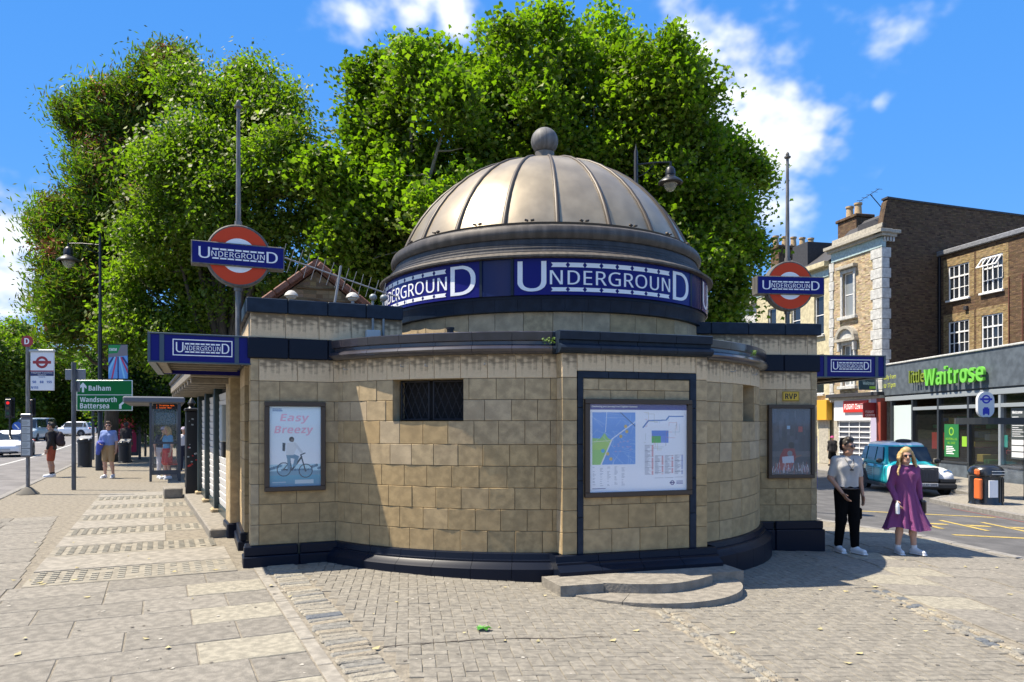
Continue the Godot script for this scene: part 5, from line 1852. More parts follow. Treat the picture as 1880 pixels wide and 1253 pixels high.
func build_street_right() -> void:
	var white := M("white painted render", Color(0.72, 0.72, 0.69), 0.7, 0.0, {"blotch": 0.5, "fine": 2.0})
	var wood := M("white window paint", Color(0.78, 0.78, 0.77), 0.45)
	var glass := M("dark window glass", Color(0.02, 0.024, 0.03), 0.06, 0.0, {"coat": 0.3})
	var curtain := M("net curtain glass", Color(0.22, 0.24, 0.25), 0.15)
	var brown := M("brown stock brick", Color(0.16, 0.105, 0.062), 0.9, 0.0, {"tex": brick_tex("brown"), "scale": 0.37, "bump": 0.6})
	var sooty := M("sooty stock brick", Color(0.125, 0.085, 0.052), 0.9, 0.0, {"tex": brick_tex("brown"), "scale": 0.37, "bump": 0.6})
	var yell := M("grey yellow stock brick", Color(0.55, 0.475, 0.345), 0.9, 0.0, {"tex": brick_tex("yellow"), "scale": 0.37, "bump": 0.6})
	var rub := M("yellow rubbed brick", Color(0.35, 0.275, 0.15), 0.9, 0.0, {"tex": brick_tex("yellow"), "scale": 0.5, "bump": 0.5})
	var stonec := M("painted stone", Color(0.55, 0.51, 0.42), 0.75, 0.0, {"blotch": 0.7, "fine": 2.0})
	var cream := M("cream stucco", Color(0.74, 0.66, 0.43), 0.8, 0.0, {"blotch": 0.4, "fine": 2.0})
	var slate := M("dark slate", Color(0.055, 0.055, 0.062), 0.7, 0.0, {"blotch": 0.8, "fine": 2.0})
	var pale_blue := M("pale blue frieze paint", Color(0.42, 0.55, 0.56), 0.7, 0.0, {"blotch": 0.7})
	var leadg := M("grey lead flashing", Color(0.26, 0.27, 0.29), 0.55, 0.2, {"blotch": 0.8})
	var inside := M("dark interior")

	# ---------- tall corner house: brick front with white quoins, dark brick flank ----------
	var T := aim(19.93, 39.8, 0.222, -0.975)     # its front; x runs towards the eye, so the front lies at negative x
	var F := aim(19.93, 39.8, 0.975, 0.222)      # its flank, running to the right
	var o := thing("corner_house", "tall brick house with white quoins and a dark brick flank wall", "building", V(19.93, -0.62, 39.8))
	var mb := MB.new()
	var holes := [[-3.2, -2.25, 7.95, 10.45], [-3.2, -2.25, 3.95, 6.3]]
	holed(mb, T, -4.2, 0.0, 3.0, 11.3, holes, 0.2)
	wpart(o, "front_wall", mb, yell)
	mb = MB.new()
	mb.prism(pv([0.0, -0.7, 12.0, -0.7, 12.0, 13.4, 2.0, 13.85, 0.42, 13.95, 0.28, 13.75, 0.0, 12.4]), F * Transform3D(Basis(), Vector3(0, 0, -0.4)), 0.4)
	var flank := wpart(o, "flank_wall", mb, sooty)
	mb = MB.new()
	mb.prism(pv([0.3, 13.93, 2.0, 13.83, 12.0, 13.38, 12.0, 13.48, 2.0, 13.93, 0.3, 14.03]), F * Transform3D(Basis(), Vector3(0, 0, -0.43)), 0.48)
	wpart(flank, "flank_coping", mb, slate)
	mb = MB.new()
	mb.box(T * Transform3D(Basis(), Vector3(-2.1, 6.0, -4.4)), Vector3(4.1, 13.2, 8.0))
	wpart(o, "inner_block", mb, sooty)
	mb = MB.new()

	for k in 16:
		var y := 3.05 + k * 0.55
		if y > 11.2: break
		var w := 0.85 if k % 2 == 0 else 0.68
		slab(o, "quoin", T, -w, 0.05, y, y + 0.53, -0.1, 0.06, white, 0.02)
		slab(o, "quoin", F, 0.04, w * 0.62, y, y + 0.53, -0.05, 0.06, white, 0.02)
		w = 0.45 if k % 2 == 0 else 0.32
		slab(o, "quoin", T, -4.2 - w / 2, -4.2 + w / 2, y, y + 0.53, -0.05, 0.06, white, 0.02)
	slab(o, "frieze_band", T, -4.2, 0.06, 11.3, 11.85, -0.2, 0.07, pale_blue)
	slab(o, "cornice", T, -4.35, 0.3, 11.85, 12.02, -0.3, 0.25, stonec)
	slab(o, "cornice", T, -4.45, 0.42, 12.02, 12.2, -0.3, 0.42, stonec)
	slab(o, "cornice_return", F, -0.40, 0.95, 12.02, 12.2, -0.3, 0.3, stonec)
	slab(o, "cornice_return", F, -0.2, 0.8, 11.85, 12.02, -0.3, 0.18, stonec)
	for k in 4:
		slab(o, "dentil", F, 0.02 + k * 0.19, 0.12 + k * 0.19, 11.6, 11.85, -0.05, 0.13, white, 0.01)
	slab(o, "parapet", T, -4.2, 0.0, 12.2, 12.62, -0.3, 0.0, stonec)
	slab(o, "roof_box", T, -2.6, -0.7, 12.6, 13.15, -1.6, -0.5, slate)
	mb = MB.new()
	mb.quad(T * Vector3(-4.2, 12.5, -0.35), T * Vector3(-0.2, 12.5, -0.35), T * Vector3(-0.2, 13.7, -1.6), T * Vector3(-4.2, 13.7, -1.6))
	mb.quad(T * Vector3(-4.2, 13.7, -1.6), T * Vector3(-0.2, 13.7, -1.6), T * Vector3(-0.2, 13.7, -8.0), T * Vector3(-4.2, 13.7, -8.0))
	wpart(o, "mansard_roof", mb, slate)
	window(o, T, -3.2, -2.25, 7.95, 10.45, 1, 2, wood, curtain, 0.15, 0.05)
	window(o, T, -3.2, -2.25, 3.95, 6.3, 2, 1, wood, curtain, 0.15, 0.05)
	for q in [[7.95, 10.45], [3.95, 6.3]]:
		for x in [-3.36, -2.25]:
			slab(o, "architrave", T, x, x + 0.16, q[0], q[1], -0.02, 0.08, white)
		slab(o, "architrave", T, -3.36, -2.09, q[1], q[1] + 0.2, -0.02, 0.08, white)
		slab(o, "sill", T, -3.5, -1.95, q[0] - 0.18, q[0], -0.02, 0.2, white)
	slab(o, "window_hood", T, -3.5, -1.95, 10.68, 10.86, -0.02, 0.3, stonec)
	# curved pediment
	mb = MB.new()
	var seg := PackedVector2Array([Vector2(-3.55, 6.62), Vector2(-1.9, 6.62)])
	for k in 13:
		var a := PI * k / 12.0
		seg.append(Vector2(-2.725 + 0.82 * cos(a), 6.66 + 0.72 * sin(a)))
	mb.prism(seg, T * Transform3D(Basis(), Vector3(0, 0, 0.02)), 0.12)
	wpart(o, "pediment", mb, white)
	mb = MB.new()
	for k in 12:
		var a := PI * k / 12.0
		var b := PI * (k + 1) / 12.0
		mb.quad(T * Vector3(-2.725 + 0.84 * cos(a), 6.66 + 0.74 * sin(a), 0.3), T * Vector3(-2.725 + 0.84 * cos(b), 6.66 + 0.74 * sin(b), 0.3), T * Vector3(-2.725 + 0.66 * cos(b), 6.66 + 0.56 * sin(b), 0.3), T * Vector3(-2.725 + 0.66 * cos(a), 6.66 + 0.56 * sin(a), 0.3), T.basis.z)
		for r in [0.84, 0.66]:
			var r2: float = r - 0.1
			mb.quad(T * Vector3(-2.725 + r * cos(a), 6.66 + r2 * sin(a), 0.3), T * Vector3(-2.725 + r * cos(b), 6.66 + r2 * sin(b), 0.3), T * Vector3(-2.725 + r * cos(b), 6.66 + r2 * sin(b), 0.0), T * Vector3(-2.725 + r * cos(a), 6.66 + r2 * sin(a), 0.0), T.basis * Vector3(cos(a), sin(a), 0) * (1.0 if r > 0.7 else -1.0))
	wpart(o, "pediment_arch", mb, stonec)
	slab(o, "pediment_base", T, -3.6, -1.85, 6.5, 6.66, 0.0, 0.3, stonec)
	for x in [-3.45, -2.15]:
		slab(o, "bracket", T, x, x + 0.16, 5.95, 6.5, 0.0, 0.24, white, 0.03)
	# aerial on the roof
	mb = MB.new()
	var q0 := T * Vector3(-0.6, 13.1, -1.0)
	var q1 := q0 + Vector3(-1.0, 1.35, -0.2)
	mb.tube([q0, q1], 0.025, 6)
	for k in 5:
		var p := q1 + Vector3(-0.55 + k * 0.26, -0.36 + k * 0.16, 0)
		mb.tube([p - Vector3(0.03, -0.1, 0.3), p + Vector3(0.03, -0.1, 0.3)], 0.012, 4)
	mb.tube([q1 + Vector3(-0.6, -0.4, 0), q1 + Vector3(0.5, 0.3, 0)], 0.015, 5)
	tag(wpart(self, "roof_aerial", mb, M("black iron")), "slanting television aerial on the roof of the corner house", "aerial")
	# chimney stack with two pots
	o = thing("chimney_stack", "brick chimney stack with two buff pots behind the corner house parapet", "chimney", T * Vector3(-4.4, 12.0, -1.8))
	slab(o, "stack", T, -5.3, -3.6, 11.6, 14.0, -2.3, -1.2, brown, 0.03)
	slab(o, "stack_cap", T, -5.4, -3.5, 14.0, 14.18, -2.4, -1.1, brown, 0.03)
	for x in [-4.9, -4.15]:
		mb = MB.new()
		mb.lathe(T * Vector3(x, 14.18, -1.75), [Vector2(0.24, 0), Vector2(0.22, 0.1), Vector2(0.19, 0.65), Vector2(0.24, 0.7), Vector2(0.24, 0.8), Vector2(0.15, 0.8)], 14)
		wpart(o, "chimney_pot", mb, M("buff clay", Color(0.50, 0.36, 0.20), 0.8, 0.0, {"blotch": 1.0}))
	# ---------- shop at its foot ----------
	o = thing("travel_shop", "small shop with red fascia sign and white roller grille", "shop", T * Vector3(-2.0, -0.62, 0.0))
	slab(o, "shop_wall", T, -4.2, 0.05, -0.7, 3.0, -0.6, -0.12, stonec)
	slab(o, "fascia", T, -3.9, -0.75, 1.95, 3.15, -0.12, 0.08, M("white panel", Color(0.74, 0.75, 0.76), 0.4))
	slab(o, "shop_cornice", T, -4.25, 0.1, 3.3, 3.5, -0.2, 0.4, slate)
	slab(o, "shop_cornice", T, -4.25, 0.1, 3.15, 3.3, -0.2, 0.2, stonec)
	var redm := M("red sign", Color(0.55, 0.03, 0.02), 0.4)
	slab(o, "sign_board", T, -2.95, -0.95, 2.42, 3.08, 0.06, 0.18, redm)
	mb = MB.new()
	letters(mb, "FLIGHT CENTRE", 1.75, 0.3, func(p): return T * Vector3(-2.83 + p.x, 2.6 + p.y, 0.178 + p.z), "Droid Sans", true, 0.01)
	wpart(o, "lettering", mb, sign_white)
	mb = MB.new()
	for k in 9:
		mb.box(T * Transform3D(Basis(), Vector3(-2.3, -0.5 + k * 0.3, -0.05)), Vector3(2.7, 0.06, 0.04), 0.01)
	for k in 4:
		mb.box(T * Transform3D(Basis(), Vector3(-3.6 + k * 0.87, 0.7, -0.055)), Vector3(0.05, 2.5, 0.03), 0.01)
	wpart(o, "roller_grille", mb, wood)
	slab(o, "shop_pane", T, -3.7, -0.95, -0.6, 1.95, -0.14, -0.11, M("grey interior", Color(0.16, 0.17, 0.2), 0.3))
	slab(o, "pilaster", T, -0.75, -0.2, -0.7, 3.15, -0.1, 0.12, M("lilac paint", Color(0.42, 0.38, 0.5), 0.6))
	slab(o, "red_pilaster", T, -0.2, 0.12, -0.7, 3.15, -0.2, 0.2, M("dark red paint", Color(0.28, 0.05, 0.03), 0.6))
	slab(o, "door", T, -5.4, -4.5, -0.6, 2.0, -0.1, 0.02, stonec)
	slab(o, "side_lamp_box", T, -5.6, -4.3, 2.0, 3.2, -0.1, 0.3, M("orange yellow box", Color(0.68, 0.36, 0.03), 0.5))
	o = thing("hanging_sign", "dark red square hanging sign lettered FLIGHT CENTRE", "sign", T * Vector3(-0.3, 2.4, 0.5))
	var hs := aim(0, 0, 0.975, 0.222)
	hs.origin = T * Vector3(-0.3, 2.5, 0.55)
	slab(o, "board", hs, -0.4, 0.4, -0.4, 0.42, -0.04, 0.04, M("deep red", Color(0.22, 0.015, 0.02), 0.4))
	mb = MB.new()
	letters(mb, "FLIGHT", 0.52, 0.13, func(p): return hs * Vector3(-0.27 + p.x, -0.14 + p.y, 0.039 + p.z), "Droid Sans", true, 0.01)
	letters(mb, "CENTRE", 0.60, 0.13, func(p): return hs * Vector3(-0.28 + p.x, -0.33 + p.y, 0.039 + p.z), "Droid Sans", true, 0.01)
	wpart(o, "lettering", mb, M("pink white", Color(0.62, 0.45, 0.45), 0.5))
	slab(o, "bracket", hs, -0.75, -0.4, 0.3, 0.34, -0.02, 0.02, slate, 0.002)
	o = thing("hanging_sign", "dark teal hanging sign of the grocery above the red one", "sign", T * Vector3(-0.2, 3.7, 0.5))
	hs.origin = T * Vector3(-0.35, 4.0, 0.62)
	slab(o, "board", hs, -0.55, 0.5, -0.4, 0.4, -0.04, 0.04, M("dark teal", Color(0.015, 0.05, 0.075), 0.4))
	mb = MB.new()
	letters(mb, "little", 0.22, 0.14, func(p): return hs * Vector3(-0.4 + p.x, 0.1 + p.y, 0.039 + p.z), "Droid Sans", false, 0.01)
	letters(mb, "Waitrose", 0.72, 0.19, func(p): return hs * Vector3(-0.34 + p.x, -0.12 + p.y, 0.039 + p.z), "Droid Sans", true, 0.01)
	wpart(o, "lettering", mb, M("grey green print", Color(0.40, 0.52, 0.50), 0.5))
	slab(o, "leaf_mark", hs, 0.08, 0.46, -0.34, -0.2, 0.03, 0.05, M("lime", Color(0.25, 0.50, 0.03), 0.5), 0.01)
	slab(o, "bracket", hs, -0.8, -0.55, 0.1, 0.14, -0.02, 0.02, slate, 0.002)

	# ---------- cream houses beyond ----------
	o = thing("cream_house", "cream stuccoed house with dark slate roof beyond the quoined house", "building", T * Vector3(-8.5, -0.62, 0.0))
	mb = MB.new()
	holes = [[-5.9, -4.95, 7.2, 9.6], [-8.3, -7.3, 7.2, 9.6], [-5.9, -4.95, 3.6, 6.0], [-8.3, -7.3, 3.6, 6.0], [-11.0, -10.0, 7.2, 9.6], [-11.0, -10.0, 3.6, 6.0]]
	holed(mb, T, -12.4, -4.42, -0.7, 11.2, holes, 0.2)
	wpart(o, "front_wall", mb, cream)
	slab(o, "inner_block", T, -12.4, -4.4, -0.7, 11.2, -8.0, -0.25, cream)
	slab(o, "cornice", T, -12.5, -4.45, 11.2, 11.5, -0.3, 0.35, cream)
	slab(o, "frieze_band", T, -12.4, -4.45, 10.6, 11.0, -0.1, 0.05, pale_blue)
	mb = MB.new()
	mb.quad(T * Vector3(-12.4, 11.5, 0.1), T * Vector3(-4.4, 11.5, 0.1), T * Vector3(-4.4, 13.2, -2.2), T * Vector3(-12.4, 13.2, -2.2))
	mb.quad(T * Vector3(-12.4, 13.2, -2.2), T * Vector3(-4.4, 13.2, -2.2), T * Vector3(-4.4, 11.5, -7.5), T * Vector3(-12.4, 11.5, -7.5))
	mb.face([T * Vector3(-4.4, 11.5, 0.1), T * Vector3(-4.4, 11.5, -7.5), T * Vector3(-4.4, 13.2, -2.2)], T.basis.x)
	wpart(o, "roof", mb, slate)
	slab(o, "dormer", T, -8.6, -7.0, 11.7, 13.3, -2.4, -0.3, slate)
	for h in holes:
		window(o, T, h[0], h[1], h[2], h[3], 1, 2, wood, glass, 0.15, 0.05)
		slab(o, "sill", T, h[0] - 0.1, h[1] + 0.1, h[2] - 0.14, h[2], -0.02, 0.16, white)
	o = thing("white_house", "white rendered house farthest along the side street", "building", T * Vector3(-18, -0.62, 0))
	mb = MB.new()
	holes = []
	for k in 4:
		for y in [3.6, 7.0]:
			holes.append([-23.5 + k * 2.9, -22.4 + k * 2.9, y, y + 2.2])
	holed(mb, T, -25.0, -12.45, -0.7, 10.2, holes, 0.2)
	wpart(o, "front_wall", mb, white)
	slab(o, "inner_block", T, -25.0, -12.45, -0.7, 10.2, -8.0, -0.25, white)
	slab(o, "ochre_band", T, -25.0, -12.45, 5.95, 6.7, -0.1, 0.06, M("ochre render", Color(0.52, 0.36, 0.12), 0.8))
	slab(o, "cornice", T, -25.1, -12.5, 10.2, 10.5, -0.3, 0.35, stonec)
	mb = MB.new()
	mb.quad(T * Vector3(-25, 10.5, 0.1), T * Vector3(-12.45, 10.5, 0.1), T * Vector3(-12.45, 12.4, -3.8), T * Vector3(-25, 12.4, -3.8))
	mb.quad(T * Vector3(-25, 12.4, -3.8), T * Vector3(-12.45, 12.4, -3.8), T * Vector3(-12.45, 10.5, -8), T * Vector3(-25, 10.5, -8))
	mb.face([T * Vector3(-12.45, 10.5, 0.1), T * Vector3(-12.45, 10.5, -8), T * Vector3(-12.45, 12.4, -3.8)], T.basis.x)
	wpart(o, "roof", mb, slate)
	for h in holes:
		window(o, T, h[0], h[1], h[2], h[3], 1, 2, wood, glass, 0.15, 0.05)
	o = thing("chimney_stack", "long brick chimney stack with a row of pots behind the right roundel", "chimney", T * Vector3(-12.4, 11.5, -2.8))
	slab(o, "stack", T, -12.9, -11.9, 10.5, 14.1, -4.6, -1.4, brown, 0.03)
	slab(o, "stack_cap", T, -13.0, -11.8, 14.1, 14.3, -4.7, -1.3, brown, 0.03)
	for k in 5:
		mb = MB.new()
		mb.lathe(T * Vector3(-12.4, 14.3, -4.3 + k * 0.7), [Vector2(0.22, 0), Vector2(0.18, 0.6), Vector2(0.23, 0.66), Vector2(0.23, 0.75), Vector2(0.14, 0.75)], 12)
		wpart(o, "chimney_pot", mb, M("buff clay"))

	# ---------- brick wing above the grocery ----------
	var B := aim(23.47, 40.6, 0.222, -0.975)
	o = thing("brick_wing", "two storey brick building with white casement windows above the grocery", "building", V(23.47, -0.62, 40.6))
	holes = [[0.63, 1.99, 8.42, 10.25], [2.77, 4.02, 8.45, 10.28], [0.63, 1.99, 5.5, 7.25], [2.77, 4.02, 5.5, 7.3], [5.6, 6.9, 8.42, 10.25], [5.6, 6.9, 5.5, 7.25]]
	mb = MB.new()
	holed(mb, B, 0.0, 13.0, -0.7, 10.95, holes, 0.12)
	wpart(o, "front_wall", mb, brown)
	slab(o, "inner_block", B, 0.0, 13.0, -0.7, 10.9, -7.0, -0.2, brown)
	slab(o, "lead_roof_edge", B, -0.05, 13.0, 10.95, 11.2, -7.0, 0.16, leadg, 0.03)
	slab(o, "downpipe", B, 0.02, 0.16, -0.7, 10.9, 0.0, 0.14, M("black iron"), 0.03)
	for x in [4.35, 5.1]:
		slab(o, "cable_pipe", B, x, x + 0.05, 5.2, 9.0, 0.0, 0.05, M("red brown pipe", Color(0.14, 0.05, 0.03), 0.6), 0.01)
	for h in holes:
		for q in [[h[0] - 0.32, h[0] - 0.002, h[2], h[3]], [h[1] + 0.002, h[1] + 0.32, h[2], h[3]], [h[0] - 0.32, h[1] + 0.32, h[3] + 0.002, h[3] + 0.42]]:
			slab(o, "brick_dressing", B, q[0], q[1], q[2], q[3], -0.05, 0.012, rub, 0.002)
		window(o, B, h[0], h[1], h[2], h[3], 4, 3, wood, glass, 0.06, 0.04, 0.66)
		slab(o, "sill", B, h[0] - 0.08, h[1] + 0.08, h[2] - 0.1, h[2], -0.04, 0.14, wood)
	# a top light pushed open
	mb = MB.new()
	var op := B * Transform3D(Basis(Vector3.RIGHT, -0.65), Vector3(3.395, 10.2, 0.02))
	for q in [[-0.6, 0.6, -0.06, 0.0], [-0.6, 0.6, -0.62, -0.55], [-0.6, -0.53, -0.55, -0.06], [0.53, 0.6, -0.55, -0.06], [-0.33, -0.29, -0.55, -0.06], [-0.03, 0.03, -0.55, -0.06], [0.29, 0.33, -0.55, -0.06]]:
		mb.box(op * Transform3D(Basis(), Vector3((q[0] + q[1]) / 2, (q[2] + q[3]) / 2, 0)), Vector3(q[1] - q[0], q[3] - q[2], 0.05), 0.006)
	wpart(o, "open_casement", mb, wood)
	slab(o, "wall_lamp", B, 1.75, 1.95, 7.75, 7.95, 0.0, 0.15, slate)

	# ---------- grocery shopfront ----------
	var S := aim(20.0, 41.1, 0.0, -1.0)
	o = thing("grocery_shop", "grey supermarket shopfront with green letters on its fascia", "shop", V(20.0, -0.62, 35))
	var grey := M("grey fascia paint", Color(0.11, 0.132, 0.155), 0.5, 0.0, {"blotch": 0.3, "spec": 0.35})
	var grey2 := M("grey frame paint", Color(0.26, 0.29, 0.31), 0.5)
	var darkg := M("dark frame paint", Color(0.03, 0.035, 0.04), 0.4)
	slab(o, "fascia", S, 0.0, 20.0, 3.28, 4.88, -0.35, 0.0, grey, 0.01)
	slab(o, "fascia_coping", S, -0.05, 20.0, 4.88, 4.97, -0.4, 0.06, white, 0.02)
	slab(o, "flat_roof", S, 0.0, 20.0, 4.6, 4.8, -6.0, -0.35, slate)
	slab(o, "shadow_gap", S, 0.0, 20.0, 3.2, 3.28, -0.3, -0.08, darkg)
	slab(o, "head_rail", S, 0.0, 20.0, 2.98, 3.2, -0.3, -0.02, grey2)
	slab(o, "mid_rail", S, 4.1, 20.0, 2.44, 2.6, -0.3, -0.05, grey2)
	slab(o, "stall_riser", S, 6.3, 8.6, -0.7, -0.03, -0.3, -0.06, grey)
	slab(o, "stall_riser", S, 10.7, 20.0, -0.7, -0.03, -0.3, -0.06, grey)
	slab(o, "sill", S, 6.3, 8.6, -0.03, 0.05, -0.32, -0.02, darkg)
	slab(o, "sill", S, 10.7, 20.0, -0.03, 0.05, -0.32, -0.02, darkg)
	for x in [0.0, 2.0, 4.05, 6.3, 8.6, 10.7, 12.6, 14.6, 16.6, 18.6]:
		slab(o, "mullion", S, x - 0.07, x + 0.07, -0.7, 2.98, -0.28, -0.04, darkg if x < 9 else grey2)
	slab(o, "pier", S, 0.07, 1.0, -0.7, 2.98, -0.25, -0.1, darkg)
	# interior
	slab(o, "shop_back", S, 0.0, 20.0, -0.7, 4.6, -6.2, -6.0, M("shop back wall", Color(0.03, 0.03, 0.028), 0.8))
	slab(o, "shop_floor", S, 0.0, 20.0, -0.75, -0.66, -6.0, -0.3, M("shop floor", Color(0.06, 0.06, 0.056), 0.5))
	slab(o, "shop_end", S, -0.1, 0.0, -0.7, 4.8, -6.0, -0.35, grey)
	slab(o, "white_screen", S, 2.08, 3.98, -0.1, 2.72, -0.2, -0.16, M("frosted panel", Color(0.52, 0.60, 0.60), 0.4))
	var sg := M("shop glass", Color(0.02, 0.022, 0.022), 0.03, 0.0, {"alpha": 0.3, "spec": 0.4})
	for q in [[6.37, 8.53, 0.05, 2.44], [8.67, 10.63, -0.6, 2.44], [10.77, 12.53, 0.05, 2.44], [12.67, 14.53, 0.05, 2.44], [14.67, 16.53, 0.05, 2.44], [16.67, 18.53, 0.05, 2.44], [4.12, 6.23, -0.6, 2.44], [6.37, 8.53, 2.6, 2.98], [8.67, 10.63, 2.6, 2.98], [10.77, 12.53, 2.6, 2.98], [12.67, 14.53, 2.6, 2.98]]:
		slab(o, "pane", S, q[0], q[1], q[2], q[3], -0.19, -0.175, sg, 0.0)
	for k in 9:
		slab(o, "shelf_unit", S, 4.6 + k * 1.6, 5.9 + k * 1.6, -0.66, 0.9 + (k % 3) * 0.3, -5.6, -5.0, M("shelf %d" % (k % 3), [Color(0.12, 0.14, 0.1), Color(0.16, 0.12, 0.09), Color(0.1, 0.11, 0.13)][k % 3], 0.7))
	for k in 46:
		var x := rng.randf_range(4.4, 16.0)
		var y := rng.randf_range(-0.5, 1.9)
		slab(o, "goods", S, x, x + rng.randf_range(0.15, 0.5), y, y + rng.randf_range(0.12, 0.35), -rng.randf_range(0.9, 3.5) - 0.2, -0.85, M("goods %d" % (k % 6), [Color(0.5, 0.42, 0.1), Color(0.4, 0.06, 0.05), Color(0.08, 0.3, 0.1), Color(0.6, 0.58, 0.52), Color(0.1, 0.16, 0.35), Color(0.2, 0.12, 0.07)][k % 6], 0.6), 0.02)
	var gp := slab(o, "green_poster", S, 6.65, 7.75, 0.25, 1.75, -0.17, -0.15, M("green poster", Color(0.015, 0.16, 0.04), 0.5), 0.0)
	mb = MB.new()
	ring_mesh(mb, S * Transform3D(Basis(), Vector3(7.2, 1.42, -0.147)), 0.13, 0.19, 24)
	letters(mb, "KEEPING US", 0.85, 0.1, func(p): return S * Vector3(6.78 + p.x, 1.02 + p.y, -0.149 + p.z))
	letters(mb, "ALL SAFE", 0.6, 0.1, func(p): return S * Vector3(6.9 + p.x, 0.84 + p.y, -0.149 + p.z))
	wpart(gp, "lettering", mb, M("lime", Color(0.25, 0.50, 0.03), 0.5))
	mb = MB.new()
	for k in 5:
		mb.wall(S, 6.8, 7.3 + (k % 3) * 0.1, 0.7 - k * 0.08, 0.74 - k * 0.08, -0.147)
	wpart(gp, "small_print", mb, sign_white)
	var wp := slab(o, "notice_board", S, 11.25, 12.35, 0.35, 2.4, -0.17, -0.15, M("dark notice", Color(0.06, 0.07, 0.07), 0.4), 0.0)
	mb = MB.new()
	letters(mb, "Welcome", 0.6, 0.13, func(p): return S * Vector3(11.32 + p.x, 2.16 + p.y, -0.149 + p.z), "Droid Sans", true)
	for k in 10:
		mb.wall(S, 11.32, 11.7 + ((k * 7) % 5) * 0.11, 2.02 - k * 0.085, 2.045 - k * 0.085, -0.147)
	for k in 3:
		mb.wall(S, 11.3, 12.3, 0.42 + k * 0.25, 0.62 + k * 0.25, -0.147)
	wpart(wp, "white_print", mb, sign_white)
	slab(o, "red_promotion", S, 5.0, 6.1, 0.55, 1.35, -0.6, -0.5, redm)
	slab(o, "small_notice", S, 8.0, 8.35, 0.75, 1.2, -0.172, -0.15, M("lime", Color(0.25, 0.50, 0.03)), 0.0)
	slab(o, "small_notice", S, 10.85, 11.05, 0.8, 1.3, -0.172, -0.15, M("teal notice", Color(0.02, 0.2, 0.17), 0.4), 0.0)
	var leaf := M("bright green letter", Color(0.16, 0.52, 0.06), 0.4)
	mb = MB.new()
	letters(mb, "Waitrose", 4.5, 0.86, func(p): return S * Vector3(5.6 + p.x, 3.55 + p.y, 0.12 + p.z), "Droid Sans", true, 0.12)
	wpart(o, "raised_lettering", mb, leaf)
	mb = MB.new()
	letters(mb, "little", 1.35, 0.62, func(p): return S * Vector3(4.25 + p.x, 3.78 + p.y, 0.1 + p.z), "Droid Sans", false, 0.12)
	wpart(o, "raised_lettering", mb, M("olive green letter", Color(0.22, 0.28, 0.03), 0.4))
	mb = MB.new()
	letters(mb, "Open daily from", 2.05, 0.0, func(p): return S * Vector3(0.55 + p.x, 4.08 + p.y, -0.001 + p.z), "Droid Sans", false, 0.012)
	letters(mb, "7am to 11pm", 1.95, 0.0, func(p): return S * Vector3(0.6 + p.x, 3.62 + p.y, -0.001 + p.z), "Droid Sans", false, 0.012)
	wpart(o, "hours_lettering", mb, M("yellow green print", Color(0.50, 0.55, 0.08), 0.5))

	# ---------- stop shelter, totem and bin on the far footway ----------
	o = thing("stop_shelter", "dark flat roofed bus shelter with a rounded end before the grocery", "bus shelter", V(15.6, -0.62, 23.6))
	var blk := M("shelter grey", Color(0.035, 0.04, 0.045), 0.4, 0.0, {"spec": 0.3})
	mb = MB.new()
	var rp := PackedVector2Array()
	for k in 13:
		var a := PI / 2 + PI * k / 12.0
		rp.append(Vector2(-0.7 + 0.8 * cos(a) * 0.8, 0.75 * sin(a)))
	rp.append_array(PackedVector2Array([Vector2(4.2, -0.75), Vector2(4.2, 0.75)]))
	mb.prism(rp, Transform3D(Basis(Vector3(1, 0, 0), Vector3(0, 0, 1), Vector3(0, -1, 0)), Vector3(0, 2.56, 0)), 0.2)
	part(o, "roof", mb, blk)
	for x in [0.4, 2.2, 4.0]:
		mb = MB.new()
		mb.tube([Vector3(x, 0, 0.55), Vector3(x, 2.38, 0.55)], 0.04, 8)
		part(o, "post", mb, blk)
		mb = MB.new()
		mb.bx(x - 0.9, x + 0.9 if x < 4 else x, 0.35, 2.1, 0.545, 0.555) if x > 1 else mb.bx(0.35, 0.42, 0.0, 2.38, -0.6, 0.5)
		part(o, "glass_panel", mb, M("shelter glass", Color(0.3, 0.34, 0.34), 0.02, 0.0, {"alpha": 0.05, "spec": 0.35}))
	o = thing("stop_totem", "white pill shaped stop sign with blue roundel and bus symbol on the shelter roof", "sign", V(15.55, 1.86, 24.3))
	var pill := PackedVector2Array()
	for k in 13:
		pill.append(Vector2(0.27 * cos(PI * k / 12.0), 0.68 + 0.27 * sin(PI * k / 12.0)))
	for k in 13:
		pill.append(Vector2(0.27 * cos(PI + PI * k / 12.0), 0.36 + 0.27 * sin(PI + PI * k / 12.0)))
	mb = MB.new()
	mb.prism(pill, Transform3D(Basis(), Vector3(0, 0, -0.06)), 0.12)
	part(o, "panel", mb, M("pale sign face", Color(0.62, 0.63, 0.64), 0.4))
	mb = MB.new()
	ring_mesh(mb, Transform3D(Basis(), Vector3(0, 0.70, 0.062)), 0.09, 0.145, 24)
	mb.bx(-0.2, 0.2, 0.665, 0.735, 0.055, 0.066)
	mb.bx(-0.11, 0.11, 0.22, 0.40, 0.055, 0.063, 0.003)
	mb.bx(-0.07, 0.07, 0.36, 0.44, 0.055, 0.0635, 0.003)
	mb.bx(-0.10, -0.05, 0.18, 0.23, 0.055, 0.063)
	mb.bx(0.05, 0.10, 0.18, 0.23, 0.055, 0.063)
	part(o, "blue_symbols", mb, M("sign blue", Color(0.02, 0.03, 0.42), 0.4))
	mb = MB.new()
	mb.tube([Vector3(0, 0, 0), Vector3(0, 0.12, 0)], [0.06, 0.11], 10)
	part(o, "neck", mb, blk)
	o = thing("recycling_bin", "black double litter bin with orange panel and white notice", "bin", V(14.1, -0.62, 22.0), 0.12)
	mb = MB.new()
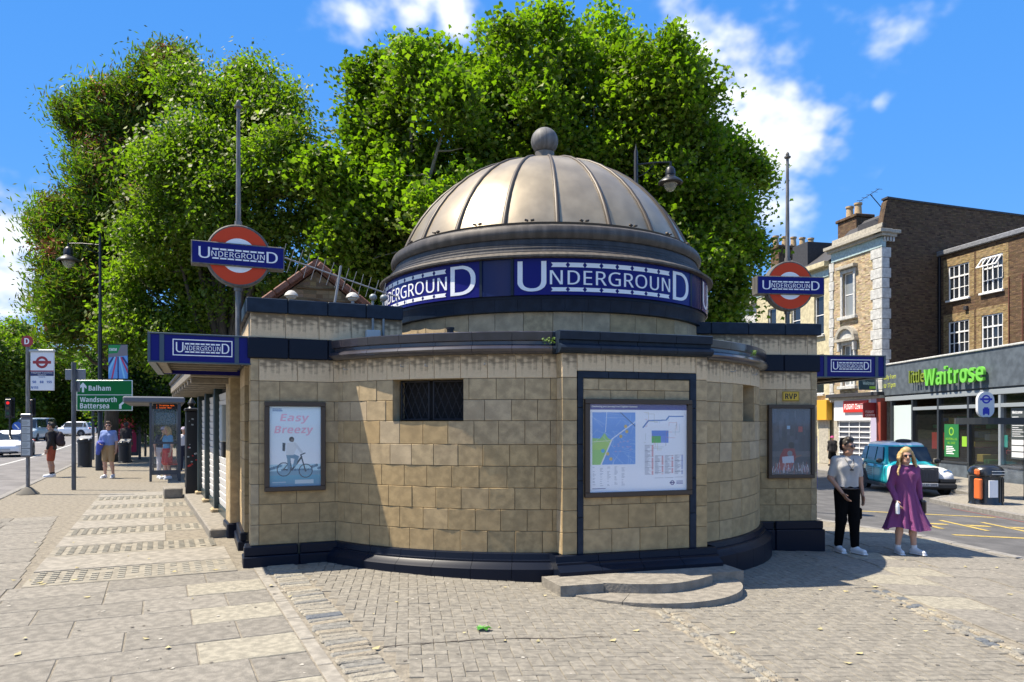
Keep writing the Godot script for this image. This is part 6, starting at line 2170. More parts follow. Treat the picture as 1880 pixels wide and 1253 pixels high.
	var prof := [Vector2(0.46, 0.0), Vector2(0.44, 0.06), Vector2(0.44, 0.82), Vector2(0.47, 0.85), Vector2(0.47, 0.98), Vector2(0.42, 1.08), Vector2(0.30, 1.15), Vector2(0.001, 1.18)]
	mb.lathe(Vector3(), prof, 28)
	part(o, "body", mb, M("black plastic bin", Color(0.012, 0.013, 0.015), 0.25, 0.0, {"coat": 0.4}))
	mb = MB.new()
	mb.bx(-0.470, -0.35, 0.16, 0.76, 0.08, 0.33, 0.03)
	mb.bx(-0.472, -0.38, 0.86, 1.04, 0.08, 0.28, 0.04)
	part(o, "orange_panel", mb, M("orange plastic", Color(0.58, 0.13, 0.03), 0.4))
	mb = MB.new()
	mb.bx(-0.26, 0.02, 0.22, 0.72, 0.42, 0.455, 0.004)
	part(o, "notice", mb, M("white panel"))
	mb = MB.new()
	for y in [0.90, 0.98]:
		mb.box(Transform3D(Basis(), Vector3(0.02, y, 0.465)), Vector3(0.4, 0.02, 0.02), 0.004)
	part(o, "silver_strip", mb, M("silver strip", Color(0.6, 0.6, 0.6), 0.3, 0.6))
	for k in 5:
		mb = MB.new()
		var a := 0.2 + k * 0.25
		mb.box(Transform3D(Basis(Vector3.UP, a), Vector3(sin(a) * 0.445, 0.42, cos(a) * 0.445)), Vector3(0.04, 0.7, 0.03), 0.01)
		part(o, "moulded_rib", mb, M("black plastic bin"))

	# ---------- street lamp behind the dome ----------
	street_lamp("black street lamp behind the dome with its lantern to the right", V(3.1, -0.2, 18.5), 8.85, 0.86, 0.0)

func street_lamp(label: String, at: Vector3, h: float, reach: float, deg: float, big := 1.0) -> Node3D:
	var o := thing("street_lamp", label, "street lamp", at, deg_to_rad(deg), "street lamps")
	var m := M("black lamp paint", Color(0.015, 0.016, 0.018), 0.4, 0.2)
	var mb := MB.new()
	mb.lathe(Vector3(), [Vector2(0.16, 0), Vector2(0.16, 0.9), Vector2(0.12, 1.0), Vector2(0.085, 1.1), Vector2(0.07, h * 0.6), Vector2(0.075, h * 0.6 + 0.05), Vector2(0.055, h * 0.6 + 0.1), Vector2(0.05, h - 0.1), Vector2(0.02, h), Vector2(0.001, h + 0.12)], 14)
	part(o, "column", mb, m)
	mb = MB.new()
	mb.tube([Vector3(0, h - 0.42, 0), Vector3(reach * 0.6, h - 0.36, 0), Vector3(reach, h - 0.36, 0)], 0.022, 8)
	mb.tube([Vector3(0, h - 0.75, 0), Vector3(reach * 0.3, h - 0.62, 0), Vector3(reach * 0.55, h - 0.38, 0)], 0.012, 6)
	part(o, "arm", mb, m)
	mb = MB.new()
	mb.lathe(Vector3(reach, h - 0.36 - 0.54 * big, 0), [Vector2(0.26 * big, 0.0 * big), Vector2(0.31 * big, 0.02 * big), Vector2(0.30 * big, 0.05 * big), Vector2(0.22 * big, 0.12 * big), Vector2(0.13 * big, 0.18 * big), Vector2(0.12 * big, 0.22 * big), Vector2(0.13 * big, 0.23 * big), Vector2(0.12 * big, 0.36 * big), Vector2(0.08 * big, 0.42 * big), Vector2(0.03 * big, 0.45 * big), Vector2(0.03 * big, 0.56 * big)], 20)
	part(o, "hood", mb, m)
	mb = MB.new()
	mb.lathe(Vector3(reach, h - 0.36 - 0.54 * big, 0), [Vector2(0.001 * big, -0.20 * big), Vector2(0.08 * big, -0.17 * big), Vector2(0.14 * big, -0.09 * big), Vector2(0.18 * big, 0.0 * big)], 16)
	part(o, "lantern_glass", mb, M("lantern glass", Color(0.45, 0.45, 0.38), 0.15, 0.0, {"alpha": 0.45}))
	return o

func sign_plate(o: Node3D, called: String, x0: float, x1: float, y0: float, y1: float, z: float, m: Material, th := 0.02) -> MeshInstance3D:
	var mb := MB.new()
	mb.bx(x0, x1, y0, y1, z - th, z, 0.004)
	return part(o, called, mb, m)

func build_street_left() -> void:
	var grey := M("grey post", Color(0.13, 0.14, 0.155), 0.5, 0.3, {"drip": 1.0})
	var blk := M("black lamp paint", Color(0.015, 0.016, 0.018), 0.4, 0.2)
	var white := M("white panel", Color(0.74, 0.75, 0.76), 0.4)
	var glass := M("shelter glass", Color(0.3, 0.34, 0.34), 0.02, 0.0, {"alpha": 0.05, "spec": 0.35})
	# ---------- shuttered kiosk along the left side of the station ----------
	var K := frame(-4.27, 11.35, 27.0)
	var S := K * Transform3D(Basis(Vector3.UP, -PI / 2), Vector3())    # the street face: x runs towards the eye, z out into the street
	var o := thing("shuttered_kiosk", "kiosk with white slatted shutters and dark green posts along the station's left side", "kiosk", K * Vector3(0.5, 0, -3.2), deg_to_rad(27))
	var stone_w := M("sandstone 5")
	var gr := M("dark green post", Color(0.015, 0.03, 0.03), 0.4, 0.0, {"coat": 0.2})
	slab(o, "end_pier", S, -0.55, 0.0, 0.0, 2.5, -0.6, 0.06, stone_w, 0.01)
	slab(o, "pier_foot", S, -0.58, 0.03, -0.05, 0.22, -0.6, 0.1, glaze, 0.02)
	slab(o, "core_wall", S, -6.5, -0.55, 0.0, 2.9, -2.0, -0.06, M("dark interior"))
	slab(o, "step", S, -6.6, -0.1, -0.05, 0.13, -0.3, 0.34, M("worn step stone"), 0.02)
	var slat := M("white shutter slat", Color(0.68, 0.66, 0.62), 0.6, 0.0, {"fine": 3.0})
	for b in 3:
		var x1 := -0.66 - b * 1.95
		var x0 := x1 - 1.75
		var fr := slab(o, "shutter", S, x0, x1, 0.13, 0.28, -0.06, 0.0, gr)
		for k in 16:
			var mb := MB.new()
			mb.box(S * Transform3D(Basis(Vector3.RIGHT, 0.12), Vector3((x0 + x1) / 2, 0.345 + k * 0.125, -0.03)), Vector3(1.75, 0.119, 0.025), 0.006)
			wpart(fr, "slat", mb, slat)
		slab(o, "post", S, x0 - 0.2, x0, 0.13, 2.45, -0.08, 0.07, gr, 0.015)
		slab(o, "post_foot", S, x0 - 0.24, x0 + 0.04, 0.12, 0.2, -0.08, 0.12, stone_w, 0.02)
	slab(o, "meter_box", S, -0.95, -0.62, 1.45, 2.05, 0.0, 0.12, M("pale grey box"), 0.015)
	slab(o, "meter_box", S, -0.9, -0.66, 1.2, 1.45, 0.0, 0.1, blk, 0.015)
	slab(o, "eaves_board", S, -6.7, 0.1, 2.45, 2.62, -0.3, 0.62, M("canopy underside"), 0.01)
	for k in 9:
		slab(o, "eaves_joist", S, -6.5 + k * 0.78, -6.42 + k * 0.78, 2.36, 2.45, -0.06, 0.6, M("canopy underside"), 0.01)
	slab(o, "roof", S, -6.7, 0.1, 2.62, 2.7, -2.2, 0.66, M("dark lead"), 0.02)
	# iron gate post with stickers, and a stub of railing
	o = thing("gate_post", "tall black iron gate post spotted with stickers at the end of the shutters", "post", S * Vector3(-7.2, 0, 0.15), deg_to_rad(27))
	var mb := MB.new()
	mb.bx(-0.13, 0.13, 0, 2.05, -0.13, 0.13, 0.02)
	mb.bx(-0.16, 0.16, 2.05, 2.12, -0.16, 0.16, 0.02)
	mb.lathe(Vector3(0, 2.12, 0), [Vector2(0.10, 0), Vector2(0.05, 0.05), Vector2(0.09, 0.12), Vector2(0.05, 0.2), Vector2(0.001, 0.26)], 12)
	part(o, "shaft", mb, blk)
	var st_m := [M("white panel"), M("red sign"), M("pale grey box")]
	for k in 16:
		mb = MB.new()
		var y := rng.randf_range(0.6, 1.9)
		var x := rng.randf_range(-0.1, 0.1)
		var s := rng.randf_range(0.015, 0.04)
		mb.box(Transform3D(Basis(Vector3(0, 0, 1), rng.randf_range(-0.4, 0.4)), Vector3(x, y, 0.131)), Vector3(s * 1.5, s, 0.004))
		part(o, "sticker", mb, st_m[rng.randi() % 3])
	o = thing("iron_railing", "short run of black iron railing beyond the gate post", "railing", S * Vector3(-7.4, 0, 0.15), deg_to_rad(27))
	for y in [0.25, 1.6]:
		mb = MB.new()
		mb.bx(-0.02, 0.02, y, y + 0.05, -2.4, -0.1)
		part(o, "rail", mb, blk)
	for k in 16:
		mb = MB.new()
		mb.tube([Vector3(0, 0.05, -0.25 - k * 0.14), Vector3(0, 1.75, -0.25 - k * 0.14), Vector3(0, 1.85, -0.25 - k * 0.14)], [0.012, 0.012, 0.002], 6)
		part(o, "baluster", mb, blk)
	mb = MB.new()
	mb.box(S * Transform3D(Basis(), Vector3(-7.5, 0.11, 0.55)), Vector3(0.9, 0.24, 0.4), 0.02)
	tag(wpart(self, "stone_block", mb, M("worn step stone")), "low stone block on the pavement by the gate post", "block")

	# ---------- bus stop ----------
	o = thing("bus_stop", "bus stop flag on a grey pole with a red lettered disc and a timetable case", "bus stop", V(-12.05, 0, 18.4), 0.05)
	mb = MB.new()
	mb.tube([Vector3(0, 0.1, 0), Vector3(0, 3.72, 0)], 0.045, 12)
	part(o, "pole", mb, M("pole grey"))
	mb = MB.new()
	mb.lathe(Vector3(), [Vector2(0.26, 0.0), Vector2(0.24, 0.03), Vector2(0.09, 0.16), Vector2(0.05, 0.18)], 6)
	part(o, "base", mb, M("concrete base", Color(0.12, 0.11, 0.09), 0.9))
	mb = MB.new()
	mb.prism(disc_pts(0.14, 28), Transform3D(Basis(), Vector3(0.0, 3.80, 0.02)), 0.03)
	part(o, "red_disc", mb, M("stop red", Color(0.32, 0.02, 0.03), 0.4))
	mb = MB.new()
	letters(mb, "D", 0.0, 0.15, func(p): return Vector3(-0.055 + p.x, 3.725 + p.y, 0.05 + p.z), "Droid Sans", true)
	part(o, "disc_letter", mb, sign_white)
	var fl := sign_plate(o, "flag", 0.07, 0.63, 2.58, 3.54, 0.02, white, 0.05)
	mb = MB.new()
	mb.bx(0.03, 0.65, 3.53, 3.60, -0.05, 0.05, 0.02)
	part(o, "flag_cap", mb, M("pale grey box"))
	mb = MB.new()
	ring_mesh(mb, Transform3D(Basis(), Vector3(0.35, 3.28, 0.0225)), 0.09, 0.15, 28)
	mb.bx(0.13, 0.57, 3.245, 3.315, 0.0, 0.024)
	mb.bx(0.07, 0.63, 3.05, 3.075, 0.0, 0.0225)
	part(fl, "red_mark", mb, M("stop red"))
	mb = MB.new()
	mb.bx(0.07, 0.63, 2.94, 3.045, 0.0, 0.0225)
	part(fl, "blue_band", mb, M("stop blue", Color(0.015, 0.03, 0.12), 0.4))
	mb = MB.new()
	letters(mb, "Clapham Common", 0.5, 0.04, func(p): return Vector3(0.10 + p.x, 2.995 + p.y, 0.0225 + p.z))
	letters(mb, "Station", 0.2, 0.03, func(p): return Vector3(0.25 + p.x, 2.952 + p.y, 0.0225 + p.z))
	part(fl, "band_lettering", mb, sign_white)
	mb = MB.new()
	letters(mb, "50", 0.09, 0.06, func(p): return Vector3(0.12 + p.x, 2.76 + p.y, 0.02 + p.z), "Droid Sans", true)
	letters(mb, "88", 0.09, 0.06, func(p): return Vector3(0.30 + p.x, 2.76 + p.y, 0.02 + p.z), "Droid Sans", true)
	letters(mb, "155", 0.13, 0.06, func(p): return Vector3(0.46 + p.x, 2.76 + p.y, 0.02 + p.z), "Droid Sans", true)
	letters(mb, "towards", 0.16, 0.03, func(p): return Vector3(0.27 + p.x, 2.90 + p.y, 0.02 + p.z))
	letters(mb, "N155", 0.17, 0.06, func(p): return Vector3(0.09 + p.x, 2.62 + p.y, 0.02 + p.z), "Droid Sans", true)
	part(fl, "route_lettering", mb, M("route blue", Color(0.05, 0.12, 0.35), 0.5))
	mb = MB.new()
	mb.bx(-0.12, 0.14, 0.93, 1.92, 0.03, 0.10, 0.015)
	mb.bx(-0.12, 0.14, 1.92, 2.0, 0.01, 0.12, 0.02)
	var cs := part(o, "timetable_case", mb, M("case grey", Color(0.10, 0.10, 0.11), 0.4))
	for k in 5:
		mb = MB.new()
		mb.bx(-0.09, 0.11, 0.97 + k * 0.18, 1.13 + k * 0.18, 0.095, 0.1015)
		part(cs, "timetable_sheet", mb, M("paper", Color(0.45, 0.47, 0.45), 0.5))
		mb = MB.new()
		for q in 4:
			mb.bx(-0.08, 0.04 + (q % 3) * 0.02, 1.0 + k * 0.18 + q * 0.03, 1.008 + k * 0.18 + q * 0.03, 0.1, 0.103)
		part(cs, "small_print", mb, grey)

	# ---------- post with two plates seen from behind ----------
	o = thing("sign_post", "dark grey sign post with two small plates seen from behind", "sign post", V(-11.62, 0, 19.6))
	mb = MB.new()
	mb.tube([Vector3(0, 0, 0), Vector3(0, 3.38, 0)], 0.055, 12)
	part(o, "post", mb, grey)
	sign_plate(o, "plate", -0.26, 0.28, 2.92, 3.2, -0.05, M("plate back", Color(0.20, 0.22, 0.25), 0.5, 0.3))
	sign_plate(o, "plate", -0.11, 0.13, 2.6, 2.88, -0.05, M("plate back"))

	# ---------- green direction sign ----------
	o = thing("direction_sign", "green direction sign to Balham, Wandsworth and Battersea fixed to the lamp post", "sign", V(-15.3, 0, 27.75), 0.02)
	var green := M("road sign green", Color(0.0, 0.135, 0.03), 0.45, 0.0, {"spec": 0.3})
	var gw := M("sign border white", Color(0.66, 0.70, 0.68), 0.4)
	mb = MB.new()
	mb.bx(-1.04, 1.04, 2.25, 3.40, -0.03, 0.0, 0.01)
	part(o, "border_panel", mb, gw)
	sign_plate(o, "green_panel", -1.01, 1.01, 2.28, 2.83, 0.012, green)
	sign_plate(o, "green_panel", -1.01, 1.01, 2.86, 3.37, 0.012, green)
	mb = MB.new()
	var z := 0.011
	letters(mb, "Balham", 0.82, 0.2, func(p): return Vector3(-0.58 + p.x, 3.0 + p.y, z + p.z), "Droid Sans", true)
	letters(mb, "Wandsworth", 1.36, 0.2, func(p): return Vector3(-0.9 + p.x, 2.57 + p.y, z + p.z), "Droid Sans", true)
	letters(mb, "Battersea", 1.08, 0.2, func(p): return Vector3(-0.9 + p.x, 2.33 + p.y, z + p.z), "Droid Sans", true)
	part(o, "lettering", mb, gw)
	mb = MB.new()
	mb.prism(pv([-0.83, 2.94, -0.75, 2.94, -0.75, 3.14, -0.66, 3.07, -0.66, 3.17, -0.79, 3.31, -0.92, 3.17, -0.92, 3.07, -0.83, 3.14]), Transform3D(Basis(), Vector3(0, 0, z)), 0.005)
	mb.prism(pv([0.55, 2.32, 0.64, 2.32, 0.64, 2.45, 0.83, 2.62, 0.88, 2.57, 0.92, 2.74, 0.74, 2.72, 0.79, 2.67, 0.55, 2.48]), Transform3D(Basis(), Vector3(0, 0, z)), 0.005)
	part(o, "arrow", mb, gw)
	for y in [2.45, 3.2]:
		mb = MB.new()
		mb.bx(-0.5, 0.15, y, y + 0.06, -0.22, -0.03, 0.01)
		part(o, "bracket", mb, grey)

	# ---------- lamp with a banner ----------
	street_lamp("black street lamp on the left pavement with its lantern to the left", V(-15.6, 0, 28.0), 8.95, 1.2, 180.0, 1.28)
	o = thing("lamp_banner", "printed lamp post banner lettered SWIM with blue lanes and a green corner", "banner", V(-14.98, 3.42, 28.0))
	o.scale = Vector3.ONE * 1.25
	var im := Image.create(128, 224, false, Image.FORMAT_RGB8)
	im.fill(Color(0.40, 0.62, 0.85))
	pic_poly(im, [Vector2(0, 0), Vector2(128, 0), Vector2(128, 70), Vector2(0, 84)], Color(0.50, 0.48, 0.50))
	pic_poly(im, [Vector2(0, 0), Vector2(84, 0), Vector2(60, 54), Vector2(0, 58)], Color(0.10, 0.55, 0.28))
	for k in 7:
		var x := -60.0 + k * 42
		pic_line(im, Vector2(64 + (x - 64) * 0.25, 84), Vector2(x, 224), 9, [Color(0.12, 0.22, 0.45), Color(0.55, 0.80, 0.92), Color(0.75, 0.25, 0.40)][k % 3])
	mb = MB.new()
	picture(mb, Transform3D(Basis(), Vector3(0.05, 0.55, 0.012)), 0.58, 1.02)
	picture(mb, Transform3D(Basis(Vector3.UP, PI), Vector3(0.05, 0.55, -0.012)), 0.58, 1.02)
	part(o, "banner_cloth", mb, sheet_mat("swim print", im))
	mb = MB.new()
	letters(mb, "SWIM", 0.22, 0.085, func(p): return Vector3(-0.21 + p.x, 0.88 + p.y, 0.0125 + p.z), "Droid Sans", true)
	part(o, "lettering", mb, sign_white)
	mb = MB.new()
	for y in [0.03, 1.07]:
		mb.tube([Vector3(-0.42, y, 0), Vector3(0.34, y, 0)], 0.014, 6)
	part(o, "bracket", mb, blk)

	# ---------- near bus shelter ----------
	o = thing("bus_shelter", "grey bus shelter with a glass end panel and a lit orange display", "bus shelter", V(-10.95, 0, 22.4), deg_to_rad(25))
	var dk := M("shelter frame", Color(0.065, 0.07, 0.08), 0.4, 0.3)
	mb = MB.new()
	mb.bx(-0.75, 0.95, 2.38, 2.58, -4.2, 0.1, 0.04)
	part(o, "roof", mb, M("shelter roof", Color(0.12, 0.13, 0.15), 0.45, 0.2))
	for q in [[0.0, 0.0], [0.78, 0.0], [0.78, -1.4], [0.78, -2.8], [0.78, -4.1], [0.0, -4.1]]:
		mb = MB.new()
		mb.bx(q[0] - 0.035, q[0] + 0.035 + (0.02 if q[0] > 0 else 0.0), 0, 2.38, q[1] - 0.05, q[1] + 0.05, 0.01)
		part(o, "post", mb, dk)
	for z0 in [0.0, -4.1]:
		mb = MB.new()
		mb.bx(0.03, 0.75, 0.32, 2.2, z0 - 0.006, z0 + 0.006)
		part(o, "end_pane", mb, glass)
		for q in [[0.2, 0.34], [1.14, 1.20]]:
			mb = MB.new()
			mb.bx(0.03, 0.75, q[0], q[1], z0 - 0.02, z0 + 0.02, 0.005)
			part(o, "end_rail", mb, dk)
	for k in 3:
		mb = MB.new()
		mb.bx(0.775, 0.785, 0.32, 2.25, -1.36 - k * 1.4, -0.06 - k * 1.4)
		part(o, "back_pane", mb, glass)
	mb = MB.new()
	mb.bx(0.45, 0.75, 0.45, 0.5, -3.6, -0.7, 0.02)
	part(o, "bench", mb, M("red bench", Color(0.35, 0.03, 0.03), 0.4))
	mb = MB.new()
	mb.bx(0.06, 0.74, 2.2, 2.37, -0.5, -0.35, 0.01)
	part(o, "display_box", mb, blk)
	mb = MB.new()
	letters(mb, "1  Streatham 4min", 0.5, 0.045, func(p): return Vector3(0.15 + p.x, 2.30 + p.y, -0.349 + p.z), "Droid Sans Mono")
	letters(mb, "2  Euston 7min", 0.42, 0.045, func(p): return Vector3(0.15 + p.x, 2.23 + p.y, -0.349 + p.z), "Droid Sans Mono")
	var led := M("orange display led", Color(0.8, 0.25, 0.02), 0.5)
	led.emission_enabled = true
	led.emission = Color(1.0, 0.4, 0.05)
	led.emission_energy_multiplier = 0.6
	part(o, "display_lettering", mb, led)

	# ---------- far shelter with a pink advertisement ----------
	o = thing("bus_shelter", "dark bus shelter farther up with a pink fruit advertisement panel", "bus shelter", V(-20.0, 0, 36.5), deg_to_rad(22))
	mb = MB.new()
	mb.bx(-0.8, 1.6, 2.4, 2.62, -3.5, 0.15, 0.04)
	part(o, "roof", mb, M("shelter roof"))
	for q in [[-0.6, 0.0], [1.45, 0.0], [1.45, -3.3], [-0.6, -3.3]]:
		mb = MB.new()
		mb.bx(q[0] - 0.06, q[0] + 0.06, 0, 2.4, q[1] - 0.06, q[1] + 0.06, 0.01)
		part(o, "post", mb, dk)
	mb = MB.new()
	mb.bx(0.05, 1.38, 0.18, 2.4, -0.09, 0.06, 0.02)
	var ad := part(o, "advert_case", mb, dk)
	im = Image.create(120, 180, false, Image.FORMAT_RGB8)
	im.fill(Color(0.62, 0.10, 0.28))
	for q in [Vector2(78, 34), Vector2(74, 138)]:
		pic_disc(im, q, 30, Color(0.90, 0.42, 0.36), 23)
		pic_disc(im, q, 21, Color(0.78, 0.24, 0.32))
		for k in 8:
			pic_line(im, q, q + Vector2(cos(k * 0.785), sin(k * 0.785)) * 21, 2, Color(0.92, 0.55, 0.46))
	im.fill_rect(Rect2i(14, 84, 92, 4), Color(0.90, 0.60, 0.62))
	im.fill_rect(Rect2i(24, 94, 70, 4), Color(0.85, 0.45, 0.52))
	mb = MB.new()
	picture(mb, Transform3D(Basis(), Vector3(0.715, 1.31, 0.063)), 1.18, 1.9)
	part(ad, "printed_sheet", mb, sheet_mat("fruit print", im))
	mb = MB.new()
	mb.bx(1.44, 1.46, 0.3, 2.3, -3.2, -0.1)
	part(o, "back_pane", mb, glass)

	# ---------- litter bins ----------
	for k in 2:
		o = thing("litter_bin", ["black litter bin with a slanted open top beside the grey sign post", "lower black litter bin behind the first one"][k], "bin", V([-17.45, -17.6][k], -0.02, [30.2, 33.6][k]), 0.2, "black litter bins")
		mb = MB.new()
		var h: float = [1.18, 0.98][k]
		mb.lathe(Vector3(), [Vector2(0.27, 0), Vector2(0.27, 0.05), Vector2(0.255, 0.07), Vector2(0.265, h - 0.18), Vector2(0.29, h - 0.16), Vector2(0.29, h - 0.04), Vector2(0.25, h)], 20)
		part(o, "body", mb, blk)
		mb = MB.new()
		mb.box(Transform3D(Basis(Vector3(1, 0, 0), 0.35), Vector3(0, h + 0.02, 0)), Vector3(0.46, 0.04, 0.46), 0.015)
		part(o, "lid", mb, M("silver strip"))
	# ---------- traffic lights and small signs across the junction ----------
	for k in 3:
		var p: Vector3 = [V(-29.2, 0, 43.0), V(-32.5, 0.2, 50.0), V(-38.0, 0.45, 70.0)][k]
		o = thing("traffic_light", ["traffic light showing red at the far left edge", "dark traffic light beside the timetable case", "small traffic light far down the road"][k], "traffic light", p, 0.1, "traffic lights at the junction")
		mb = MB.new()
		mb.tube([Vector3(0, 0, 0), Vector3(0, 3.3, 0)], 0.06, 8)
		part(o, "pole", mb, blk)
		mb = MB.new()
		mb.bx(-0.16, 0.16, 2.2, 3.2, 0.0, 0.22, 0.02)
		mb.bx(-0.26, 0.26, 2.1, 3.3, -0.01, 0.01)
		part(o, "signal_head", mb, blk)
		for q in 3:
			mb = MB.new()
			mb.prism(disc_pts(0.085, 16), Transform3D(Basis(), Vector3(0, 2.98 - q * 0.3, 0.225)), 0.01)
			var lm := M("dull lens %d" % q, [Color(0.12, 0.01, 0.01), Color(0.1, 0.06, 0.01), Color(0.01, 0.06, 0.03)][q], 0.3)
			if q == 0 and k == 0:
				lm = M("lit red signal lens", Color(0.7, 0.03, 0.02), 0.3)
				lm.emission_enabled = true
				lm.emission = Color(1.0, 0.08, 0.05)
				lm.emission_energy_multiplier = 0.5
			part(o, "signal_lens", mb, lm)
	o = thing("keep_left_sign", "round blue arrow sign on the road behind the white saloon", "sign", V(-31.1, 0.0, 46.5))
	mb = MB.new()
	mb.tube([Vector3(0, 0, 0), Vector3(0, 1.5, 0)], 0.04, 8)
	part(o, "post", mb, blk)
	mb = MB.new()
	mb.prism(disc_pts(0.3, 20), Transform3D(Basis(), Vector3(0, 1.6, 0.05)), 0.02)
	part(o, "disc", mb, M("arrow sign blue", Color(0.02, 0.10, 0.42), 0.4))
	mb = MB.new()
	mb.box(Transform3D(Basis(Vector3(0, 0, 1), 0.78), Vector3(0, 1.6, 0.073)), Vector3(0.07, 0.4, 0.004))
	part(o, "arrow", mb, white)

# a spray of leaves about half a metre across
func leaf_spray(kind: int, seedn: int, size: float, n: int, spread: float) -> ArrayMesh:
	var r := RandomNumberGenerator.new()
	r.seed = seedn
	var mb := MB.new()
	for k in n:
		var p := Vector3(r.randfn() * 0.5, r.randfn() * 0.42, r.randfn() * 0.5) * spread
		var nn := (Vector3(r.randf_range(-1, 1), r.randf_range(-0.2, 1.3), r.randf_range(-1, 1))).normalized()
		var e := nn.cross(Vector3(r.randf_range(-1, 1), r.randf_range(-1, 0.4), r.randf_range(-1, 1))).normalized()
		var f := nn.cross(e)
		var s := size * r.randf_range(0.7, 1.25)
		if kind == 0:      # broad, lobed
			var b := p - nn * s * 0.1
			var q := [p - e * s * 0.5, b + f * s * 0.5 - e * s * 0.15, p + e * s * 0.1 + f * s * 0.22, p + e * s * 0.55, p + e * s * 0.1 - f * s * 0.22, b - f * s * 0.5 - e * s * 0.15]
			mb.face([q[0], q[2], q[1]])
			mb.face([q[0], q[3], q[2]])
			mb.face([q[0], q[4], q[3]])
			mb.face([q[0], q[5], q[4]])
		elif kind == 1:    # small oval
			mb.face([p - e * s * 0.55, p + f * s * 0.3 - nn * s * 0.08, p + e * s * 0.55, p - f * s * 0.3 - nn * s * 0.08])
		else:              # narrow, hanging
			e = (e + Vector3(0, -0.5, 0)).normalized()
			f = nn.cross(e).normalized()
			mb.face([p - e * s * 0.7, p + f * s * 0.17, p + e * s * 0.7, p - f * s * 0.17])
	return mb.mesh()

func crown(o: Node3D, called: String, blobs: Array, per: float, mesh: Mesh, m: Material, tones: Array, rr: RandomNumberGenerator, keep := 1.0, clumps := 20, fill := 0.36) -> void:
	var xf := []
	var cs := []
	for b in blobs:
		var c: Vector3 = b[0]
		var r: float = b[1]
		var n := int(per * r * r)
		var sub := []
		for k in clumps:
			var d := Vector3(rr.randfn(), rr.randfn(), rr.randfn()).normalized()
			sub.append([c + d * r * rr.randf_range(0.42, 0.84), r * rr.randf_range(0.65, 1.2) * fill, rr.randf_range(0.72, 1.3)])
		for k in n:
			if rr.randf() > keep:
				continue
			var s: Array = sub[rr.randi() % clumps]
			var d := Vector3(rr.randfn(), rr.randfn() * 0.72, rr.randfn()) * 0.5
			if d.length() > 1.15:
				d = d.normalized() * rr.randf()
			var p: Vector3 = s[0] + d * s[1]
			var bas := Basis.from_euler(Vector3(rr.randf_range(-0.5, 0.5), rr.randf() * TAU, rr.randf_range(-0.5, 0.5))).scaled(Vector3.ONE * rr.randf_range(0.75, 1.25))
			xf.append(Transform3D(bas, p - o.position))
			var t: Color = tones[rr.randi() % tones.size()]
			var v: float = s[2] * rr.randf_range(0.85, 1.15)
			cs.append(Color(t.r * v, t.g * v, t.b * v))
	var mm := MultiMesh.new()
	mm.transform_format = MultiMesh.TRANSFORM_3D
	mm.use_colors = true
	mm.mesh = mesh
	mm.instance_count = xf.size()
	for k in xf.size():
		mm.set_instance_transform(k, xf[k])
		mm.set_instance_color(k, cs[k])
	var q := MultiMeshInstance3D.new()
	q.name = numbered(o, called)
	q.multimesh = mm
	q.material_override = m
	q.set_meta("kind", "stuff")
	o.add_child(q, true)

func limbs(o: Node3D, base_r: float, fork: Vector3, blobs: Array, m: Material, rr: RandomNumberGenerator) -> void:
	var mb := MB.new()
	var b := Vector3(0, -0.3, 0)
	mb.tube([b, Vector3(0, 0.4, 0), fork * 0.5 + Vector3(rr.randf_range(-0.1, 0.1), 0, 0), fork, fork + Vector3(0, 0.5, 0)], [base_r * 1.35, base_r * 1.05, base_r * 0.9, base_r * 0.85, base_r * 0.4], 12)
	part(o, "trunk", mb, m)
	for q in blobs:
		var e: Vector3 = q[0] - o.position
		var r0 := base_r * rr.randf_range(0.3, 0.5)
		var mid := fork.lerp(e, 0.5) + Vector3(rr.randf_range(-0.3, 0.3), rr.randf_range(-0.5, 0.1), rr.randf_range(-0.3, 0.3))
		mb = MB.new()
		mb.tube([fork + Vector3(0, -0.1, 0), fork.lerp(mid, 0.5), mid, mid.lerp(e, 0.6), e], [r0, r0 * 0.85, r0 * 0.6, r0 * 0.4, r0 * 0.18], 7)
		for k in 4:
			var d: Vector3 = Vector3(rr.randfn(), rr.randfn() * 0.6 + 0.3, rr.randfn()).normalized() * q[1] * 0.8
			var s := mid.lerp(e, rr.randf_range(0.3, 1.0))
			mb.tube([s, s + d * 0.5 + Vector3(0, -0.05, 0), s + d], [r0 * 0.3, r0 * 0.2, r0 * 0.06], 5)
		part(o, "limb", mb, m)

# blobs are [across, up, depth, radius] in metres
func tree(called: String, label: String, at: Vector3, base_r: float, fork: Vector3, raw: Array, per: float, mesh: Mesh, m: Material, tones: Array, bark: Material, sd: int, clumps := 20, fill := 0.36) -> Node3D:
	var rr := RandomNumberGenerator.new()
	rr.seed = sd
	var o := thing(called, label, "tree", at, 0.0, "trees around the station")
	var blobs := []
	for b in raw:
		blobs.append([V(b[0], b[1], b[2]), b[3]])
	limbs(o, base_r, fork, blobs, bark, rr)
	crown(o, "crown", blobs, per, mesh, m, tones, rr, 1.0, clumps, fill)
	return o

# turns a list of [column, row, radius] read off the photograph into metres at a depth; each blob sits a little nearer or farther
func lay(list: Array, d: float, deep: float, sd: int) -> Array:
	var rr := RandomNumberGenerator.new()
	rr.seed = sd
	var out := []
	for k in range(0, list.size(), 3):
		var dd := d + rr.randf_range(-deep, deep)
		out.append([(list[k] - 940.0) / 1358.0 * dd, EYE + (780.0 - list[k + 1]) / 1358.0 * dd, dd, list[k + 2] / 1358.0 * dd])
	return out

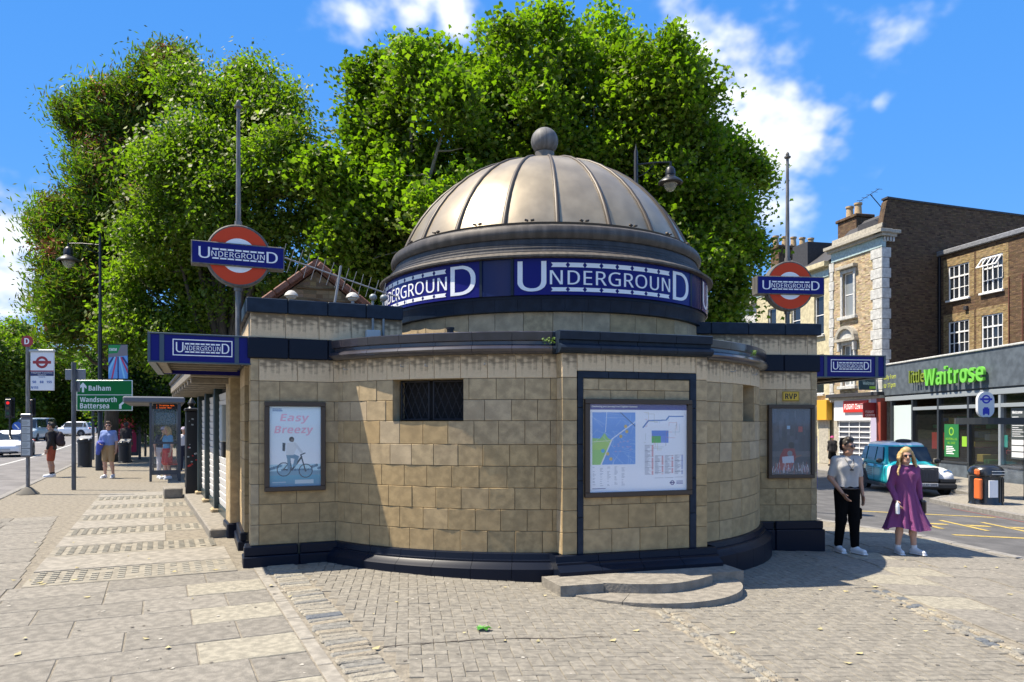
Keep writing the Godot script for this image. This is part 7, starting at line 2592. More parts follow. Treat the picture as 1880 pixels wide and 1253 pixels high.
func build_trees() -> void:
	var bark := M("tree bark", Color(0.10, 0.08, 0.055), 0.9, 0.0, {"drip": 1.0, "bump": 1.0})
	var pale_bark := M("plane bark", Color(0.24, 0.21, 0.15), 0.85, 0.0, {"blotch": 1.5, "bump": 0.6})
	var leaf := M("leaf", Color(1, 1, 1), 0.5, 0.0, {"back": Color(0.85, 1.25, 0.2), "vc": 1})
	var plane := leaf_spray(0, 1, 0.215, 9, 0.7)
	var lime := leaf_spray(1, 2, 0.165, 14, 0.8)
	var ash := leaf_spray(2, 3, 0.20, 18, 0.72)
	var far := leaf_spray(0, 4, 0.42, 12, 1.5)
	var g1 := [Color(0.18, 0.255, 0.022), Color(0.225, 0.295, 0.026), Color(0.135, 0.205, 0.02), Color(0.27, 0.32, 0.045)]
	var g2 := [Color(0.21, 0.265, 0.032), Color(0.26, 0.30, 0.055), Color(0.15, 0.21, 0.025), Color(0.125, 0.19, 0.022)]
	var g3 := [Color(0.15, 0.22, 0.024), Color(0.19, 0.25, 0.028), Color(0.11, 0.175, 0.02), Color(0.22, 0.20, 0.04)]
	var b1 := lay([985, 110, 112, 1105, 95, 100, 1195, 150, 100, 1265, 205, 85, 890, 150, 95, 950, 240, 140, 1090, 260, 150, 1225, 330, 130, 1318, 285, 66, 1375, 325, 42, 1310, 400, 80, 1352, 480, 52, 1335, 560, 70, 1200, 460, 130, 1040, 400, 150, 880, 330, 120, 880, 470, 130, 1260, 130, 40, 1395, 312, 26, 1376, 440, 28], 31.0, 2.0, 31)
	tree("plane_tree", "tall bright green plane tree rising behind the dome", V(3.0, -0.2, 31.5), 0.55, Vector3(0, 4.6, 0), b1, 165.0, plane, leaf, g1, pale_bark, 41, 24, 0.34)
	var b2 := lay([690, 150, 60, 762, 125, 66, 670, 240, 58, 740, 240, 105, 828, 190, 66, 615, 330, 76, 700, 360, 115, 805, 380, 115, 640, 440, 88, 740, 500, 105, 645, 545, 75, 800, 95, 26], 28.5, 1.8, 32)
	tree("plane_tree", "plane tree with an airy crown left of the dome", V(-4.8, 0, 29.0), 0.45, Vector3(0.1, 4.4, 0), b2, 165.0, plane, leaf, g1, pale_bark, 42, 24, 0.34)
	var b3 := lay([440, 170, 58, 395, 215, 70, 505, 190, 60, 535, 245, 38, 400, 290, 95, 320, 330, 90, 490, 300, 80, 430, 390, 105, 320, 440, 105, 545, 400, 74, 300, 560, 105, 420, 510, 115, 530, 540, 68, 245, 610, 66, 340, 640, 66, 340, 150, 44, 530, 175, 20, 470, 140, 28, 555, 320, 36], 30.0, 1.9, 33)
	tree("lime_tree", "dense yellow green lime tree behind the left roundel", V(-11.8, 0, 30.5), 0.45, Vector3(0.0, 3.6, 0), b3, 175.0, lime, leaf, g2, bark, 43, 22, 0.36)
	var b4 := lay([190, 205, 52, 145, 235, 36, 245, 200, 56, 300, 150, 44, 318, 120, 34, 225, 290, 74, 170, 330, 44, 245, 390, 84, 150, 410, 60, 112, 395, 38, 86, 430, 28, 190, 470, 80, 110, 480, 48, 145, 545, 66, 100, 560, 36, 205, 560, 74, 120, 610, 40, 120, 205, 20, 290, 112, 20, 76, 402, 18], 34.0, 2.0, 34)
	var o := tree("tree_of_heaven", "tree with reddish seed clusters and hanging leaves at the far left", V(-18.85, 0, 34.6), 0.33, Vector3(0.3, 4.2, 0), b4, 200.0, ash, leaf, g3, bark, 44, 22, 0.38)
	var seeds := leaf_spray(1, 9, 0.14, 16, 0.45)
	var rr := RandomNumberGenerator.new()
	rr.seed = 77
	var bl := []
	for b in b4:
		bl.append([V(b[0], b[1], b[2]) + Vector3(0, b[3] * 0.25, 0), b[3] * 1.02])
	crown(o, "seed_clusters", bl, 42.0, seeds, M("seed cluster", Color(1, 1, 1), 0.8, 0.0, {"vc": 1}), [Color(0.34, 0.10, 0.035), Color(0.26, 0.12, 0.04)], rr, 1.0, 18, 0.3)
	# shrubs under the left trees, behind the shelter
	var b5 := lay([225, 660, 60, 290, 690, 60, 340, 720, 50, 260, 740, 55, 215, 740, 45, 330, 770, 45, 380, 690, 40], 38.0, 1.6, 35)
	tree("shrub_thicket", "dark thicket of shrubs behind the near bus shelter", V(-18.4, 0, 39.0), 0.12, Vector3(0, 0.6, 0), b5, 200.0, lime, leaf, [Color(0.05, 0.09, 0.015), Color(0.035, 0.07, 0.012)], bark, 45, 18, 0.4)
	# trees on the common beyond the junction
	var specs := [[-12, 640, 42, 98.0], [44, 628, 38, 104.0], [104, 690, 40, 112.0], [160, 690, 46, 108.0], [10, 690, 60, 100.0], [205, 690, 50, 102.0], [-70, 660, 50, 96.0], [62, 715, 50, 116.0], [130, 730, 44, 120.0], [255, 650, 60, 58.0], [320, 690, 60, 56.0], [400, 640, 70, 52.0]]
	for k in specs.size():
		var s: Array = specs[k]
		var d: float = s[3]
		var list := [s[0], s[1], s[2], s[0] - s[2] * 0.8, s[1] + s[2] * 0.7, s[2] * 0.75, s[0] + s[2] * 0.8, s[1] + s[2] * 0.6, s[2] * 0.75, s[0], s[1] + s[2] * 1.1, s[2] * 0.9, s[0] - s[2] * 0.3, s[1] - s[2] * 0.6, s[2] * 0.6]
		var bb := lay(list, d, d * 0.04, 50 + k)
		tree("common_tree", ["broad green tree of the common at the far left edge", "tall tree of the common behind the bus stop flag", "dark tree of the common behind the grey sign post", "tree of the common above the green direction sign", "low shaded tree across the junction at the far left", "leafy tree behind the swim banner", "large tree partly outside the left edge", "distant tree above the vans", "most distant tree above the silver estate car", "dark tree behind the near bus shelter roof", "dark tree left of the left canopy", "tree showing between the lime tree and the left wing"][k], V((s[0] - 940.0) / 1358.0 * d, G(-20, d) - 0.2, d + 0.5), 0.35, Vector3(0, 3.0, 0), bb, 30.0, far, leaf, g3 if k % 2 else g2, bark, 60 + k, 14, 0.42)
	# the wood beyond, too far to tell one tree from another
	var wood := Node3D.new()
	wood.name = "distant_wood"
	add_child(wood)
	wood.set_meta("kind", "stuff")
	var wb := []
	rr.seed = 99
	for k in 60:
		var a := lerpf(-75.0, 15.0, k / 59.0)
		var d := rr.randf_range(125.0, 150.0)
		wb.append([V(a * d / 60.0, G(-20, d) + rr.randf_range(1.0, 6.0), d), rr.randf_range(4.0, 7.5)])
	crown(wood, "crowns", wb, 5.0, leaf_spray(0, 6, 0.9, 14, 3.0), leaf, [Color(0.045, 0.075, 0.014), Color(0.06, 0.085, 0.016)], rr, 1.0, 14, 0.5)
	stuff(wood.get_child(0))

func oval(hx: float, hz: float, p: float, n := 32) -> PackedVector2Array:
	var q := PackedVector2Array()
	for k in n:
		var a := TAU * k / n
		var c := cos(a)
		var s := sin(a)
		q.append(Vector2(signf(s) * pow(absf(s), 2.0 / p) * hx, signf(c) * pow(absf(c), 2.0 / p) * hz))
	return q

# lofted along z: stations [z, half width, bottom, top]
func body_loft(st: Array, p := 5.0) -> MB:
	var mb := MB.new()
	var rows := []
	for s in st:
		var row := PackedVector3Array()
		for q in oval(s[1], (s[3] - s[2]) / 2, p):
			row.append(Vector3(-q.x, (s[2] + s[3]) / 2 + q.y, s[0]))
		rows.append(row)
	# close both ends
	var cap := func(row: PackedVector3Array, f: float) -> PackedVector3Array:
		var c := Vector3()
		for v in row:
			c += v / row.size()
		var r := PackedVector3Array()
		for v in row:
			r.append(c + (v - c) * f)
		return r
	rows.push_front(cap.call(rows[0], 0.01))
	rows.append(cap.call(rows[rows.size() - 1], 0.01))
	mb.grid(rows, true)
	return mb

# lofted upwards: rows [y, z rear, z front, half width]
func cab_loft(st: Array, p := 6.0, close := true) -> MB:
	var mb := MB.new()
	var rows := []
	for s in st:
		var row := PackedVector3Array()
		for q in oval(s[3], (s[2] - s[1]) / 2, p, 40):
			row.append(Vector3(q.x, s[0], (s[1] + s[2]) / 2 + q.y))
		rows.append(row)
	if close:
		var top := PackedVector3Array()
		var l: PackedVector3Array = rows[rows.size() - 1]
		for v in l:
			top.append(Vector3(v.x * 0.02, v.y + 0.02, (v.z - (st[-1][1] + st[-1][2]) / 2) * 0.02 + (st[-1][1] + st[-1][2]) / 2))
		rows.append(top)
	mb.grid(rows, true)
	return mb

func wheel(o: Node3D, x: float, z: float, r: float, tyre: Material, rim: Material) -> void:
	var s := signf(x)
	var t := Transform3D(Basis(Vector3(0, 0, 1), -s * PI / 2), Vector3(x, r, z))
	var mb := MB.new()
	mb.lathe(Vector3(), [Vector2(r * 0.6, -0.1), Vector2(r * 0.95, -0.1), Vector2(r, -0.07), Vector2(r, 0.07), Vector2(r * 0.95, 0.1), Vector2(r * 0.66, 0.1)], 24)
	var w := part(o, "wheel", mb, tyre, t)
	mb = MB.new()
	mb.lathe(Vector3(), [Vector2(r * 0.66, 0.095), Vector2(r * 0.58, 0.06), Vector2(r * 0.2, 0.075), Vector2(0.001, 0.085)], 20)
	part(w, "rim", mb, rim)
	mb = MB.new()
	for k in 6:
		mb.box(Transform3D(Basis(Vector3.UP, k * TAU / 6), Vector3()) * Transform3D(Basis(), Vector3(0, 0.08, r * 0.36)), Vector3(0.05, 0.03, r * 0.42), 0.008)
	part(w, "spoke", mb, rim)

# a pane lying on the outside of a cab: four corners in the cab's own space
func pane4(o: Node3D, called: String, a: Vector3, b: Vector3, c: Vector3, d: Vector3, m: Material, out: Vector3) -> void:
	var mb := MB.new()
	var n := out.normalized() * 0.02
	mb.quad(a + n, b + n, c + n, d + n, out)
	for e in [[a, b], [b, c], [c, d], [d, a]]:
		mb.quad(e[0] + n, e[1] + n, e[1] - n, e[0] - n)
	part(o, called, mb, m)

func saloon(called: String, label: String, cat: String, at: Vector3, yaw: float, paint: Material, dim: Dictionary) -> Node3D:
	var L: float = dim.l
	var W: float = dim.w
	var H: float = dim.h
	var o := thing(called, label, cat, at, yaw, "vehicles on the road")
	var tyre := M("tyre", Color(0.02, 0.02, 0.021), 0.8)
	var rim := M("wheel rim", Color(0.32, 0.33, 0.34), 0.35, 0.7)
	var gl := M("car glass", Color(0.015, 0.02, 0.025), 0.05, 0.0, {"coat": 0.3})
	var blk := M("car black trim", Color(0.015, 0.015, 0.016), 0.5)
	var belt: float = dim.belt
	var hood: float = dim.hood
	var cf: float = dim.cf    # cowl z, then rear of the cab
	var cr: float = dim.cr
	part(o, "body", body_loft([[-L / 2, W * 0.40, 0.42, belt - 0.06], [-L / 2 + 0.08, W * 0.46, 0.30, belt], [-L / 2 + 0.5, W * 0.495, 0.2, belt + 0.02], [cf - 0.2, W * 0.5, 0.19, belt], [cf + 0.1, W * 0.5, 0.19, belt - 0.03], [L / 2 - 0.45, W * 0.485, 0.2, hood], [L / 2 - 0.15, W * 0.45, 0.22, hood - 0.1], [L / 2, W * 0.38, 0.3, hood - 0.24]]), paint)
	var wr := W * 0.37
	var rf: float = dim.rf
	var rr: float = dim.rr
	part(o, "cab", cab_loft([[belt - 0.06, cr, cf, W * 0.47], [belt + 0.02, cr + 0.02, cf - 0.04, W * 0.465], [H - 0.08, rr - 0.05, rf + 0.08, wr + 0.02], [H - 0.02, rr + 0.05, rf - 0.04, wr - 0.03], [H, rr + 0.2, rf - 0.2, wr - 0.14]]), paint)
	var y0 := belt + 0.05
	var y1 := H - 0.12
	pane4(o, "windscreen", Vector3(-W * 0.42, y0, cf - 0.07), Vector3(W * 0.42, y0, cf - 0.07), Vector3(wr - 0.02, y1, rf + 0.09), Vector3(-wr + 0.02, y1, rf + 0.09), gl, Vector3(0, 0.5, 1))
	pane4(o, "rear_window", Vector3(W * 0.4, y0, cr + 0.04), Vector3(-W * 0.4, y0, cr + 0.04), Vector3(-wr + 0.04, y1, rr - 0.06), Vector3(wr - 0.04, y1, rr - 0.06), gl, Vector3(0, 0.4, -1))
	for s in [-1.0, 1.0]:
		var zs := [cf - 0.42, lerpf(cf, cr, 0.47), lerpf(cf, cr, 0.50), lerpf(cf, cr, 0.78), lerpf(cf, cr, 0.81), cr + 0.28]
		for k in 3:
			var za: float = zs[k * 2]
			var zb: float = zs[k * 2 + 1]
			var ta: float = minf(za, rf - 0.02 if k == 0 else za)
			var tb: float = maxf(zb, rr + 0.12) if k == 2 else zb
			pane4(o, "side_window", Vector3(s * W * 0.463, y0, za), Vector3(s * W * 0.463, y0, zb), Vector3(s * (wr + 0.03), y1, tb), Vector3(s * (wr + 0.03), y1, ta), gl, Vector3(s, 0.3, 0))
		for z in [dim.wf, -float(dim.wb)]:
			var mb := MB.new()
			mb.lathe(Vector3(), [Vector2(0.42, -0.02), Vector2(0.42, 0.012), Vector2(0.001, 0.013)], 20)
			part(o, "wheel_arch", mb, blk, Transform3D(Basis(Vector3(0, 0, 1), -s * PI / 2), Vector3(s * W * 0.495, 0.36, z)))
			wheel(o, s * (W * 0.5 - 0.08), z, 0.32, tyre, rim)
		var mb := MB.new()
		mb.ball(Transform3D(Basis(Vector3.UP, s * 0.5), Vector3(s * W * 0.36, hood - 0.20, L / 2 - 0.16)), Vector3(0.2, 0.075, 0.12), 12, 8)
		part(o, "headlight", mb, M("headlight", Color(0.55, 0.58, 0.6), 0.1, 0.3))
		mb = MB.new()
		mb.ball(Transform3D(Basis(), Vector3(s * W * 0.42, belt - 0.12, -L / 2 + 0.1)), Vector3(0.1, 0.13, 0.1), 10, 8)
		part(o, "tail_light", mb, M("tail light", Color(0.35, 0.02, 0.02), 0.2))
		mb = MB.new()
		mb.ball(Transform3D(Basis(), Vector3(s * W * 0.54, belt + 0.08, cf - 0.35)), Vector3(0.1, 0.07, 0.06), 10, 8)
		part(o, "mirror", mb, paint)
	var mb := MB.new()
	mb.bx(-W * 0.36, W * 0.36, 0.22, 0.38, L / 2 - 0.14, L / 2 + 0.0, 0.03)
	part(o, "lower_grille", mb, blk)
	mb = MB.new()
	mb.bx(-0.26, 0.26, 0.40, 0.51, L / 2 - 0.05, L / 2 + 0.02, 0.005)
	part(o, "number_plate", mb, M("number plate", Color(0.7, 0.7, 0.66), 0.4))
	mb = MB.new()
	mb.bx(-0.26, 0.26, 0.62, 0.73, -L / 2 - 0.02, -L / 2 + 0.05, 0.005)
	part(o, "number_plate", mb, M("rear plate", Color(0.6, 0.45, 0.05), 0.4))
	return o

func build_vehicles() -> void:
	var tyre := M("tyre", Color(0.02, 0.02, 0.021), 0.8)
	var rim := M("wheel rim", Color(0.32, 0.33, 0.34), 0.35, 0.7)
	var gl := M("car glass", Color(0.015, 0.02, 0.025), 0.05, 0.0, {"coat": 0.3})
	var blk := M("car black trim", Color(0.015, 0.015, 0.016), 0.5)
	var teal := M("turquoise paint", Color(0.02, 0.44, 0.48), 0.3, 0.0, {"coat": 0.7})
	var white := M("white car paint", Color(0.82, 0.82, 0.82), 0.3, 0.0, {"coat": 0.7})
	var navy := M("navy car paint", Color(0.012, 0.018, 0.035), 0.25, 0.0, {"coat": 0.8})
	var chrome := M("chrome", Color(0.7, 0.7, 0.7), 0.15, 1.0)
	# ---------- london cab ----------
	var o := thing("black_cab", "turquoise and white taxi parked by the grocery with a tall dark grille", "taxi", V(14.48, -0.72, 27.4), -0.13)
	part(o, "rear_body", body_loft([[-2.29, 0.70, 0.45, 0.92], [-2.2, 0.80, 0.32, 1.02], [-1.9, 0.86, 0.26, 1.06], [-1.25, 0.88, 0.24, 1.07]]), navy)
	part(o, "door_body", body_loft([[-1.5, 0.885, 0.235, 1.07], [-1.2, 0.895, 0.23, 1.07], [0.2, 0.90, 0.23, 1.06], [0.85, 0.885, 0.24, 1.05]]), teal)
	part(o, "bonnet", body_loft([[0.55, 0.84, 0.4, 1.06], [1.0, 0.66, 0.4, 1.05], [1.6, 0.52, 0.42, 1.02], [2.05, 0.42, 0.45, 0.98], [2.2, 0.36, 0.5, 0.94]], 4.0), white)
	for s in [-1.0, 1.0]:
		part(o, "front_wing", body_loft([[0.6, 0.20, 0.30, 0.98], [1.0, 0.25, 0.28, 0.98], [1.55, 0.27, 0.30, 0.95], [2.0, 0.25, 0.34, 0.88], [2.2, 0.2, 0.42, 0.80]], 3.2), white if s < 0 else white, Transform3D(Basis(), Vector3(s * 0.625, 0, 0)))
	part(o, "cab", cab_loft([[1.0, -2.12, 0.80, 0.85], [1.1, -2.08, 0.74, 0.84], [1.66, -1.85, 0.38, 0.72], [1.70, -1.80, 0.34, 0.705]], 6.0, false), teal)
	part(o, "roof", cab_loft([[1.695, -1.81, 0.345, 0.71], [1.76, -1.74, 0.27, 0.66], [1.80, -1.55, 0.1, 0.54], [1.82, -1.3, -0.1, 0.36]]), white)
	pane4(o, "windscreen", Vector3(-0.74, 1.12, 0.70), Vector3(0.74, 1.12, 0.70), Vector3(0.63, 1.64, 0.37), Vector3(-0.63, 1.64, 0.37), gl, Vector3(0, 0.5, 1))
	for s in [-1.0, 1.0]:
		for q in [[0.42, -0.28, 0.20, -0.28, "side_window"], [-0.40, -1.22, -0.40, -1.22, "side_window"], [-1.36, -1.95, -1.36, -1.70, "side_window"]]:
			pane4(o, q[4], Vector3(s * 0.838, 1.12, q[0]), Vector3(s * 0.838, 1.12, q[1]), Vector3(s * 0.735, 1.62, q[3]), Vector3(s * 0.735, 1.62, q[2]), gl, Vector3(s, 0.22, 0))
		var mb := MB.new()
		for z in [0.52, -0.34, -1.29]:
			mb.bx(s * 0.892, s * 0.901, 0.32, 1.02, z - 0.007, z + 0.007)
		mb.bx(s * 0.89, s * 0.90, 0.315, 0.33, -1.29, 0.52)
		part(o, "door_seam", mb, blk)
		for z in [-0.25, -1.15]:
			mb = MB.new()
			mb.bx(s * 0.89, s * 0.925, 0.92, 0.96, z - 0.02, z + 0.13, 0.008)
			part(o, "door_handle", mb, blk)
		mb = MB.new()
		mb.bx(s * 0.886, s * 0.905, 0.2, 0.31, -1.2, 0.8, 0.01)
		part(o, "side_sill", mb, blk)
		for z in [1.47, -1.42]:
			mb = MB.new()
			mb.lathe(Vector3(), [Vector2(0.40, -0.02), Vector2(0.40, 0.012), Vector2(0.001, 0.013)], 22)
			part(o, "wheel_arch", mb, blk, Transform3D(Basis(Vector3(0, 0, 1), -s * PI / 2), Vector3(s * 0.885, 0.36, z)))
			wheel(o, s * 0.80, z, 0.33, tyre, rim)
		mb = MB.new()
		mb.lathe(Vector3(), [Vector2(0.15, -0.08), Vector2(0.155, 0.02), Vector2(0.13, 0.04)], 20)
		mb.lathe(Vector3(), [Vector2(0.155, 0.0), Vector2(0.16, 0.035), Vector2(0.13, 0.045)], 20)
		var hl := part(o, "headlight", mb, chrome, Transform3D(Basis(Vector3.RIGHT, PI / 2), Vector3(s * 0.64, 0.74, 2.13)))
		mb = MB.new()
		mb.lathe(Vector3(), [Vector2(0.132, 0.02), Vector2(0.1, 0.05), Vector2(0.001, 0.065)], 18)
		part(hl, "lens", mb, M("headlight"))
		mb = MB.new()
		mb.ball(Transform3D(Basis(), Vector3(s * 1.0, 1.13, 0.52)), Vector3(0.12, 0.09, 0.06), 10, 8)
		part(o, "mirror", mb, blk)
	var mb := MB.new()
	mb.bx(-0.33, 0.33, 0.47, 0.98, 2.12, 2.27, 0.03)
	var gr := part(o, "grille", mb, M("grille dark", Color(0.02, 0.022, 0.03), 0.3, 0.3))
	mb = MB.new()
	for k in 13:
		mb.bx(-0.28 + k * 0.0467 - 0.008, -0.28 + k * 0.0467 + 0.008, 0.52, 0.93, 2.26, 2.285, 0.004)
	part(gr, "grille_bar", mb, M("grille bar", Color(0.10, 0.11, 0.14), 0.25, 0.7))
	mb = MB.new()
	mb.bx(-0.9, 0.9, 0.24, 0.46, 2.05, 2.33, 0.06)
	mb.bx(-0.88, -0.36, 0.46, 0.60, 2.0, 2.28, 0.03)
	mb.bx(0.36, 0.88, 0.46, 0.60, 2.0, 2.28, 0.03)
	part(o, "front_bumper", mb, blk)
	mb = MB.new()
	mb.bx(-0.8, 0.8, 0.28, 0.5, -2.36, -2.2, 0.05)
	part(o, "rear_bumper", mb, blk)
	mb = MB.new()
	mb.bx(-0.27, 0.27, 0.35, 0.46, 2.32, 2.345, 0.004)
	var np := part(o, "number_plate", mb, M("number plate"))
	mb = MB.new()
	letters(mb, "LL61 OOE", 0.46, 0.07, func(p): return Vector3(-0.23 + p.x, 0.37 + p.y, 2.344 + p.z), "Droid Sans", true)
	part(np, "lettering", mb, M("black print"))
	mb = MB.new()
	mb.ball(Transform3D(Basis(), Vector3(0, 1.845, 0.08)), Vector3(0.30, 0.075, 0.13), 16, 8)
	part(o, "roof_sign", mb, blk)
	mb = MB.new()
	mb.prism(pv([-0.52, 0.0, -0.12, 0.0, -0.18, 0.5, -0.42, 0.5]), Transform3D(Basis(Vector3.RIGHT, -PI / 2 + 0.06), Vector3(0.5, 1.048, 1.35)), 0.006)
	part(o, "turquoise_patch", mb, teal)
	mb = MB.new()
	for s in [-1.0]:
		for k in 5:
			mb.bx(s * 0.898, s * 0.905, 0.55 + k * 0.07, 0.58 + k * 0.07, -1.1, -0.55)
	part(o, "door_print", mb, M("dark teal print", Color(0.01, 0.12, 0.16), 0.4))

	# ---------- the left road ----------
	var silver := M("silver car paint", Color(0.40, 0.41, 0.42), 0.3, 0.5, {"coat": 0.6})
	saloon("white_car", "white saloon car coming along the road at the left edge", "car", V(-29.4, -0.13, 43.5), 0.43, white, {"l": 4.48, "w": 1.76, "h": 1.52, "belt": 0.95, "hood": 0.86, "cf": 1.05, "cr": -1.9, "rf": 0.2, "rr": -1.0, "wf": 1.35, "wb": 1.32})
	saloon("estate_car", "silver white estate car crossing the road beyond the grey sign post", "car", V(-50.6, G(-50, 85) - 0.13, 85.0), -PI / 2 + 0.12, white, {"l": 4.7, "w": 1.8, "h": 1.68, "belt": 1.02, "hood": 0.98, "cf": 1.0, "cr": -2.2, "rf": 0.35, "rr": -1.85, "wf": 1.4, "wb": 1.35})
	var pale := M("pale blue van paint", Color(0.36, 0.44, 0.47), 0.35, 0.0, {"coat": 0.4})
	for k in 2:
		saloon("van", ["pale blue grey van waiting at the junction behind the timetable case", "second grey van behind the pale one"][k], "van", V([-45.6, -48.3][k], G(-45, [70.0, 76.0][k]) - 0.13, [70.0, 76.0][k]), 0.35, [pale, silver][k], {"l": 5.0, "w": 1.95, "h": 2.15, "belt": 1.2, "hood": 1.12, "cf": 1.7, "cr": -2.45, "rf": 1.0, "rr": -2.35, "wf": 1.6, "wb": 1.5})
	for k in 3:
		saloon("distant_car", ["dark green car far down the road", "pale car far down the road behind the estate", "dark car in front of the vans"][k], "car", V([-59.5, -57.5, -52.0][k], G(-50, [105.0, 99.0, 88.0][k]) - 0.13, [105.0, 99.0, 88.0][k]), [0.4, 0.2, 0.5][k], [M("dark green car paint", Color(0.02, 0.06, 0.05), 0.3, 0.0, {"coat": 0.6}), white, navy][k], {"l": 4.4, "w": 1.76, "h": 1.55, "belt": 0.95, "hood": 0.88, "cf": 1.05, "cr": -1.9, "rf": 0.2, "rr": -1.2, "wf": 1.35, "wb": 1.32})

# one smooth skin over tapered bones [a, b, ra, rb], joined with a soft minimum; surface nets
func skin_over(mb: MB, bones: Array, cell: float, soft := 0.012) -> void:
	var lo := Vector3(1e9, 1e9, 1e9)
	var hi := -lo
	for b in bones:
		var r := maxf(b[2], b[3]) + cell * 2.0 + soft * 2.0
		for e in 2:
			lo = lo.min(b[e] - Vector3.ONE * r)
			hi = hi.max(b[e] + Vector3.ONE * r)
	var nx := int((hi.x - lo.x) / cell) + 2
	var ny := int((hi.y - lo.y) / cell) + 2
	var nz := int((hi.z - lo.z) / cell) + 2
	var acc := PackedFloat32Array()
	acc.resize(nx * ny * nz)
	for b in bones:
		var a: Vector3 = b[0]
		var ab: Vector3 = b[1] - a
		var l2 := maxf(ab.length_squared(), 1e-8)
		var ra: float = b[2]
		var dr: float = b[3] - ra
		var r := maxf(ra, b[3]) + soft * 4.0 + cell
		var p0: Vector3 = a.min(b[1]) - Vector3.ONE * r - lo
		var p1: Vector3 = a.max(b[1]) + Vector3.ONE * r - lo
		for i in range(maxi(0, int(p0.x / cell)), mini(nx, int(p1.x / cell) + 1)):
			for j in range(maxi(0, int(p0.y / cell)), mini(ny, int(p1.y / cell) + 1)):
				var base := (i * ny + j) * nz
				for k in range(maxi(0, int(p0.z / cell)), mini(nz, int(p1.z / cell) + 1)):
					var p := lo + Vector3(i, j, k) * cell - a
					var t := clampf(p.dot(ab) / l2, 0.0, 1.0)
					var d := (p - ab * t).length() - ra - dr * t
					if d < soft * 5.0:
						acc[base + k] += exp(-d / soft)
	var idx := {}
	var pts := PackedVector3Array()
	var ofs := [0, nz * ny, nz, nz * ny + nz, 1, nz * ny + 1, nz + 1, nz * ny + nz + 1]
	var cor := [Vector3(0, 0, 0), Vector3(1, 0, 0), Vector3(0, 1, 0), Vector3(1, 1, 0), Vector3(0, 0, 1), Vector3(1, 0, 1), Vector3(0, 1, 1), Vector3(1, 1, 1)]
	var edges := [[0, 1], [2, 3], [4, 5], [6, 7], [0, 2], [1, 3], [4, 6], [5, 7], [0, 4], [1, 5], [2, 6], [3, 7]]
	for i in nx - 1:
		for j in ny - 1:
			var row := (i * ny + j) * nz
			for k in nz - 1:
				var q := row + k
				var n := 0
				for e in 8:
					if acc[q + ofs[e]] >= 1.0:
						n += 1
				if n == 0 or n == 8:
					continue
				var s := Vector3()
				var c := 0
				for e in edges:
					var fa := acc[q + ofs[e[0]]]
					var fb := acc[q + ofs[e[1]]]
					if (fa >= 1.0) != (fb >= 1.0):
						var da := -log(maxf(fa, 1e-9))
						var db := -log(maxf(fb, 1e-9))
						s += cor[e[0]].lerp(cor[e[1]], clampf(da / (da - db), 0.0, 1.0))
						c += 1
				idx[q] = pts.size()
				pts.append(lo + (Vector3(i, j, k) + s / c) * cell)
	var nrm := PackedVector3Array()
	nrm.resize(pts.size())
	var tris := PackedInt32Array()
	var dirs := [[nz * ny, nz, 1], [nz, 1, nz * ny], [1, nz * ny, nz]]
	for q in idx:
		var inside := acc[q] >= 1.0
		for d in dirs:
			var o: int = q + d[0]
			if (acc[o] >= 1.0) == inside:
				continue
			var a: int = q
			var b: int = q - d[1]
			var c: int = q - d[1] - d[2]
			var e: int = q - d[2]
			if not (idx.has(b) and idx.has(c) and idx.has(e)):
				continue
			var f := [idx[a], idx[b], idx[c], idx[e]]
			if not inside:
				f.reverse()
			var nn := (pts[f[1]] - pts[f[0]]).cross(pts[f[2]] - pts[f[0]]) + (pts[f[2]] - pts[f[0]]).cross(pts[f[3]] - pts[f[0]])
			for v in f:
				nrm[v] += nn
			tris.append_array([f[0], f[1], f[2], f[0], f[2], f[3]])
	var s0 := mb.v.size()
	for k in pts.size():
		mb.vert(pts[k], nrm[k], Vector2(pts[k].x, pts[k].y))
	for k in range(0, tris.size(), 3):
		mb.ix.append_array([s0 + tris[k], s0 + tris[k + 2], s0 + tris[k + 1]])

func hand(mb: MB, w: Vector3, dir: Vector3, palm_n: Vector3, thumb: Vector3, curl: float, cell: float) -> void:
	var b := []
	var across := thumb
	var k0 := w + dir * 0.085
	for f in 4:
		var side := across * (0.030 - f * 0.021)
		b.append([w + dir * 0.012 + side * 0.55, k0 + side, 0.014, 0.011])
		var p := k0 + side
		var d := dir
		var ls: Array = [[0.038, 0.024, 0.019], [0.042, 0.027, 0.02], [0.039, 0.025, 0.019], [0.030, 0.019, 0.017]][f]
		for s in 3:
			d = (d + palm_n * curl).normalized()
			var q: Vector3 = p + d * ls[s]
			b.append([p, q, 0.0095 - s * 0.0008, 0.0088 - s * 0.001])
			p = q
	var t0 := w + dir * 0.02 + across * 0.024
	var t1 := t0 + (dir * 0.6 + across * 0.8 + palm_n * 0.2).normalized() * 0.042
	var t2 := t1 + (dir * 0.9 + across * 0.35 + palm_n * 0.3).normalized() * 0.034
	b.append([t0, t1, 0.014, 0.0105])
	b.append([t1, t2, 0.0105, 0.0088])
	b.append([w - dir * 0.03, w + dir * 0.02, 0.024, 0.022])
	skin_over(mb, b, cell, 0.003)

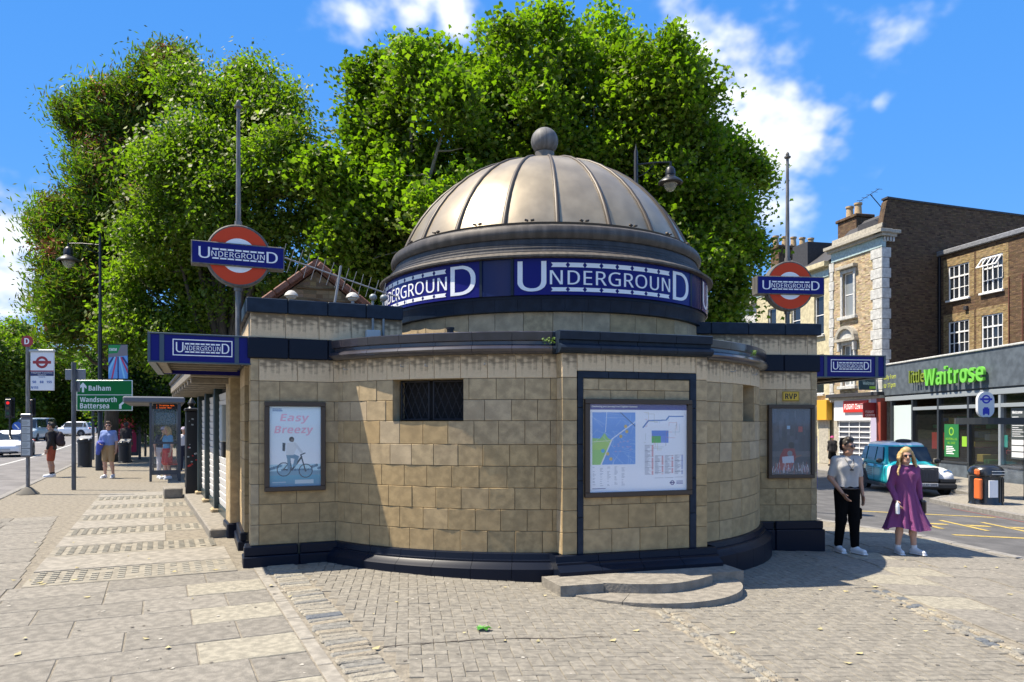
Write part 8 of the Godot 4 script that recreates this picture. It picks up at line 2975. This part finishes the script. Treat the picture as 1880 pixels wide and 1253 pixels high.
# pose: joints in metres for a figure 1.75 tall facing +z; wear: dictionary of clothes
func person(label: String, at: Vector3, yaw: float, h: float, pose: Dictionary, wear: Dictionary, cell: float) -> Node3D:
	var o := thing("person", label, "person", at, yaw, "people in the street")
	var s := h / 1.75
	o.scale = Vector3.ONE * s
	var J := {
		"hl": Vector3(0.09, 0.93, 0), "hr": Vector3(-0.09, 0.93, 0), "kl": Vector3(0.10, 0.50, 0.03), "kr": Vector3(-0.10, 0.50, 0.03), "al": Vector3(0.11, 0.085, -0.02), "ar": Vector3(-0.11, 0.085, -0.02),
		"fl": Vector3(0.13, 0.03, 0.14), "fr": Vector3(-0.13, 0.03, 0.14), "sl": Vector3(0.172, 1.425, -0.01), "sr": Vector3(-0.172, 1.425, -0.01), "el": Vector3(0.235, 1.15, -0.02), "er": Vector3(-0.235, 1.15, -0.02),
		"wl": Vector3(0.25, 0.90, 0.05), "wr": Vector3(-0.25, 0.90, 0.05), "pelvis": Vector3(0, 0.95, 0), "waist": Vector3(0, 1.10, 0), "chest": Vector3(0, 1.33, 0.0), "neck": Vector3(0, 1.49, -0.01), "head": Vector3(0, 1.635, 0.015)}
	for k in pose:
		if J.has(k):
			J[k] = pose[k]
	var slim: float = wear.get("slim", 1.0)
	var skin := M("skin %s" % wear.get("skin", "fair"), {"fair": Color(0.50, 0.29, 0.20), "tan": Color(0.40, 0.22, 0.14), "dark": Color(0.07, 0.038, 0.025)}[wear.get("skin", "fair")], 0.55)
	skin.subsurf_scatter_enabled = true
	skin.subsurf_scatter_strength = 0.08
	var face: float = pose.get("look", 0.0)
	var hb := Basis(Vector3.UP, face)
	var hd: Vector3 = J.head
	# ---- body
	var torso := func(g: float) -> Array:
		var b := []
		for sd in [-1.0, 1.0]:
			b.append([J.pelvis + Vector3(sd * 0.07, 0, -0.005), J.waist + Vector3(sd * 0.055, 0, 0), (0.105 + g) * slim, (0.095 + g) * slim])
			b.append([J.waist + Vector3(sd * 0.055, 0, 0), J.chest + Vector3(sd * 0.085, 0, 0), (0.095 + g) * slim, (0.105 + g) * slim])
			b.append([J.chest + Vector3(sd * 0.085, 0, 0), (J.chest + Vector3(sd * 0.1, 0.08, -0.01)), (0.105 + g) * slim, (0.07 + g) * slim])
		b.append([J.sl, J.sr, (0.058 + g) * slim, (0.058 + g) * slim])
		b.append([J.chest + Vector3(0, 0.1, -0.01), J.neck + Vector3(0, -0.02, 0), 0.09 + g * 0.6, 0.055 + g * 0.3])
		return b
	var mb := MB.new()
	var bones: Array = torso.call(-0.012)
	bones.append([J.neck + Vector3(0, -0.04, 0), hd + Vector3(0, -0.05, -0.015), 0.055, 0.052])
	for e in ["l", "r"]:
		bones.append([J["s" + e], J["e" + e], 0.052, 0.04])
		bones.append([J["e" + e], J["w" + e], 0.041, 0.027])
		bones.append([J["h" + e], J["k" + e], 0.085, 0.056])
		bones.append([J["k" + e], J["k" + e].lerp(J["a" + e], 0.35) + Vector3(0, 0, -0.012), 0.055, 0.056])
		bones.append([J["k" + e].lerp(J["a" + e], 0.35) + Vector3(0, 0, -0.012), J["a" + e], 0.056, 0.038])
		bones.append([J["a" + e], J["f" + e], 0.036, 0.025])
	skin_over(mb, bones, cell)
	# ---- head, on a finer grid of its own
	var fine := cell * 0.5
	var hp := func(v: Vector3) -> Vector3: return hd + hb * v
	skin_over(mb, [[hp.call(Vector3(0, 0.035, -0.02)), hp.call(Vector3(0, 0.045, 0.01)), 0.082, 0.078], [hp.call(Vector3(0, -0.01, 0.02)), hp.call(Vector3(0, -0.085, 0.045)), 0.068, 0.04],
		[hp.call(Vector3(0.02, -0.08, 0.02)), hp.call(Vector3(-0.02, -0.08, 0.02)), 0.045, 0.045], [hp.call(Vector3(0, 0.012, 0.086)), hp.call(Vector3(0, -0.024, 0.107)), 0.010, 0.016],
		[hp.call(Vector3(0.082, -0.012, -0.005)), hp.call(Vector3(0.086, 0.02, -0.012)), 0.012, 0.016], [hp.call(Vector3(-0.082, -0.012, -0.005)), hp.call(Vector3(-0.086, 0.02, -0.012)), 0.012, 0.016],
		[hp.call(Vector3(0.03, 0.028, 0.075)), hp.call(Vector3(-0.03, 0.028, 0.075)), 0.016, 0.016], [hd + Vector3(0, -0.06, -0.02), J.neck + Vector3(0, 0.0, 0), 0.052, 0.055]], fine, 0.008)
	var hc: float = pose.get("hand_cell", cell * 0.6)
	for e in ["l", "r"]:
		var d: Vector3 = (J["w" + e] - J["e" + e]).normalized()
		if pose.has("hand_" + e):
			d = (pose["hand_" + e] as Vector3).normalized()
		var inn := Vector3(-1 if e == "l" else 1, 0, 0)
		inn = (inn - d * inn.dot(d)).normalized()
		var fwd := Vector3(0, 0, 1)
		fwd = (fwd - d * fwd.dot(d)).normalized()
		hand(mb, J["w" + e], d, (inn + fwd * 0.2).normalized(), fwd, pose.get("curl", 0.22), hc)
	part(o, "body", mb, skin)
	# ---- face
	if cell < 0.02:
		mb = MB.new()
		mb.ball(Transform3D(hb, hp.call(Vector3(0, -0.058, 0.087))), Vector3(0.024, 0.0075, 0.008), 10, 6)
		part(o, "mouth", mb, M("lips", Color(0.36, 0.13, 0.11), 0.5))
		for sd in [-1.0, 1.0]:
			mb = MB.new()
			mb.ball(Transform3D(hb, hp.call(Vector3(sd * 0.031, 0.008, 0.077))), Vector3(0.013, 0.008, 0.008), 8, 6)
			part(o, "eye", mb, M("eye", Color(0.05, 0.04, 0.035), 0.2))
	if wear.get("glasses", false):
		mb = MB.new()
		for sd in [-1.0, 1.0]:
			mb.ball(Transform3D(hb, hp.call(Vector3(sd * 0.034, 0.008, 0.094))), Vector3(0.031, 0.023, 0.008), 12, 6)
			mb.tube([hp.call(Vector3(sd * 0.064, 0.014, 0.088)), hp.call(Vector3(sd * 0.09, 0.016, 0.0))], 0.0035, 5)
		mb.tube([hp.call(Vector3(-0.012, 0.014, 0.098)), hp.call(Vector3(0.012, 0.014, 0.098))], 0.004, 5)
		part(o, "sunglasses", mb, M("sunglass black", Color(0.012, 0.01, 0.01), 0.12))
	# ---- hair
	var hair := []
	var hair_kind: String = wear.get("hair", "short")
	if hair_kind != "none":
		hair = [[hp.call(Vector3(0, 0.06, -0.035)), hp.call(Vector3(0, 0.085, 0.012)), 0.086, 0.076], [hp.call(Vector3(0, 0.0, -0.06)), hp.call(Vector3(0, 0.06, -0.04)), 0.066, 0.08]]
		if hair_kind == "short":
			hair.append([hp.call(Vector3(-0.035, 0.118, 0.045)), hp.call(Vector3(0.04, 0.118, 0.045)), 0.036, 0.036])
			for sd in [-1.0, 1.0]:
				hair.append([hp.call(Vector3(sd * 0.07, 0.065, 0.03)), hp.call(Vector3(sd * 0.075, 0.02, -0.02)), 0.022, 0.022])
		if hair_kind == "long":
			for sd in [-1.0, 1.0]:
				hair.append([hp.call(Vector3(sd * 0.03, 0.115, 0.03)), hp.call(Vector3(sd * 0.078, 0.05, 0.035)), 0.03, 0.026])
				for st in 3:
					var p: Vector3 = hp.call(Vector3(sd * (0.078 + st * 0.006), 0.06, 0.03 - st * 0.035))
					for k in (8 if sd < 0 else 5):
						var q := p + Vector3(sd * (0.011 + 0.016 * sin(k * 1.5 + st * 1.1)), -0.046, 0.017 if k > 2 and st == 0 else 0.004)
						hair.append([p, q, 0.021 - k * 0.0008, 0.021 - k * 0.0012])
						p = q
			hair.append([hp.call(Vector3(0, 0, -0.07)), hp.call(Vector3(0, -0.22, -0.09)), 0.07, 0.075])
		mb = MB.new()
		skin_over(mb, hair, fine if cell < 0.02 else cell * 0.7, 0.006)
		part(o, "hair", mb, M("hair " + wear.get("hair_colour", "dark"), {"dark": Color(0.018, 0.012, 0.009), "blond": Color(0.46, 0.30, 0.12), "brown": Color(0.07, 0.04, 0.02)}[wear.get("hair_colour", "dark")], 0.5))
	if wear.has("hat"):
		mb = MB.new()
		mb.lathe(hp.call(Vector3(0, 0.07, -0.01)), [Vector2(0.15, 0.0), Vector2(0.105, 0.02), Vector2(0.10, 0.06), Vector2(0.06, 0.095), Vector2(0.001, 0.1)], 16)
		part(o, "hat", mb, wear.hat)
	# ---- clothes
	if wear.has("top"):
		bones = torso.call(wear.get("loose", 0.008))
		var cut: float = wear.get("sleeve", 0.55)
		for e in ["l", "r"]:
			if cut <= 1.0:
				bones.append([J["s" + e], J["s" + e].lerp(J["e" + e], cut), 0.062, 0.058])
			else:
				bones.append([J["s" + e], J["e" + e], 0.066, 0.053])
				bones.append([J["e" + e], J["e" + e].lerp(J["w" + e], cut - 1.0), 0.053, 0.043])
		mb = MB.new()
		var bb := []
		for b in bones:
			if b[0].y < 1.0 and wear.has("tuck"):
				continue
			bb.append(b)
		skin_over(mb, bb, cell * 0.85)
		part(o, "top", mb, wear.top)
	if wear.has("legs"):
		var to: float = wear.get("leg_to", 1.9)
		mb = MB.new()
		var bb := []
		bb.append([J.pelvis + Vector3(0.07, 0.03, 0), J.pelvis + Vector3(-0.07, 0.03, 0), 0.122 * slim, 0.122 * slim])
		for e in ["l", "r"]:
			bb.append([J["h" + e], J["h" + e].lerp(J["k" + e], minf(1.0, to)), 0.108, wear.get("hem", 0.078)])
			if to > 1.0:
				bb.append([J["k" + e], J["k" + e].lerp(J["a" + e], to - 1.0), 0.078, 0.062])
		skin_over(mb, bb, cell * 0.85)
		part(o, "shorts" if to < 1.0 else "trousers", mb, wear.legs)
	for e in ["l", "r"]:
		mb = MB.new()
		var f: Vector3 = J["f" + e]
		var a: Vector3 = J["a" + e]
		var dir := Vector3(f.x - a.x, 0, f.z - a.z).normalized()
		skin_over(mb, [[a + Vector3(0, -0.035, 0) - dir * 0.03, f + dir * 0.03 + Vector3(0, 0.012, 0), 0.046, 0.040], [a + Vector3(0, 0.0, 0), a + dir * 0.08 + Vector3(0, -0.03, 0), 0.048, 0.04]], cell * 0.6, 0.006)
		var sh := part(o, "shoe", mb, wear.get("shoes", M("white trainer", Color(0.68, 0.68, 0.68), 0.5)))
		mb = MB.new()
		mb.box(Transform3D(Basis(Vector3.UP, atan2(dir.x, dir.z)), (a + f) / 2 + dir * 0.005 + Vector3(0, -(a.y + f.y) / 2 + 0.012, 0)), Vector3(0.088, 0.024, a.distance_to(f) + 0.13), 0.01)
		part(sh, "sole", mb, wear.get("sole", M("white trainer")))
		if wear.has("socks"):
			mb = MB.new()
			mb.tube([a + Vector3(0, 0.0, 0), a.lerp(J["k" + e], 0.16)], [0.045, 0.048], 12)
			part(o, "sock", mb, wear.socks)
	return o

func build_people() -> void:
	var tee := M("pale grey tee shirt", Color(0.70, 0.68, 0.65), 0.9, 0.0, {"bump": 1.5})
	tee.uv1_scale = Vector3(5, 3.2, 5)
	var black := M("black cotton", Color(0.009, 0.009, 0.010), 0.9, 0.0, {"bump": 2.0, "spec": 0.2})
	black.uv1_scale = Vector3(4, 3, 4)
	var white := M("white trainer", Color(0.68, 0.68, 0.68), 0.5)
	# ---- man in a pale tee shirt
	var o := person("man in a pale tee shirt and black trousers walking beside the right wing", V(5.12, g(5.12) + 0.004, 11.3), 0.06, 1.73, {
		"look": 0.55, "hand_cell": 0.0045, "kl": Vector3(0.09, 0.50, 0.05), "al": Vector3(0.10, 0.085, 0.05), "fl": Vector3(0.14, 0.03, 0.20), "ar": Vector3(-0.09, 0.085, -0.10), "fr": Vector3(-0.10, 0.03, 0.06), "kr": Vector3(-0.095, 0.50, 0.0),
		"er": Vector3(-0.25, 1.16, -0.03), "wr": Vector3(-0.14, 0.93, 0.13), "hand_r": Vector3(0.45, -0.8, 0.35), "el": Vector3(0.235, 1.15, -0.05), "wl": Vector3(0.25, 0.89, 0.0)},
		{"glasses": true, "slim": 0.93, "hair": "short", "top": tee, "sleeve": 0.78, "loose": 0.018, "legs": black, "leg_to": 1.9, "shoes": white, "skin": "tan"}, 0.014)
	var mb := MB.new()
	for s in [-1.0, 1.0]:
		mb.tube([Vector3(s * 0.075, 1.50, 0.0), Vector3(s * 0.06, 1.44, 0.085), Vector3(s * 0.03, 1.35, 0.135), Vector3(0, 1.30, 0.142)], 0.004, 5)
	mb.bx(-0.03, 0.03, 1.275, 1.30, 0.138, 0.152, 0.005)
	part(o, "necklace", mb, M("sunglass black"))
	mb = MB.new()
	mb.tube([Vector3(-0.15, 0.995, 0.0), Vector3(-0.12, 0.995, 0.105), Vector3(0, 0.995, 0.132), Vector3(0.12, 0.995, 0.105), Vector3(0.15, 0.995, 0.0)], 0.016, 6)
	part(o, "belt", mb, M("sunglass black"))
	mb = MB.new()
	mb.bx(0.155, 0.205, 0.52, 0.70, -0.06, 0.09, 0.02)
	part(o, "cargo_pocket", mb, black)
	# ---- woman in a plum dress
	var plum := M("plum dress cloth", Color(0.45, 0.115, 0.34), 0.85, 0.0, {"bump": 2.5})
	plum.uv1_scale = Vector3(7, 2.2, 7)
	o = person("woman in a plum dress and sunglasses holding a water bottle by the kerb", V(6.07, g(6.07) + 0.004, 11.4), -0.05, 1.61, {
		"look": -0.12, "hand_cell": 0.0045, "al": Vector3(0.13, 0.085, 0.02), "fl": Vector3(0.19, 0.03, 0.16), "ar": Vector3(-0.12, 0.085, -0.02), "fr": Vector3(-0.13, 0.03, 0.13),
		"sl": Vector3(0.165, 1.42, -0.01), "sr": Vector3(-0.165, 1.42, -0.01), "er": Vector3(-0.245, 1.15, -0.02), "wr": Vector3(-0.20, 0.90, 0.10), "el": Vector3(0.235, 1.15, -0.06), "wl": Vector3(0.27, 0.90, -0.06), "curl": 0.5},
		{"glasses": true, "hair": "long", "hair_colour": "blond", "slim": 0.9, "top": plum, "sleeve": 1.9, "loose": 0.012, "socks": white, "shoes": white}, 0.014)
	mb = MB.new()
	var rows := []
	for i in 16:
		var t := i / 15.0
		var y := lerpf(0.43, 1.16, t)
		var w := lerpf(0.300, 0.130, pow(t, 0.8))
		var row := PackedVector3Array()
		for j in 80:
			var a := TAU * j / 80.0
			var fold := (1.0 - t) * (0.034 * sin(a * 9.0 + 1.1 * sin(a * 2.0)) + 0.024 * sin(a * 15.0 + 1.3 + sin(a * 3.0))) + 0.004 * sin(a * 23.0)
			var flare := (1.0 - t) * (1.0 - t)
			var r := w + fold
			row.append(Vector3(sin(a) * r * 1.05 + flare * 0.05 * sin(a * 1.0) + flare * 0.03, y - flare * 0.035 * sin(a * 3.0 + 0.5), cos(a) * r * 0.74))
		rows.append(row)
	mb.grid(rows, true)
	part(o, "skirt", mb, plum)
	mb = MB.new()
	mb.lathe(Vector3(-0.20, 0.70, 0.15), [Vector2(0.001, -0.02), Vector2(0.034, -0.015), Vector2(0.036, 0.12), Vector2(0.03, 0.15), Vector2(0.013, 0.18), Vector2(0.013, 0.20), Vector2(0.001, 0.202)], 14)
	var wt := o.global_transform
	var bt := part(self, "water_bottle", mb, M("water bottle", Color(0.72, 0.77, 0.80), 0.3), wt)
	tag(bt, "clear water bottle with a white label in the hand of the woman in plum", "bottle")
	mb = MB.new()
	mb.lathe(Vector3(-0.20, 0.70, 0.15), [Vector2(0.0365, 0.03), Vector2(0.0368, 0.10)], 14)
	part(bt, "label", mb, white)
	# bag on a strap
	mb = MB.new()
	var bag := MB.new()
	bag.bx(0.22, 0.34, 0.66, 0.90, -0.16, 0.04, 0.03)
	var bg := part(self, "shoulder_bag", bag, M("sunglass black"), wt)
	tag(bg, "black shoulder bag at the side of the woman in plum", "bag")
	mb.tube([Vector3(0.27, 0.88, -0.05), Vector3(0.22, 1.2, -0.02), Vector3(0.13, 1.47, 0.05), Vector3(0.12, 1.47, -0.08), Vector3(0.27, 0.88, -0.08)], 0.009, 6)
	part(bg, "strap", mb, M("sunglass black"))
	# ---- people on the left pavement
	var rust := M("rust red shorts", Color(0.30, 0.065, 0.03), 0.9)
	var sx := V(-15.2, 0.0, 24.4)
	o = person("man in a black top and rust shorts with a backpack by the bus stop", sx, -PI / 2 + 0.25, 1.78, {"hand_cell": 0.009}, {"top": M("black top", Color(0.02, 0.018, 0.02), 0.9), "sleeve": 1.85, "loose": 0.02, "legs": rust, "leg_to": 0.82, "hem": 0.086, "hair": "short", "skin": "tan", "socks": black, "shoes": white}, 0.02)
	mb = MB.new()
	mb.ball(Transform3D(Basis(), Vector3(0, 1.23, -0.24)), Vector3(0.17, 0.25, 0.13), 16, 10)
	mb.ball(Transform3D(Basis(), Vector3(0, 1.10, -0.31)), Vector3(0.13, 0.12, 0.09), 12, 8)
	var bp := part(self, "backpack", mb, M("dark plum nylon", Color(0.03, 0.015, 0.02), 0.7), o.global_transform)
	tag(bp, "dark backpack on the man in rust shorts", "backpack")
	mb = MB.new()
	for s in [-1.0, 1.0]:
		mb.tube([Vector3(s * 0.1, 1.42, -0.16), Vector3(s * 0.12, 1.50, 0.0), Vector3(s * 0.13, 1.38, 0.13), Vector3(s * 0.15, 1.15, 0.10)], 0.018, 6)
	part(bp, "strap", mb, M("dark plum nylon"))
	var blue := M("light blue tee shirt", Color(0.20, 0.27, 0.50), 0.9)
	o = person("man in a light blue tee shirt and khaki shorts walking on the left pavement", V(-13.1, 0, 24.0), 0.1, 1.8, {"look": 0.3, "hand_cell": 0.009, "er": Vector3(-0.25, 1.15, 0.0), "wr": Vector3(-0.17, 1.10, 0.22), "hand_r": Vector3(0.5, -0.3, 0.6), "al": Vector3(0.11, 0.085, -0.08), "fl": Vector3(0.13, 0.03, 0.08)}, {"glasses": true, "top": blue, "sleeve": 0.85, "loose": 0.014, "legs": M("khaki shorts", Color(0.36, 0.24, 0.12), 0.9), "leg_to": 0.85, "hem": 0.086, "hair_colour": "brown", "shoes": white}, 0.02)
	mb = MB.new()
	skin_over(mb, [[Vector3(-0.17, 1.08, 0.2), Vector3(-0.24, 0.78, 0.17), 0.10, 0.06], [Vector3(-0.13, 1.08, 0.2), Vector3(-0.19, 0.86, 0.22), 0.09, 0.05], [Vector3(-0.2, 1.1, 0.16), Vector3(-0.27, 0.9, 0.1), 0.08, 0.05]], 0.018)
	tag(part(self, "folded_jacket", mb, M("bright blue cotton", Color(0.06, 0.09, 0.36), 0.9), o.global_transform), "bright blue jacket over the arm of the man in khaki shorts", "jacket")
	person("man in black walking away past the pink advertisement", V(-17.75, 0, 34.0), PI, 1.8, {"hand_cell": 0.012, "al": Vector3(0.10, 0.085, 0.1), "ar": Vector3(-0.1, 0.085, -0.14)}, {"top": M("black top"), "sleeve": 0.8, "loose": 0.03, "legs": M("dark navy trousers", Color(0.015, 0.018, 0.04), 0.9), "skin": "dark", "hair_colour": "dark", "shoes": black, "sole": black}, 0.024)
	person("person in white trousers and a navy top waiting inside the near bus shelter", V(-11.32, 0, 23.9), 0.9, 1.66, {"hand_cell": 0.012, "chest": Vector3(0, 1.31, 0.08), "neck": Vector3(0, 1.46, 0.13), "head": Vector3(0, 1.59, 0.17), "sl": Vector3(0.185, 1.41, 0.09), "sr": Vector3(-0.185, 1.41, 0.09)}, {"top": M("navy top", Color(0.02, 0.025, 0.06), 0.9), "legs": M("white trousers", Color(0.60, 0.58, 0.60), 0.9), "hat": M("pale cap", Color(0.45, 0.40, 0.50), 0.8), "shoes": white}, 0.024)
	person("person in a red skirt and blue top waiting inside the near bus shelter", V(-10.95, 0, 23.5), -0.6, 1.64, {"hand_cell": 0.012}, {"top": M("bright blue top", Color(0.10, 0.28, 0.48), 0.9), "legs": M("red cotton", Color(0.45, 0.03, 0.03), 0.9), "leg_to": 0.8, "hem": 0.13, "hair": "long", "hair_colour": "blond", "shoes": white}, 0.024)
	person("person in a white top standing beyond the gate post", V(-12.2, 0, 27.5), 0.4, 1.6, {"hand_cell": 0.012}, {"top": M("white trousers"), "legs": M("dark navy trousers"), "hat": M("pale cap"), "shoes": black}, 0.026)
	person("pedestrian in a long black coat and pink hat passing the red shop sign", V(18.2, -0.62, 42.0), PI - 0.2, 1.66, {"hand_cell": 0.014, "al": Vector3(0.1, 0.085, 0.12), "ar": Vector3(-0.1, 0.085, -0.14)}, {"top": M("black top"), "sleeve": 1.8, "loose": 0.05, "legs": black, "leg_to": 0.95, "hem": 0.14, "hat": M("pink hat", Color(0.45, 0.06, 0.20), 0.8), "shoes": black, "sole": black, "hair": "none"}, 0.026)
